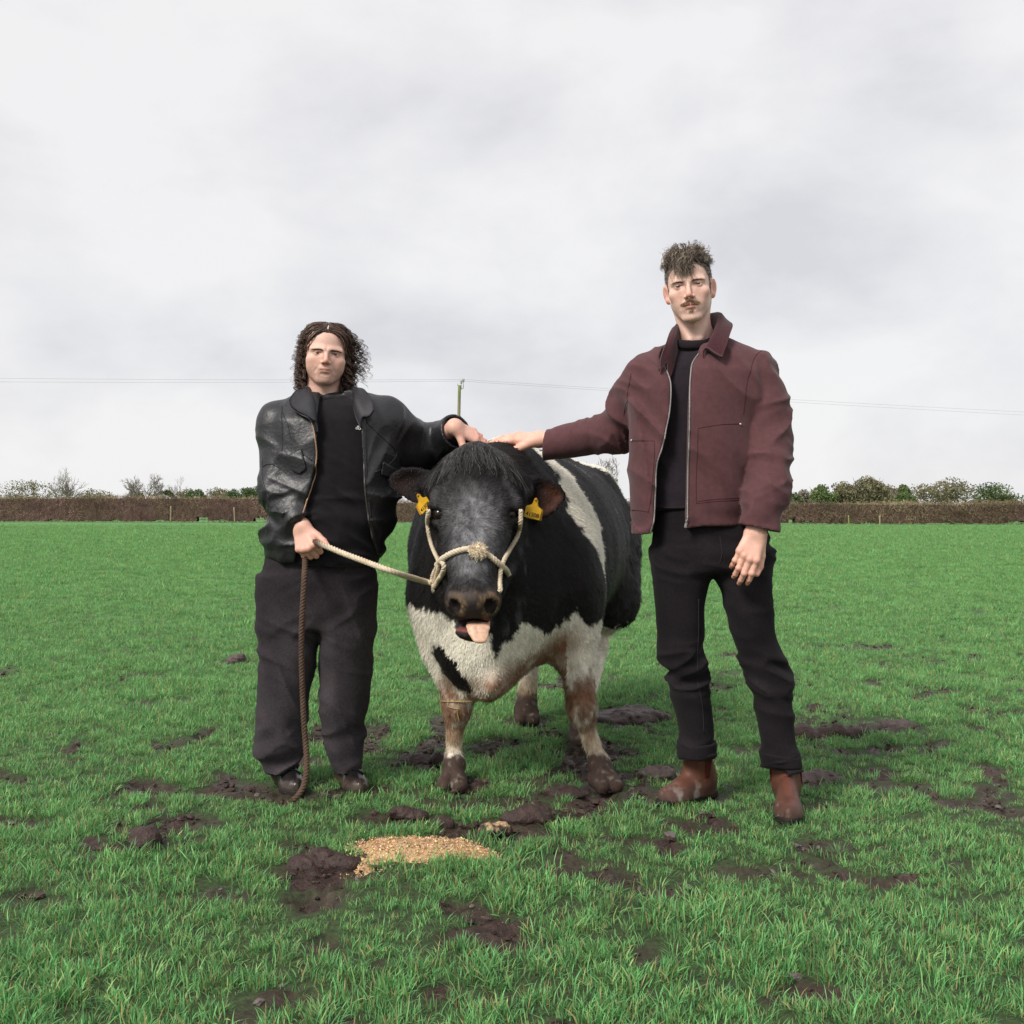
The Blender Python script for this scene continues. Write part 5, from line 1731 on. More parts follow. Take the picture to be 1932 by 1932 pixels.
# hems and fly stitching
for lf, px0 in ((legLL, 531), (legLR, 654)):
    zb = lf.z0
    def hem_fn(P, lf=lf, zb=zb):
        d = lf(P, .0022)
        return np.maximum(np.maximum(d, -lf(P, -.004)), P[:, 2] - zb - .022)
    c = W(px0, 1440, 4.09)
    iso('hem', hem_fn, c - A3(.10, .13, .04), c + A3(.10, .13, .05), .0045, mat('denim_hem', (.045, .040, .047), rough=.95, spec=.1, var=.5, vscale=160, bump=.6, bscale=500), TRL)
M_stitch = mat('faded_stitching', (.075, .066, .070), rough=.95, spec=.05)
sts = [px_drape(trouL, p, 3.95, .0, 3.8, 24) for p in ([(659, 1008), (657, 1055), (655, 1074), (650, 1078)], [(683, 1014), (690, 1030), (702, 1040)], [(614, 1350), (617, 1385), (620, 1440)])]
for p in sts:
    V, fs = tubes([p], np.full((1, 24), .0013), 4)
    mk('stitching', V, fs, M_stitch, TRL)

# ---- muddy lace-up shoes
M_patent = mat('black_shoe_leather', attr=True, rough=.30, spec=.5, bump=.3, bscale=120, var=.3, vscale=40, rvar=.12)
M_sole = mat('dark_rubber', (.022, .018, .016), rough=.7, spec=.2, var=.4, vscale=60)
M_lace = mat('lace', (.012, .011, .012), rough=.8, spec=.15)
def mudc(z0, amt, seed):
    def fn(V):
        n = fbm(V * 40, 3, seed)
        C = np.tile(A3(.012, .011, .012), (len(V), 1))
        m = smoothstep(z0 + .03, z0 - .01, V[:, 2] + .02 * n) * amt
        C = mixc(C, (.085, .050, .035), np.clip(m * (.8 + .6 * n), 0, 1))
        return C
    return fn
for heel, toe, ank, amt in (((W(533, 1440, 4.2)[0], 4.17, .0), (W(563, 1480, 3.98)[0], 3.955, .0), (A3(W(532, 0, 4.12)[0], 4.12, .06), A3(W(531, 0, 4.1)[0], 4.10, .16), .045, .050), .55),
                            ((W(650, 1440, 4.2)[0], 4.17, .0), (W(680, 1480, 3.95)[0], 3.95, .0), (A3(W(654, 0, 4.12)[0], 4.12, .06), A3(W(656, 0, 4.1)[0], 4.10, .16), .045, .048), 1.0)):
    fn = lambda P: shoe_fn(P, heel, toe, ank, 'lace', .15) - .002
    c = (A3(*heel) + A3(*toe)) / 2
    sh = iso('shoe', fn, c - A3(.13, .22, .01), c + A3(.13, .22, .18), .004, M_patent, LM, mudc(.035, amt, 5))
    iso('sole', lambda P: sole_fn(P, heel, toe), c - A3(.13, .22, .03), c + A3(.13, .22, .05), .004, M_sole, sh)
    h_, f_, s_, L_ = boot_frame(heel, toe)
    laces = []
    for k in range(4):
        q = h_ + f_ * L_ * (.46 + .07 * k)
        zz = .112 - .017 * k
        arc = [q + s_ * u * .026 + f_ * .008 * (1 if k % 2 else -1) * u + A3(0, 0, zz - .010 * u * u) for u in (-1, -.5, 0, .5, 1)]
        arc = pushout(np.array(arc), fn, .002)
        laces.append(tubes([polyline(arc, 10)], np.full((1, 10), .0026), 5))
    V, fs = merge(laces)
    mk('lace', V, fs, M_lace, sh)

# ---- long curls, parted in the middle
def scalp_pt(th, ph):
    """th from the crown down, ph round the head (0 = front)"""
    return np.stack([7.6 * np.sin(th) * np.sin(ph), 1.2 - 9.45 * np.sin(th) * np.cos(ph), 3.7 + 8.25 * np.cos(th)], -1)
r_ = np.random.default_rng(90)
def curl_hair(n, kind):
    side = np.where(r_.random(n) < .5, -1, 1)
    yv = r_.uniform(-7.0, 10.2, n)                  # along the parting, front to nape
    if kind == 'fly': yv = r_.uniform(-2, 9, n); side = np.where(r_.random(n) < .36, -1, 1)
    m = 46
    t = np.linspace(0, 1, m)
    frontness = np.clip((-yv) / 7.0, 0, 1)
    # root on the parting line (spread a little over the scalp)
    rs = r_.uniform(.02, .75, n) ** 1.0
    y01 = np.clip((yv - 1.2) / 9.6, -.98, .98)
    rr = np.sqrt(1 - y01 ** 2)
    L = r_.uniform(23, 30, n) * np.where(kind == 'fly', .9, 1)
    s_ = t[None] * L[:, None]
    # part one: over the skull; part two: hanging
    a0 = rs * .8
    arc = 9.3 * rr + 1.5
    a = a0[:, None] + np.minimum(s_ / arc[:, None], 1.62 - .10 * frontness[:, None] - a0[:, None] * .6)
    lift = (.55 + r_.uniform(0, 1.3, n))[:, None] * smoothstep(0, .30, t)[None] + .25
    x = side[:, None] * (7.45 * rr[:, None] + lift) * np.sin(a)
    z = 3.7 + (8.1 * rr[:, None] + lift) * np.cos(a)
    y = 1.2 + 9.4 * y01[:, None] + 0 * a
    used = (a - a0[:, None]) * arc[:, None]
    hang = np.maximum(s_ - used, 0)
    hang = np.minimum(hang, np.maximum(0, (r_.uniform(12.5, 18.0, n) + 0)[:, None] + z))
    z = z - hang
    outw = r_.uniform(-.02, .20, n)[:, None]
    x = x + side[:, None] * hang * outw * np.where(side[:, None] > 0, 1.25, .55)
    # keep the front locks clear of the face: swing back as they fall
    y = np.where(y < 0, y * (1 - .0 * t) + (3.2 * frontness[:, None] + 2.4) * smoothstep(.22, .6, t)[None] * (y < -1.0), y)
    x = x + side[:, None] * frontness[:, None] * smoothstep(.12, .45, t)[None] * .55
    if kind == 'fly':
        w = smoothstep(.25, 1, t)[None]
        x = x + np.where(side[:, None] > 0, r_.uniform(1.5, 6.8, (n, 1)), -r_.uniform(.3, 2.0, (n, 1))) * w
        z = z + r_.uniform(-1, 5.0, (n, 1)) * w
        y = y + r_.normal(0, 1.2, (n, 1)) * w
    # curls
    wl = r_.uniform(2.2, 4.2, n)[:, None]; ph = r_.uniform(0, 6.28, (n, 1))
    amp = smoothstep(.15, .6, t)[None] * r_.uniform(.55, 1.15, (n, 1)) * (1.0 if kind != 'fly' else 1.15)
    fine = .06 * np.sin(s_ * 2.4 + ph)
    x = x + amp * np.cos(2 * math.pi * s_ / wl + ph) + fine
    y = y + amp * np.sin(2 * math.pi * s_ / wl + ph)
    z = z + .35 * amp * np.sin(2 * math.pi * s_ / wl * .5 + ph * 2)
    return np.stack([x, y, z], -1)
def clear_face(P):
    """hair never crosses the face"""
    x, y, z = P[..., 0], P[..., 1], P[..., 2]
    lim = np.interp(z, [-20, -13, -9, -4, .2, 2.5, 4.6, 6.0, 6.5, 6.9], [4.2, 5.4, 6.3, 7.2, 7.1, 6.8, 5.7, 4.0, 2.6, 0])
    k = (y < 0.5) & (np.abs(x) < lim)
    sx = np.where(x >= 0, 1, -1)
    P[..., 0] = np.where(k, sx * (lim + .25 * np.abs(np.sin(z * 3))), x)
    return P
def locks(nl, k, kind, sp):
    P = curl_hair(nl, kind)
    n, m, _ = P.shape
    t = np.linspace(0, 1, m)
    o = r_.normal(0, sp, (n, k, 1, 3)) * (.5 + .9 * t)[None, None, :, None]
    fz = .10 * np.sin(np.arange(m)[None, None, :, None] * r_.uniform(.3, .9, (n, k, 1, 3)) + r_.uniform(0, 6.3, (n, k, 1, 3)))
    return (P[:, None] + o + fz).reshape(n * k, m, 3)
hp = [clear_face(locks(150, 8, 'main', .17)), clear_face(locks(64, 5, 'fly', .15))]
hw_ = [.085, .045]
parts, cc = [], []
for P, w in zip(hp, hw_):
    n, m, _ = P.shape
    Pw = place(TL, P.reshape(-1, 3))
    Pw = pushout(Pw, hfL, .0025, 3).reshape(n, m, 3)
    rad = (w * np.interp(np.linspace(0, 1, m), [0, .2, .8, 1], [.55, 1, .9, .4])[None] * r_.uniform(.6, 1.3, (n, 1))) / 100
    V, fs = tubes(Pw, rad, 3, False)
    parts.append((V, fs))
    c = np.where(r_.random((n, 1)) < .35, A3(.195, .120, .088), A3(.074, .043, .035)) * r_.uniform(.6, 1.4, (n, 1))
    cc.append(np.repeat(c, m * 3, 0))
def core_fn(P):
    p = unplace(TL, P)
    ax = np.abs(p[:, 0]); H = np.stack([ax, p[:, 1], p[:, 2]], 1)
    d = ell(H, (0, 1.4, 3.8), (7.75, 9.5, 8.35))
    d = smin(d, rcone(H, (7.0, 2.4, 3), (7.2, 3.2, -10.0), 2.0, 1.5), 1.0)
    d = smin(d, rcone(H, (3.0, 7.5, 2), (3.5, 7.0, -10.5), 3.2, 2.4), 1.5)
    d -= .35 * fbm(p * .8, 2, 8)
    face = ell(H, (0, -7.6, -1.2), (7.1, 7.6, 8.4))
    d = smax(d, -face, .3)
    d = smax(d, -np.maximum(ax - .16, np.maximum(-(p[:, 2] - 5.5), p[:, 1] - 3)), .1)      # the parting
    return d / 100
V, Q = isomesh(core_fn, TL[0] - A3(.13, .13, .16), TL[0] + A3(.13, .16, .14), .0042)
parts.append((V, Q)); cc.append(np.tile(A3(.045, .028, .024), (len(V), 1)))
V, fs = merge(parts)
tag(mk('hair', V, fs, M_hairL, LM, np.concatenate(cc)), 'long dark brown curls parted in the middle')

# brows
def brows(T, person, prm, tone, seed, fn, n=170, rad=.045, M=None):
    r = np.random.default_rng(seed)
    for s in (-1, 1):
        u = r.random(n)
        z = prm['z'] + prm['arch'] * np.sin(u * 2.6) + prm['slope'] * u + r.normal(0, .13, n) * (1.15 - .6 * u)
        x = s * (1.3 + 3.7 * u)
        y = np.full(n, -9.6)
        P = np.stack([x, y, z], 1)
        for _ in range(12):
            P[:, 1] += np.clip(fn(P) - .03, -.6, .6) * .7
        dirs = np.stack([s * (.75 + 0 * u), .25 * u, .55 - .8 * u], 1); dirs /= np.linalg.norm(dirs, axis=1, keepdims=True)
        strands_on(T, person, 'eyebrow', P, np.tile(A3(0, -1, .1), (n, 1)), dirs, r.uniform(.4, .75, n), rad, M, tone, seed + 3, n=5)
brows(TL, LM, dict(z=.82, arch=.26, slope=.0), A3(.075, .045, .034), 31, lambda p: head_fn(p, qL), n=210, rad=.036, M=M_hairL)
# ------------------------------------------------------------------ taller man: maroon jacket, moustache, brown boots
DR = 3.80
RM = thing('person', 'tall man with moustache in an open maroon zip jacket and brown boots', 'person', (W(1340, 966, DR)[0], DR, 0))
SKR = A3(.80, .525, .43)
qR = dict(w=1.01, nz=.15, jaw=2.0, jr=1.6, cheek=1.7, chin=-10.2, slit=.40, nose=1.02, mouth=-6.6, beard=.16, neck=5.6, lip=A3(.52, .17, .14))
def cropfn(p, n):
    ax, y, z = np.abs(p[:, 0]), p[:, 1], p[:, 2]
    edge = np.interp(z, [-3, -1, 2, 5, 7, 9], [.6, -1.6, -3.2, -5.2, -7.6, -9])
    m = smoothstep(-.25, .35, y - edge + .25 * n) * smoothstep(-3.2, -1.0, z) * (z < 12)
    ear = (ax > 7.0) & (z < 2.2)
    fade = np.interp(z, [-3, 0, 3, 6], [.25, .45, .72, .9])
    return np.where(ear, 0, m * fade * np.where(y > 2.5, smoothstep(-6.5, -5, z), 1))
qR['crop'] = A3(.085, .068, .058); qR['cropfn'] = cropfn
TR = (W(1308, 533, 3.70) + A3(0, .085, 0), rot('y', -6.5) @ rot('z', -12) @ rot('x', 3.5), 1.035)
hfR = lambda P: head_fn(unplace(TR, P), qR) / 100
Vh, Qh = isomesh(hfR, TR[0] + A3(-.15, -.13, -.27), TR[0] + A3(.16, .14, .125), .0023)
Ch = skin_cols(unplace(TR, Vh), qR, SKR, 14)
# right hand flat on the withers, left hand hanging
wC, eC = W(1018, 829, 4.10), W(1158, 822, 3.98)
hC = hand_segs(wC, A3(-.165, .03, .012), A3(-.05, -.40, .92), 1, [(8, 12, 8), (10, 14, 8), (10, 16, 8), (12, 16, 10)], (.80, .45, -.30), 1.06, 3.5)
wD, eD = W(1427, 1003, 3.63), W(1440, 880, 3.74)
hD = hand_segs(wD, W(1406, 1062, 3.60) - wD, A3(-.12, -1, -.05), 1, [(22, 26, 20), (24, 30, 20), (24, 32, 22), (26, 34, 22)], (.90, .42, -.35), 1.02, 2.5)
def bodyR_fn(P):
    d = rcone(P, W(1325, 800, DR + .03), W(1325, 990, DR + .03), .095, .095)
    d = smin(d, chain(P, [W(1235, 730, DR + .02), eC, wC + (eC - wC) * .35], [.055, .042, .034]), .03)
    d = smin(d, chain(P, [W(1428, 725, DR + .02), eD, wD + (eD - wD) * .35], [.055, .042, .034]), .03)
    d = smin(d, chain(P, [W(1285, 1060, 3.82), W(1290, 1260, 3.86), W(1312, 1420, 3.9)], [.07, .045, .038]), .03)
    return smin(d, chain(P, [W(1400, 1060, 3.82), W(1448, 1265, 3.82), W(1478, 1440, 3.82)], [.07, .045, .038]), .03)
Vb, Qb = isomesh(bodyR_fn, (.1, 3.55, .05), (1.02, 4.2, 1.6), .012)
join_body('body', [(Vh, Qh, Ch), hand_mesh(hC, eC, SKR * A3(1.0, .86, .80), 15), hand_mesh(hD, eD, SKR * A3(1.0, .90, .86), 16), (Vb, Qb, np.tile(SKR, (len(Vb), 1)))], RM, M_skin)
add_eyes(TR, RM, A3(.05, .04, .03))
brows(TR, RM, dict(z=.90, arch=.25, slope=.10), A3(.17, .108, .072), 33, lambda p: head_fn(p, qR), n=170, rad=.034, M=M_hairR)
# moustache and the tuft below the lip
r = np.random.default_rng(44)
n = 420
x = r.uniform(-2.9, 2.9, n)
z = qR['mouth'] + 1.30 - .20 * np.abs(x) + r.uniform(-.48, .50, n) * (1 - .12 * np.abs(x))
P = np.stack([x, np.full(n, -11.0), z], 1)
for _ in range(14): P[:, 1] += np.clip(head_fn(P, qR) - .04, -.6, .6) * .7
dirs = np.stack([np.sign(x) * (.25 + .28 * np.abs(x)), np.full(n, -.12), np.full(n, -1.0)], 1); dirs /= np.linalg.norm(dirs, axis=1, keepdims=True)
strands_on(TR, RM, 'moustache', P, np.tile(A3(0, -1, 0), (n, 1)), dirs, r.uniform(.5, .95, n), .036, M_hairR, A3(.32, .18, .095), 45)
n = 60
x = r.normal(0, .55, n); z = qR['mouth'] - 1.75 + r.normal(0, .22, n)
P = np.stack([x, np.full(n, -11.0), z], 1)
for _ in range(14): P[:, 1] += np.clip(head_fn(P, qR) - .03, -.6, .6) * .7
strands_on(TR, RM, 'beard_tuft', P, np.tile(A3(0, -1, 0), (n, 1)), np.tile(A3(0, -.2, -1), (n, 1)), r.uniform(.3, .6, n), .035, M_hairR, A3(.20, .12, .07), 46)

# ---- wavy hair, long on top
r_ = np.random.default_rng(70)
def topcore_fn(P):
    p = unplace(TR, P)
    d = ell(p, (0, .8, 7.2), (7.35, 8.5, 5.6))
    d -= .55 * fbm(p * .55, 3, 18)
    cut = p[:, 2] - np.interp(p[:, 1], [-9, -5, 0, 9], [8.3, 6.6, 5.0, 4.2])
    d = smax(d, -cut, .6)
    return d / 100
V, Q = isomesh(topcore_fn, TR[0] + A3(-.11, -.12, -.02), TR[0] + A3(.11, .12, .16), .0042)
parts = [(V, Q)]; cc = [np.tile(A3(.050, .034, .028), (len(V), 1))]
nl, k, m = 260, 5, 20
th = np.arccos(r_.uniform(.18, 1.0, nl)); ph = r_.uniform(-math.pi, math.pi, nl)
front = r_.random(nl) < .42
ph = np.where(front, r_.normal(0, .55, nl), ph); th = np.where(front, r_.uniform(.55, 1.0, nl), th)
root = np.stack([7.0 * np.sin(th) * np.sin(ph), .8 - 8.4 * np.sin(th) * np.cos(ph), 7.0 + 5.4 * np.cos(th)], 1)
root = root[root[:, 2] > 6.0]; nl = len(root)
nrm = (root - A3(0, .8, 4.5)); nrm /= np.linalg.norm(nrm, axis=1, keepdims=True)
fw = np.stack([r_.normal(0, .45, nl) + root[:, 0] * .06, -1 + 0 * r_.random(nl), r_.normal(-.1, .3, nl)], 1)
side = np.abs(root[:, 0]) > 4.5
fw[side] = np.stack([np.sign(root[side, 0]) * .12, r_.normal(-.3, .4, side.sum()), np.full(side.sum(), -.35)], 1)
L = r_.uniform(3.0, 5.6, nl) * np.where(side, .75, 1)
fr = (root[:, 1] < -3.5) & (np.abs(root[:, 0] + .8) < 3.4)
t = np.linspace(0, 1, m)[None, :, None]
Pm = (root[:, None] + nrm[:, None] * (1.9 * np.sin(np.clip(t * 2.3, 0, 3)) * r_.uniform(.35, 1.2, (nl, 1, 1)))
      + fw[:, None] * (L[:, None, None] * t * .72))
Pm[..., 2] -= np.where(fr[:, None], 7.2, 1.1) * (t[..., 0] ** 1.7) * r_.uniform(.6, 1.15, (nl, 1))
Pm[..., 0] -= np.where(fr[:, None], .55 * (root[:, 0:1] + .8), 0) * t[..., 0]
a = r_.uniform(0, 6.28, (nl, 1)); wl = r_.uniform(1.7, 3.0, (nl, 1))
amp = .55 * smoothstep(.15, .8, t[..., 0])
Pm[..., 0] += amp * np.cos(L[:, None] * t[..., 0] * 6.28 / wl + a); Pm[..., 2] += amp * np.sin(L[:, None] * t[..., 0] * 6.28 / wl + a)
P = (Pm[:, None] + r_.normal(0, .20, (nl, k, 1, 3)) * (.6 + .8 * np.linspace(0, 1, m))[None, None, :, None]).reshape(nl * k, m, 3)
# stray tips standing up
ns = 70
rs = root[r_.integers(0, nl, ns)]; rs = rs[rs[:, 2] > 9]; ns = len(rs)
ts = np.linspace(0, 1, m)[None, :, None]
dv = (rs - A3(0, 0, 5)); dv /= np.linalg.norm(dv, axis=1, keepdims=True)
S = rs[:, None] + dv[:, None] * ts * r_.uniform(1.6, 3.2, (ns, 1, 1)) + A3(1, 0, -.4) * (r_.normal(0, 1.3, (ns, 1, 1)) * ts ** 2)
P = np.concatenate([P, S])
P = pushout(place(TR, P.reshape(-1, 3)), hfR, .0015, 3).reshape(P.shape)
n = len(P)
rad = np.linspace(.075, .03, m)[None] / 100 * r_.uniform(.6, 1.3, (n, 1))
V, fs = tubes(P, rad, 3, False); parts.append((V, fs))
c = np.where(r_.random((n, 1)) < .5, A3(.34, .28, .215), A3(.10, .066, .054)) * r_.uniform(.6, 1.35, (n, 1))
cc.append(np.repeat(c, m * 3, 0))
# clipped sides
ns = 2600
pp = r_.uniform(-1, 1, (ns * 3, 3)) * A3(8, 8, 6.5) + A3(0, 2.2, 4.2)
pw = place(TR, pp)
for _ in range(14):
    d = hfR(pw)[:, None]
    g = np.stack([hfR(pw + e) - hfR(pw - e) for e in np.eye(3) * .002], 1); g /= np.linalg.norm(g, axis=1, keepdims=True) + 1e-9
    pw = pw - g * np.clip(d, -.03, .03)
pl = unplace(TR, pw)
ok = (cropfn(pl, np.zeros(len(pl))) > r_.uniform(.15, 1.0, len(pl))) & (np.abs(hfR(pw)) < .002)
pw, g = pw[ok], g[ok]
dn = np.tile(TR[1] @ A3(0, .35, -1), (len(pw), 1)) + r_.normal(0, .3, (len(pw), 3))
t4 = np.linspace(0, 1, 4)[None, :, None]
S = pw[:, None] + (dn[:, None] * .55 + g[:, None] * .45) * t4 * .0075
V, fs = tubes(S, np.array([[.0004, .0004, .0003, .00015]]).repeat(len(S), 0), 3, False); parts.append((V, fs))
cc.append(np.repeat(np.tile(A3(.10, .078, .062), (len(S), 1)) * r_.uniform(.6, 1.4, (len(S), 1)), 12, 0))
V, fs = merge(parts)
tag(mk('hair', V, fs, M_hairR, RM, np.concatenate(cc)), 'short brown hair, clipped sides and wavy fringe')

# ---- dark sweatshirt
M_sweat = mat('dark_sweatshirt', (.0215, .0165, .0215), rough=.95, spec=.08, sheen=.15, var=.2, vscale=60, bump=.25, bscale=900, bdist=.0008)
swR = px_loft([(640, 1274, 1342), (652, 1262, 1362), (675, 1240, 1398), (700, 1222, 1420), (760, 1215, 1424), (860, 1218, 1420), (930, 1222, 1412), (960, 1228, 1406)],
              DR, lambda y, a: np.interp(y, [640, 652, 675, 720, 800, 960], [.060, .070, .098, .116, .118, .112]), 2.0, lambda y: DR + np.interp(y, [640, 675, 720], [.045, .025, 0]), .008)
nkR = TR[0] + A3(.004, .025, -.168)
def sweat(P):
    d = swR(P)
    d = smax(d, -neck_cut(P, nkR + A3(0, -.013, 0), .062, nkR[2] - .012), .006)
    n = np.abs(d) < .04
    Q = P[n]
    d[n] -= .0045 * folds(Q, A3(.8, 0, .5), .06, .25, 111) + .004 * folds(Q, A3(.1, 0, 1), .05, .2, 112) * smoothstep(1.12, 1.0, Q[:, 2])
    return d
sw = iso('sweatshirt', sweat, (.40, 3.6, .98), (.88, 3.98, 1.62), .0055, M_sweat, RM)
ph = np.linspace(0, 2 * math.pi, 60)
ring = np.stack([nkR[0] + .064 * np.sin(ph), nkR[1] - .013 - .061 * np.cos(ph), nkR[2] - .012 - .021 * np.cos(ph)], 1)
M_rib = mat('sweatshirt_rib', (.024, .019, .023), rough=.95, spec=.08, bump=.4, bscale=700)
iso('neckband', band_fn(ring[::2], .5, .008), *bounds(ring, .025), .0045, M_rib, sw)
hemp = px_drape(sweat, [(1232, 956), (1262, 958), (1300, 957)], 3.7, .0, 3.5, 30)
V, fs = tubes([hemp], np.full((1, 30), .004), 6)
mk('hem', V, fs, M_rib, sw)

# ---- maroon canvas jacket
M_maroon = mat('maroon_canvas', (.098, .0405, .0445), rough=.82, spec=.18, sheen=.12, var=.17, vscale=55, bump=.4, bscale=800, bdist=.0009)
M_cord = mat('maroon_corduroy', (.056, .0175, .022), rough=.9, spec=.1, sheen=.2, var=.25, vscale=120, bump=.5, bscale=500)
jR = px_loft([(634, 1290, 1368), (644, 1268, 1392), (655, 1245, 1418), (668, 1222, 1436), (685, 1204, 1446), (710, 1194, 1448), (760, 1187, 1440), (860, 1186, 1428), (943, 1188, 1416), (975, 1192, 1408), (995, 1196, 1403), (1004, 1198, 1402)],
             DR, lambda y, a: np.interp(y, [634, 644, 668, 700, 760, 860, 950, 1004], [.068, .080, .110, .132, .146, .150, .148, .138]), 2.2, lambda y: DR + np.interp(y, [634, 668, 720], [.045, .025, 0]), .012)
shC, shD = W(1223, 716, DR + .01), W(1426, 702, DR)
openR1 = [(640, 1262), (672, 1250), (690, 1256), (719, 1266), (773, 1264), (843, 1250), (893, 1239), (973, 1236), (1012, 1229)]
openR2 = [(640, 1330), (663, 1322), (693, 1306), (773, 1300), (873, 1298), (973, 1296), (1012, 1298)]
zo = [W(0, y, 3.66)[2] for y, x in openR1]; o1 = hermite(zo, [W(x, 0, 3.66)[0] for y, x in openR1])
zo = [W(0, y, 3.66)[2] for y, x in openR2]; o2 = hermite(zo, [W(x, 0, 3.66)[0] for y, x in openR2])
def jacketR_body(P):
    d = jR(P)
    n = np.abs(d) < .05
    Q = P[n]
    f = .009 * folds(Q, A3(1, 0, .12), .055, .34, 121) + .007 * folds(Q, A3(.7, 0, .6), .06, .22, 122)
    f += .006 * folds(Q, A3(.2, 0, 1), .045, .13, 123) * smoothstep(1.02, .97, Q[:, 2])
    d[n] -= f
    return d
cutC = (wC - eC) / np.linalg.norm(wC - eC)
cuffC = W(1028, 843, 4.085)
def jacketR_arms(P):
    # arm reaching to the cow
    u = chain(P, [shC, shC * .5 + W(1168, 806, 3.96) * .5 + A3(-.004, 0, .005), W(1164, 812, 3.96)], [.077, .077, .071])
    n = np.abs(u) < .05
    u[n] -= .013 * folds(P[n], A3(-.4, 0, -1), .05, .14, 131, .7)
    v = chain(P, [W(1164, 813, 3.96), W(1100, 826, 4.03), cuffC + cutC * .03], [.071, .064, .053])
    n = np.abs(v) < .05
    tt = np.clip((P[n][:, 0] - W(1080, 0, 4.0)[0]) / .2, 0, 1)
    v[n] -= (.003 + .010 * tt) * folds(P[n], A3(-1, .2, -.25), .036, .085, 132, .7)
    cx = A3(-.97, .20, .12); cx /= np.linalg.norm(cx)
    v = np.maximum(v, (P - cuffC) @ cx)
    v = smax(v, -rcone(P, cuffC - cx * .045, cuffC + cx * .05, .038, .044), .004)
    a = smin(u, v, .028)
    # hanging arm
    w = chain(P, [shD, W(1447, 770, 3.77), W(1448, 860, 3.73), W(1444, 925, 3.67), W(1431, 1005, 3.63)], [.072, .077, .076, .071, .062])
    n = np.abs(w) < .05
    Q = P[n]
    w[n] -= .009 * folds(Q, A3(-.35, 0, 1), .06, .15, 141, .7) + .005 * folds(Q, A3(.5, 0, 1), .04, .12, 142) * zrange(Q, 1.0, 1.25, .05) + .004 * folds(Q, A3(1, 0, .2), .05, .3, 143)
    zc = .955 - .19 * (P[:, 0] - .80)
    zc = W(0, 997, 3.63)[2] - .22 * (P[:, 0] - W(1433, 0, 3.63)[0])
    w = np.maximum(w, zc - P[:, 2])
    w = smax(w, -rcone(P, W(1431, 992, 3.63), W(1428, 1030, 3.63), .044, .050), .004)
    return a, w
def jacketR(P):
    d = jacketR_body(P)
    x, y, z = P.T
    op = np.maximum(np.maximum(np.interp(z, *o1) - x, x - np.interp(z, *o2)), y - DR)
    d = smax(d, -op, .005)
    d = smax(d, -neck_cut(P, nkR + A3(0, -.013, 0), .070, nkR[2] - .020), .008)
    a, w = jacketR_arms(P)
    # hem slants up toward the sleeve
    d = np.maximum(d, (W(0, 1008, 3.66)[2] + np.clip(.15 * (x - W(1225, 0, 3.66)[0]), -.05, .026)) - z)
    d = smin(d, a, .022)
    return smin(d, w, .008)
JR = iso('jacket', jacketR, (.085, 3.52, .88), (1.0, 4.2, 1.62), .0056, M_maroon, RM)
# collar leaves
V, fs = collar_mesh([W(1258, 684, 3.69), W(1266, 660, 3.70), W(1273, 636, 3.73), W(1280, 613, 3.80), W(1296, 603, 3.88), W(1320, 598, 3.905), W(1345, 591, 3.875), W(1357, 592, 3.81), W(1350, 615, 3.75), W(1340, 637, 3.71), W(1328, 657, 3.685)],
                   [W(1244, 700, 3.672), W(1246, 676, 3.68), W(1256, 648, 3.70), W(1266, 626, 3.78), W(1278, 616, 3.92), W(1320, 612, 3.955), W(1362, 607, 3.92), W(1381, 613, 3.80), W(1377, 632, 3.73), W(1369, 656, 3.685), W(1362, 675, 3.668)], drop=.070)
mk('collar', V, fs, M_cord, JR)
# zip teeth down both front edges, with the pull at the bottom
M_zipR = mat('steel_zip', (.27, .25, .24), rough=.38, spec=.5, metal=.6, bump=.7, bscale=900)
for pts, r in (([(1252, 681), (1260, 697), (1266, 719), (1266, 745), (1263, 778), (1257, 810), (1250, 843), (1242, 868), (1239, 893), (1238, 930), (1236, 973), (1233, 990), (1229, 1007)], .0028),
               ([(1322, 664), (1312, 678), (1306, 693), (1302, 730), (1300, 773), (1299, 820), (1298, 873), (1297, 930), (1296, 985)], .0031)):
    z_ = px_drape(jacketR, pts, 3.66, .0015, 3.45, 90)
    V, fs = tubes([z_], np.full((1, 90), r), 6)
    zo_ = mk('zip', V, fs, M_zipR, JR)
pc = px_drape(jacketR, [(1294, 988), (1293, 993)], 3.66, .006, 3.45, 2).mean(0)
def pull_fn(P):
    q = (P - pc) @ rot('y', 14)
    d = np.maximum(np.abs(q[:, 0]) - .0045, np.maximum(np.abs(q[:, 1]) - .0022, np.abs(q[:, 2]) - .010))
    return np.minimum(d, ell(q, (0, 0, .014), (.006, .005, .006)))
iso('zip_pull', pull_fn, pc - .025, pc + .03, .0018, M_zipR, JR)
# double seams of the patch pockets, hem band and cuffs, and rivets
def seam_lines(fn, lines, d0, r, parent, M, y0=3.42):
    for p in lines:
        c = px_drape(fn, p, d0, .0004, y0, 40)
        V, fs = tubes([c], np.full((1, 40), r), 5)
        mk('seam', V, fs, M, parent)
M_thread = mat('maroon_thread', (.066, .026, .028), rough=.9, spec=.1)
seam_lines(jacketR, [[(1198, 827), (1210, 829), (1238, 830)], [(1238, 830), (1237, 870), (1233, 920), (1227, 966)], [(1200, 962), (1210, 963), (1227, 966)],
                     [(1317, 808), (1360, 801), (1400, 798)], [(1317, 808), (1316, 870), (1315, 920), (1316, 950)], [(1315, 950), (1350, 946), (1398, 943)], [(1318, 946), (1350, 942), (1398, 939)],
                     [(1452, 652), (1437, 664), (1424, 690), (1413, 730), (1408, 780)], [(1198, 695), (1192, 730), (1188, 775)]], 3.64, .0010, JR, M_thread)
M_rivet = mat('rivet', (.50, .47, .45), rough=.35, spec=.5, metal=.7)
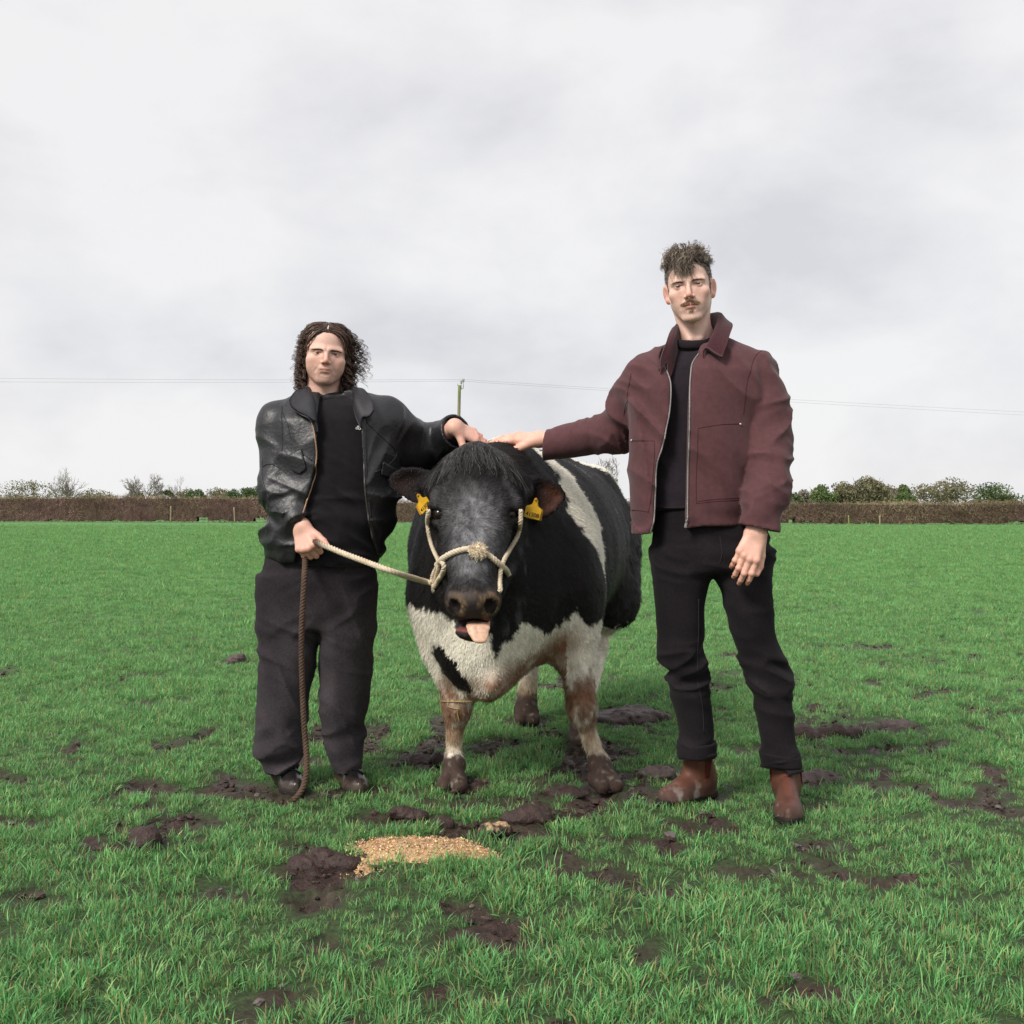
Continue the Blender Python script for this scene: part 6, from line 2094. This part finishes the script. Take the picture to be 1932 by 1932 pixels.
for px, py in ((1401, 799), (1198, 827)):
    c = px_drape(jacketR, [(px, py), (px + .2, py)], 3.64, .0015, 3.42, 2)[0]
    V, Q = uvsphere(c, .0042, 10, 6, (1, .6, 1))
    mk('rivet', V, Q, M_rivet, JR)

# ---- wrist watch on the hanging hand
M_watch = mat('dark_watch', (.02, .02, .022), rough=.3, spec=.5)
wx = (eD - wD) / np.linalg.norm(eD - wD)
wc = wD + wx * .020
Fm = frame(wx, (0, -1, 0))
ph = np.linspace(0, 2 * math.pi, 33)[:-1]
def watch_fn(P):
    q = (P - wc) @ Fm
    k = np.hypot(q[:, 1], q[:, 2])
    d = np.maximum(np.abs(k - .034) - .0028, np.abs(q[:, 0]) - .009)
    c = -hD['n'] @ Fm
    return d
band = iso('wristwatch', watch_fn, wc - .05, wc + .05, .0024, M_watch, RM)
cpos = wc + hD['n'] * .036 + hD['s'] * .004
def case_fn(P):
    q = P - cpos
    a = q @ hD['n']; b = np.linalg.norm(q - a[:, None] * hD['n'], axis=1)
    return smax(np.abs(a) - .0045, b - .0165, .002)
iso('watch_case', case_fn, cpos - .024, cpos + .024, .0019, mat('watch_steel', (.35, .35, .36), rough=.25, spec=.5, metal=.8), band)

# ---- black jeans with rolled hems
M_jeans = mat('black_jeans', attr=True, rough=.95, spec=.08, sheen=.03, var=.28, vscale=140, bump=.3, bscale=1100, bdist=.0008)
depR = lambda y: np.interp(y, [990, 1120, 1440], [3.80, 3.81, 3.87])
depR2 = lambda y: np.interp(y, [990, 1120, 1440], [3.80, 3.79, 3.81])
hipR = px_loft([(945, 1246, 1430), (975, 1238, 1438), (1013, 1231, 1450), (1040, 1231, 1455), (1062, 1232, 1454), (1082, 1234, 1453)], 3.80, lambda y, a: np.interp(y, [945, 975, 1040, 1082], [.108, .115, .122, .105]), 2.3, None, .02)
lgA = px_loft([(1040, 1231, 1345), (1073, 1233, 1344), (1121, 1236, 1334), (1217, 1245, 1326), (1240, 1248, 1327), (1268, 1259, 1329), (1300, 1264, 1336), (1373, 1278, 1346), (1405, 1281, 1348), (1428, 1283, 1347)],
              depR, lambda y, a: np.interp(y, [1040, 1121, 1240, 1300, 1428], [.105, .092, .076, .072, .062]), 2.1, None, .006)
lgB = px_loft([(1040, 1342, 1455), (1073, 1346, 1454), (1121, 1362, 1454), (1193, 1381, 1463), (1229, 1392, 1474), (1265, 1409, 1484), (1337, 1425, 1495), (1409, 1436, 1503), (1446, 1441, 1508)],
              depR2, lambda y, a: np.interp(y, [1040, 1121, 1240, 1300, 1446], [.105, .092, .078, .074, .062]), 2.1, None, .006)
def trouR(P):
    a, b = lgA(P), lgB(P)
    for d, sd, kz in ((a, 151, .50), (b, 161, .48)):
        n = np.abs(d) < .05
        Q = P[n]
        f = .006 * folds(Q, A3(.35, 0, 1), .07, .2, sd) + .015 * folds(Q, A3(-.35 if sd == 151 else .55, 0, 1), .042, .13, sd + 1) * zrange(Q, kz - .10, kz + .05, .04)
        f += .009 * folds(Q, A3(-.15, 0, 1), .045, .15, sd + 2) * smoothstep(.28, .12, Q[:, 2])
        d[n] -= f
    d = smin(hipR(P), smin(a, b, .010), .025)
    n = np.abs(d) < .05
    Q = P[n]
    d[n] -= .005 * folds(Q, A3(.25, 0, 1), .045, .17, 171) * zrange(Q, .78, .92, .04)
    return d
def trou_colR(V):
    n = fbm(V * 16, 3, 87)
    fade = np.clip(.45 + .7 * fbm(V * np.array([10, 10, 5.]), 2, 88), 0, 1)
    return mixc(np.tile(A3(.0110, .0092, .0108), (len(V), 1)), (.0225, .0185, .0215), fade) * (1 + .15 * n[:, None])
TRR = iso('trousers', trouR, (.42, 3.62, .06), (1.02, 4.02, 1.06), .0056, M_jeans, RM, trou_colR)
for lf, zt, zb, c in ((lgA, W(0, 1400, 3.86)[2], W(0, 1428, 3.87)[2], W(1315, 1414, 3.87)), (lgB, W(0, 1420, 3.81)[2], W(0, 1446, 3.81)[2], W(1473, 1432, 3.81))):
    def cuff_fn(P, lf=lf, zt=zt, zb=zb):
        zz = P[:, 2] + .10 * (P[:, 0] - c[0]) * (1 if lf is lgB else -1)
        Qp = P.copy(); Qp[:, 2] = np.maximum(P[:, 2], lf.z0 + .001)
        d = lf(Qp, .0075)
        n = .003 * vnoise(P * 22, 181)
        return smax(smax(d - n, -lf(Qp, -.006), .003), np.abs(zz - (zt + zb) / 2) - (zt - zb) / 2 - n, .006)
    iso('turn_up', cuff_fn, c - A3(.11, .11, .06), c + A3(.11, .11, .06), .0045, M_jeans, TRR, trou_colR)
seam_lines(trouR, [[(1318, 1130), (1319, 1200), (1318, 1245), (1320, 1290), (1330, 1340), (1334, 1390)], [(1352, 1012), (1356, 1040), (1352, 1062)]], 3.74, .0014, TRR, mat('jeans_stitching', (.040, .034, .038), rough=.95, spec=.05), 3.5)

# ---- brown pull-on boots
M_boot = mat('brown_boot_leather', attr=True, rough=.55, spec=.35, var=.35, vscale=30, bump=.35, bscale=160, rvar=.15)
M_elastic = mat('boot_elastic', (.085, .024, .016), rough=.9, spec=.1, bump=.6, bscale=260, stretch=(3, 3, .2))
def boot_cols(V):
    n = fbm(V * 28, 3, 191); n2 = fbm(V * 9, 2, 192)
    C = mixc(np.tile(A3(.098, .030, .020), (len(V), 1)), (.125, .050, .030), np.clip(.4 + n2, 0, 1) * .7)
    C = mixc(C, (.070, .045, .036), np.clip(smoothstep(.085, .02, V[:, 2] + .03 * n) * (.75 + .5 * n), 0, 1))
    return mixc(C, (.33, .30, .26), smoothstep(.25, .6, n) * smoothstep(.09, .03, V[:, 2]) * .6)
for heel, toe, a0, a1 in (((W(1345, 0, 3.97)[0], 3.965, 0), (W(1247, 0, 3.80)[0], 3.815, 0), A3(W(1322, 0, 3.93)[0], 3.93, .07), A3(W(1313, 0, 3.88)[0], 3.885, .21)),
                          ((W(1484, 0, 3.86)[0], 3.855, 0), (W(1486, 0, 3.60)[0], 3.585, 0), A3(W(1483, 0, 3.83)[0], 3.83, .07), A3(W(1480, 0, 3.82)[0], 3.82, .21))):
    fn = lambda P: shoe_fn(P, heel, toe, (a0, a1, .045, .046), 'boot', .175) - .004
    c = (A3(*heel) + A3(*toe)) / 2
    bt = iso('boot', fn, c - A3(.17, .22, .01), c + A3(.17, .22, .24), .004, M_boot, RM, boot_cols)
    iso('sole', lambda P: sole_fn(P, heel, toe, .024), c - A3(.17, .22, .03), c + A3(.17, .22, .05), .004, M_sole, bt)
    h_, f_, s_, L_ = boot_frame(heel, toe)
    for q in (-1, 1):
        mid = a0 * .62 + a1 * .38 + s_ * q * .045 + f_ * .004
        def gus(P, q=q, mid=mid):
            k = P - mid
            d = np.maximum(np.abs(k @ f_) - np.interp(k[:, 2], [-.075, .07], [.006, .024]), np.abs(k[:, 2]) - .045)
            return np.maximum(np.maximum(d, np.abs(fn(P) - .001) - .0022), -(k @ s_) * q - .03)
        iso('elastic_panel', gus, mid - .075, mid + .075, .0038, M_elastic, bt)
# ------------------------------------------------------------------ halter, lead rope, ear tags, feed, clods
def cast(pts, fn, off, d0=3.3, n=None, back=0.0):
    """lay a line of print points onto a real surface, along the lines of sight"""
    q = polyline([A3(x, y, 0) for x, y in pts], n or 8 * len(pts))[:, :2]
    dirs = np.stack([(q[:, 0] - 966) / F, np.ones(len(q)), -(q[:, 1] - 966) / F], 1)
    t = np.full(len(q), d0); best = t.copy(); bd = np.full(len(q), 9.0)
    for _ in range(60):
        P = dirs * t[:, None] + A3(0, 0, HC)
        d = fn(P) - off
        k = d < bd - 1e-5
        best = np.where(k, t, best); bd = np.minimum(bd, d)
        t = t + np.clip(d, 0, .1) * .8
        t = np.minimum(t, 4.4)
    return dirs * (best + back)[:, None] + A3(0, 0, HC)

M_rope = mat('cream_rope', attr=True, rough=.9, spec=.1, var=.25, vscale=160, bump=.8, bscale=420, stretch=(1, 1, 1), bdist=.002)
CREAM, RBROWN = A3(.72, .61, .46), A3(.105, .068, .050)
def smooth_path(P, it=4):
    P = P.copy()
    for _ in range(it):
        P[1:-1] = P[1:-1] * .5 + (P[:-2] + P[2:]) * .25
    return P
halter = thing('rope_halter', 'cream twisted rope halter round the face and muzzle of the cow', 'halter', W(895, 1040, 3.62))
def rope_part(name, pts, r, pitch=.030, dirt=.15, parent=halter, path=None, seed=1):
    c = smooth_path(cast(pts, cow_fn, r * .75)) if path is None else path
    V, fs = rope_mesh(c, r, pitch)
    n = fbm(V * 40, 2, seed)
    C = mixc(np.tile(CREAM, (len(V), 1)) * (1 + .18 * n[:, None]), (.33, .22, .12), np.clip(dirt + .5 * n, 0, .8))
    return mk(name, V, fs, M_rope, parent, C)
rope_part('noseband', [(824, 1066), (833, 1056), (846, 1047), (865, 1039), (888, 1035), (905, 1038), (923, 1048), (941, 1063), (955, 1076), (960, 1086)], .0105, seed=2)
rope_part('cheek_rope', [(809, 962), (806.5, 985), (810, 1012), (818, 1038), (828, 1060), (826, 1078), (820, 1096), (817, 1112)], .0085, seed=3)
rope_part('cheek_rope', [(983, 962), (982, 985), (977, 1010), (966, 1030), (954, 1050), (946, 1070), (943, 1092), (944, 1113)], .0085, seed=4)
c0 = cast([(817, 1112), (818, 1114)], cow_fn, .008)[0]
rope_part('chin_rope', None, .0085, path=polyline([c0, A3(c0[0] + .02, c0[1] + .06, c0[2] - .05), A3(HX, 3.72, .66), cast([(944, 1113), (944, 1114)], cow_fn, .008)[0]], 60), seed=5)
# a second turn where the lead comes through at the left
rope_part('loop', [(832, 1058), (838, 1066), (836, 1080), (826, 1096), (820, 1106), (815, 1100), (817, 1086), (824, 1072), (832, 1060)], .0095, seed=6)
kc = cast([(903, 1040), (903.5, 1040)], cow_fn, .012)[0]
kn, kq = isomesh(lambda P: ell(P, kc, (.027, .020, .024)) - .005 * fbm(P * 90, 3, 9), kc - .05, kc + .05, .003)
r = np.random.default_rng(77)
n = 420
u = r.normal(0, 1, (n, 3)); u /= np.linalg.norm(u, axis=1, keepdims=True); u[:, 1] = -np.abs(u[:, 1])
st = kc + u * A3(.023, .017, .021); L = r.uniform(.004, .009, (n, 1, 1))
t = np.linspace(0, 1, 5)[None, :, None]
fr = st[:, None] + u[:, None] * t * L + r.normal(0, .004, (n, 1, 3)) * t ** 2
V, fs = merge([(kn, kq), tubes(fr, np.full((n, 5), .0011), 3, False)])
mk('frayed_knot', V, fs, M_rope, halter, np.tile(CREAM * 1.12, (len(V), 1)) * (1 + .2 * fbm(V * 150, 2, 4)[:, None]))

# lead rope: from the halter to the fist, then hanging dark and dirty to the grass
la = cast([(815, 1100), (816, 1101)], cow_fn, .012)[0]
grip = hA['wrist'] + hA['f'] * .088 - hA['n'] * .012
out = W(601, 1025, 3.835)
path = [la, la + A3(-.03, -.012, .008), W(745, 1080, 3.72), W(690, 1060, 3.755), W(645, 1043, 3.795), out, W(588, 1023, 3.895), W(579, 1032, 3.925), W(576.5, 1050, 3.90), W(575, 1074, 3.85),
        W(573, 1110, 3.82), W(569.5, 1180, 3.82), W(569, 1240, 3.83), W(571, 1310, 3.84), W(574, 1370, 3.84), W(578, 1420, 3.83), W(578, 1455, 3.80), W(573, 1482, 3.78), W(563, 1500, 3.765), W(553, 1510, 3.76)]
c = polyline(path, 420)
V, fs = rope_mesh(c, .0108, .034)
zf = V[:, 2]; n = fbm(V * 35, 2, 14)
dk = smoothstep(W(612, 0, 3.8)[0] + .012, W(590, 0, 3.8)[0], V[:, 0] + .012 * n)
C = mixc(np.tile(CREAM, (len(V), 1)) * (1 + .15 * n[:, None]), (.36, .24, .12), np.clip(.10 + .5 * n, 0, .7))
C = mixc(C, RBROWN, dk) * (1 + .25 * n[:, None] * dk[:, None])
C = mixc(C, (.33, .24, .17), smoothstep(.035, .0, V[:, 2]) * .6)
lead = mk('lead_rope', V, fs, M_rope, None, np.clip(C, .01, 1), loc=la)
tag(lead, 'twisted lead rope, cream from the halter and dark brown where it hangs from the fist', 'rope')

# ---- ear tags
M_tag = mat('yellow_tag', (.60, .335, .012), rough=.42, spec=.4, var=.2, vscale=60, bump=.15, bscale=200)
M_tagd = mat('yellow_tag_back', (.42, .20, .012), rough=.5, spec=.3, var=.2, vscale=60)
M_ink = mat('black_print', (.015, .012, .010), rough=.6, spec=.2)
def tag_panel(Fm, c, s, th=.0016):
    out = [(-.5, -.44), (-.47, -.5), (.47, -.5), (.5, -.44), (.5, .12), (.46, .2), (.30, .27), (.17, .36), (.12, .50), (.10, .72), (0, .80), (-.10, .72), (-.12, .50), (-.17, .36), (-.30, .27), (-.46, .2), (-.5, .12)]
    p = np.array(out) * s; n = len(p)
    bow = .10 * p[:, 0] ** 2 / s
    F0 = np.stack([p[:, 0], -bow - th, p[:, 1]], 1); B0 = np.stack([p[:, 0], -bow + th, p[:, 1]], 1)
    V = np.vstack([F0, B0, [[0, -th, 0]], [[0, th, 0]]]) @ Fm.T + c
    i = np.arange(n); j = (i + 1) % n
    return V, [np.stack([i, j, np.full(n, 2 * n)], 1), np.stack([j + n, i + n, np.full(n, 2 * n + 1)], 1), np.stack([j, i, i + n, j + n], 1)]
def text_mesh(s, size):
    cu = bpy.data.curves.new('t', 'FONT'); cu.body = s; cu.size = size; cu.align_x = 'CENTER'; cu.align_y = 'CENTER'; cu.extrude = .0003; cu.space_character = .95
    o = bpy.data.objects.new('t', cu); COL.objects.link(o)
    dg = bpy.context.evaluated_depsgraph_get(); dg.update()
    me = bpy.data.meshes.new_from_object(o.evaluated_get(dg))
    V = np.array([v.co[:] for v in me.vertices])
    by = {}
    for p in me.polygons: by.setdefault(len(p.vertices), []).append(list(p.vertices))
    COL.objects.unlink(o); bpy.data.objects.remove(o); bpy.data.curves.remove(cu)
    return V, [np.array(v) for v in by.values()]
for px, py, d, Rm, s, label in ((1006, 963, 3.845, rot('z', 12) @ rot('y', 14), .056, 'yellow ear tag numbered 41508 in the cow ear at the right, nearer the tall man'),
                                (799, 950, 3.855, rot('z', -38) @ rot('y', -38), .053, 'yellow ear tag in the cow ear at the left, beside the leather jacket')):
    c = W(px, py, d)
    et = thing('ear_tag', label, 'ear tag', c, 'ear tags of the cow')
    V, fs = tag_panel(Rm, c, s); mk('front_panel', V, fs, M_tag, et, smooth=False)
    sgn = 1 if px > 900 else -1
    V, fs = tag_panel(Rm @ rot('y', -5 * sgn), c + A3(.006 * sgn, .022, -.004), s); mk('back_panel', V, fs, M_tagd, et, smooth=False)
    V, Q = uvsphere(c + Rm @ A3(0, -.003, s * .68), .0055, 12, 8, (1, .8, 1)); mk('button', V, Q, M_tagd, et)
    V, fs = text_mesh('41508', s * .36)
    V = np.stack([V[:, 0], -V[:, 2] * 0 - .0030 - .10 * V[:, 0] ** 2 / s - V[:, 2], V[:, 1] - s * .28], 1) @ Rm.T + c
    mk('number', V, fs, M_ink, et, smooth=False)

# ---- feed spilled on the grass
M_feed = mat('rolled_feed', attr=True, rough=.85, spec=.15, bump=.6, bscale=500, var=.2, vscale=300)
r = np.random.default_rng(88)
fp = thing('feed_pile', 'heap of pale flaked feed spilled on the grass in front of the cow', 'feed', (FEED[0][0], FEED[0][1], 0))
gx_, gy_ = np.meshgrid(np.linspace(-.62, .10, 110), np.linspace(2.98, 3.56, 90), indexing='ij')
x, y = gx_.ravel(), gy_.ravel()
def feed_h(x, y):
    P = np.stack([x, y, x * 0], 1)
    h = np.full(len(x), -.05)
    for (fx, fy, rx, ry), a in zip(FEED, (.030, .024, .012, .006)):
        k = ((x - fx) / rx) ** 2 + ((y - fy) / ry) ** 2 + .5 * fbm(P * 16, 3, 201)
        h = np.maximum(h, a * (1 - k) + .004 * fbm(P * 70, 2, 202))
    return h
z = np.maximum(ground_z(x, y), -.012) + feed_h(x, y)
nx_, ny_ = gx_.shape
i, j = np.meshgrid(np.arange(nx_ - 1), np.arange(ny_ - 1), indexing='ij')
Q = np.stack([i * ny_ + j, (i + 1) * ny_ + j, (i + 1) * ny_ + j + 1, i * ny_ + j + 1], -1).reshape(-1, 4)
hh = feed_h(x, y)
Q = Q[(hh[Q] > -.02).all(1)]
mk('heap', np.stack([x, y, z], 1), Q, M_feed, fp, np.tile(A3(.50, .33, .18), (len(x), 1)) * (1 + .3 * fbm(np.stack([x, y, z], 1) * 60, 2, 5)[:, None]))
n = 16000
x = r.uniform(-.62, .10, n); y = r.uniform(2.98, 3.56, n)
h = feed_h(x, y)
k = h > -.004 - .014 * r.random(n) ** 1.6 - (r.random(n) < .06) * .03
x, y, h = x[k], y[k], h[k]; n = len(x)
c = np.stack([x, y, np.maximum(ground_z(x, y), -.012) + np.maximum(h, 0) + r.uniform(.0, .006, n)], 1)
a = r.normal(0, 1, (n, 3)); a /= np.linalg.norm(a, axis=1, keepdims=True)
b = np.cross(a, r.normal(0, 1, (n, 3))); b /= np.linalg.norm(b, axis=1, keepdims=True)
s = r.uniform(.0022, .0048, (n, 1))
V = np.stack([c - a * s, c + b * s * .7, c + a * s, c - b * s * .7], 1).reshape(-1, 3)
C = A3(.66, .46, .27) * r.uniform(.55, 1.35, (n, 1)) * (1 + .15 * r.normal(0, 1, (n, 3)))
o = mk('flakes', V, np.arange(n * 4).reshape(-1, 4), M_feed, fp, np.repeat(np.clip(C, .03, .85), 4, 0), smooth=False); tag(o, kind='stuff')

# ---- clods of mud kicked up by hooves
M_clod = mat('mud_clod', attr=True, rough=.62, spec=.35, var=.35, vscale=45, bump=.9, bscale=130, bdist=.006)
CL = [(272, 1588, .052, (1, .8, .85), 'dark mud clod lying alone in the grass near the lower left corner of the field', 0),
      (572, 1622, .046, (1.1, .8, .8), 'broken mud clod beside the hoof hole, leftmost of the near cluster', 0),
      (608, 1618, .050, (1.2, .8, .8), 'big mud clod over the hoof hole, middle of the near cluster', 0),
      (650, 1632, .042, (1.3, .9, .7), 'crumbly mud clod between the hoof hole and the spilled feed', 0),
      (838, 1560, .031, (1, .9, .95), 'small upright mud clod just behind the spilled feed', 0),
      (770, 1546, .046, (1.5, .8, .55), 'flat broken mud clod behind the left end of the spilled feed', 0),
      (990, 1553, .060, (1.5, .55, .62), 'long overturned mud clod right of the spilled feed', 0),
      (932, 1572, .040, (1.3, .7, .5), 'mud clod dusted with feed at the right end of the spilled feed', 2),
      (446, 1247, .058, (1.1, .9, .7), 'mud clod in the middle distance left of the shorter man', 1),
      (1185, 1352, .115, (1.6, 1.3, .38), 'wet grey mud heap on the grass right of the cow front legs', 1),
      (1545, 1468, .062, (1.5, .8, .6), 'mud clod beside the right brown boot', 1),
      (1519, 1396, .055, (1.1, .9, .75), 'mud clod behind the right leg of the tall man', 0),
      (1592, 1388, .080, (1.7, .8, .5), 'long mud ridge in the grass right of the tall man', 0),
      (1232, 1463, .050, (1.5, .9, .5), 'mud clod in the grass just left of the left brown boot', 1),
      (1070, 1502, .050, (1.6, .8, .45), 'low mud clod in front of the cow between its hooves', 0),
      (828, 1436, .045, (1, .9, .8), 'mud clod behind the cow left front hoof', 0),
      (785, 1440, .046, (1.4, .9, .5), 'low mud clod in the grass between the shorter man and the cow', 1),
      (1692, 1369, .055, (1.4, .9, .5), 'mud clod at the right edge of the trampled grass', 1)]
for i, (px, py, rr, sc, label, tone) in enumerate(CL):
    d = F * HC / (py - 966)
    x0, y0 = (px - 966) / F * d, d
    c = A3(x0, y0, float(ground_z(np.array([x0]), np.array([y0]))[0]) + rr * sc[2] * .25)
    def cf(P, c=c, i=i, rr=rr, sc=sc):
        q = (P - c)
        n1 = fbm(q / rr * .9 + i * 7.3, 3, 210 + i)
        return ell(P, c, np.array(sc) * rr) - rr * .36 * n1 - rr * .16 * np.abs(vnoise(q / rr * 3.1, 230 + i))
    V, Q = isomesh(cf, c - rr * 2.3, c + rr * 2.3, max(rr * .085, .0045))
    n = fbm(V * 30, 3, 240 + i)
    C = np.tile([A3(.046, .027, .023), A3(.088, .063, .060), A3(.046, .027, .023)][tone], (len(V), 1)) * (1 + .4 * n[:, None])
    if tone == 2: C = mixc(C, (.50, .34, .19), smoothstep(.15, .55, fbm(V * 90, 2, 9) + (V[:, 2] - c[2]) / rr * .5) * .9)
    tag(mk('mud_clod', V, Q, M_clod, None, np.clip(C, .01, .8), loc=(c[0], c[1], 0)), label, 'mud clod', 'clods of mud on the grass')

# ---- straws stuck to the cow's knee
M_straw = mat('straw', (.42, .27, .10), rough=.6, spec=.3)
for pts, label in (([(831, 1323), (862, 1324), (891, 1323)], 'long straw lying across the muddy left knee of the cow'), ([(845, 1333), (858, 1337), (866, 1338)], 'short straw in the middle of the muddy left knee of the cow'),
                   ([(862, 1340), (864, 1350), (867, 1362)], 'upright straw hanging down the muddy left knee of the cow')):
    c = cast(pts, cow_fn, .004, 3.7, 14)
    V, fs = tubes([c], np.full((1, 14), .0022), 5)
    tag(mk('straw', V, fs, M_straw, None, loc=c[0]), label, 'straw', 'straws on the cow knee')

# ---- crumbs of churned soil strewn over the bare spots
r = np.random.default_rng(301)
n = 42000
y = np.sqrt(r.uniform(1.9 ** 2, 8.5 ** 2, n)); x = r.uniform(-1, 1, n) * (.55 * y)
m = mudmask(x, y)
k = r.random(n) < np.clip((m - .25) * 1.5, 0, 1)
x, y, m = x[k], y[k], m[k]; n = len(x)
t_ = (1 + 5 ** .5) / 2
ico = np.array([[-1, t_, 0], [1, t_, 0], [-1, -t_, 0], [1, -t_, 0], [0, -1, t_], [0, 1, t_], [0, -1, -t_], [0, 1, -t_], [t_, 0, -1], [t_, 0, 1], [-t_, 0, -1], [-t_, 0, 1]]) / 1.9
icf = np.array([[0, 11, 5], [0, 5, 1], [0, 1, 7], [0, 7, 10], [0, 10, 11], [1, 5, 9], [5, 11, 4], [11, 10, 2], [10, 7, 6], [7, 1, 8], [3, 9, 4], [3, 4, 2], [3, 2, 6], [3, 6, 8], [3, 8, 9], [4, 9, 5], [2, 4, 11], [6, 2, 10], [8, 6, 7], [9, 8, 1]])
sz = .0030 + .0095 * r.random((n, 1, 1)) ** 2.5
V = ico[None] * (1 + r.normal(0, .28, (n, 12, 1))) * sz * (1 + r.normal(0, .25, (n, 1, 3))) * A3(1.15, 1.15, .8)
V = V + np.stack([x, y, ground_z(x, y) + sz[:, 0, 0] * .35], 1)[:, None]
C = np.tile(A3(.048, .029, .024), (n, 1)) * r.uniform(.5, 1.7, (n, 1))
C[r.random(n) < .10] = A3(.13, .105, .10)
o = mk('soil_crumbs', V.reshape(-1, 3), (icf[None] + (np.arange(n) * 12)[:, None, None]).reshape(-1, 3), M_clod, None, np.repeat(C, 12, 0), smooth=False)
tag(o, 'crumbs of churned dark soil strewn over the bare muddy spots', 'soil', kind='stuff')
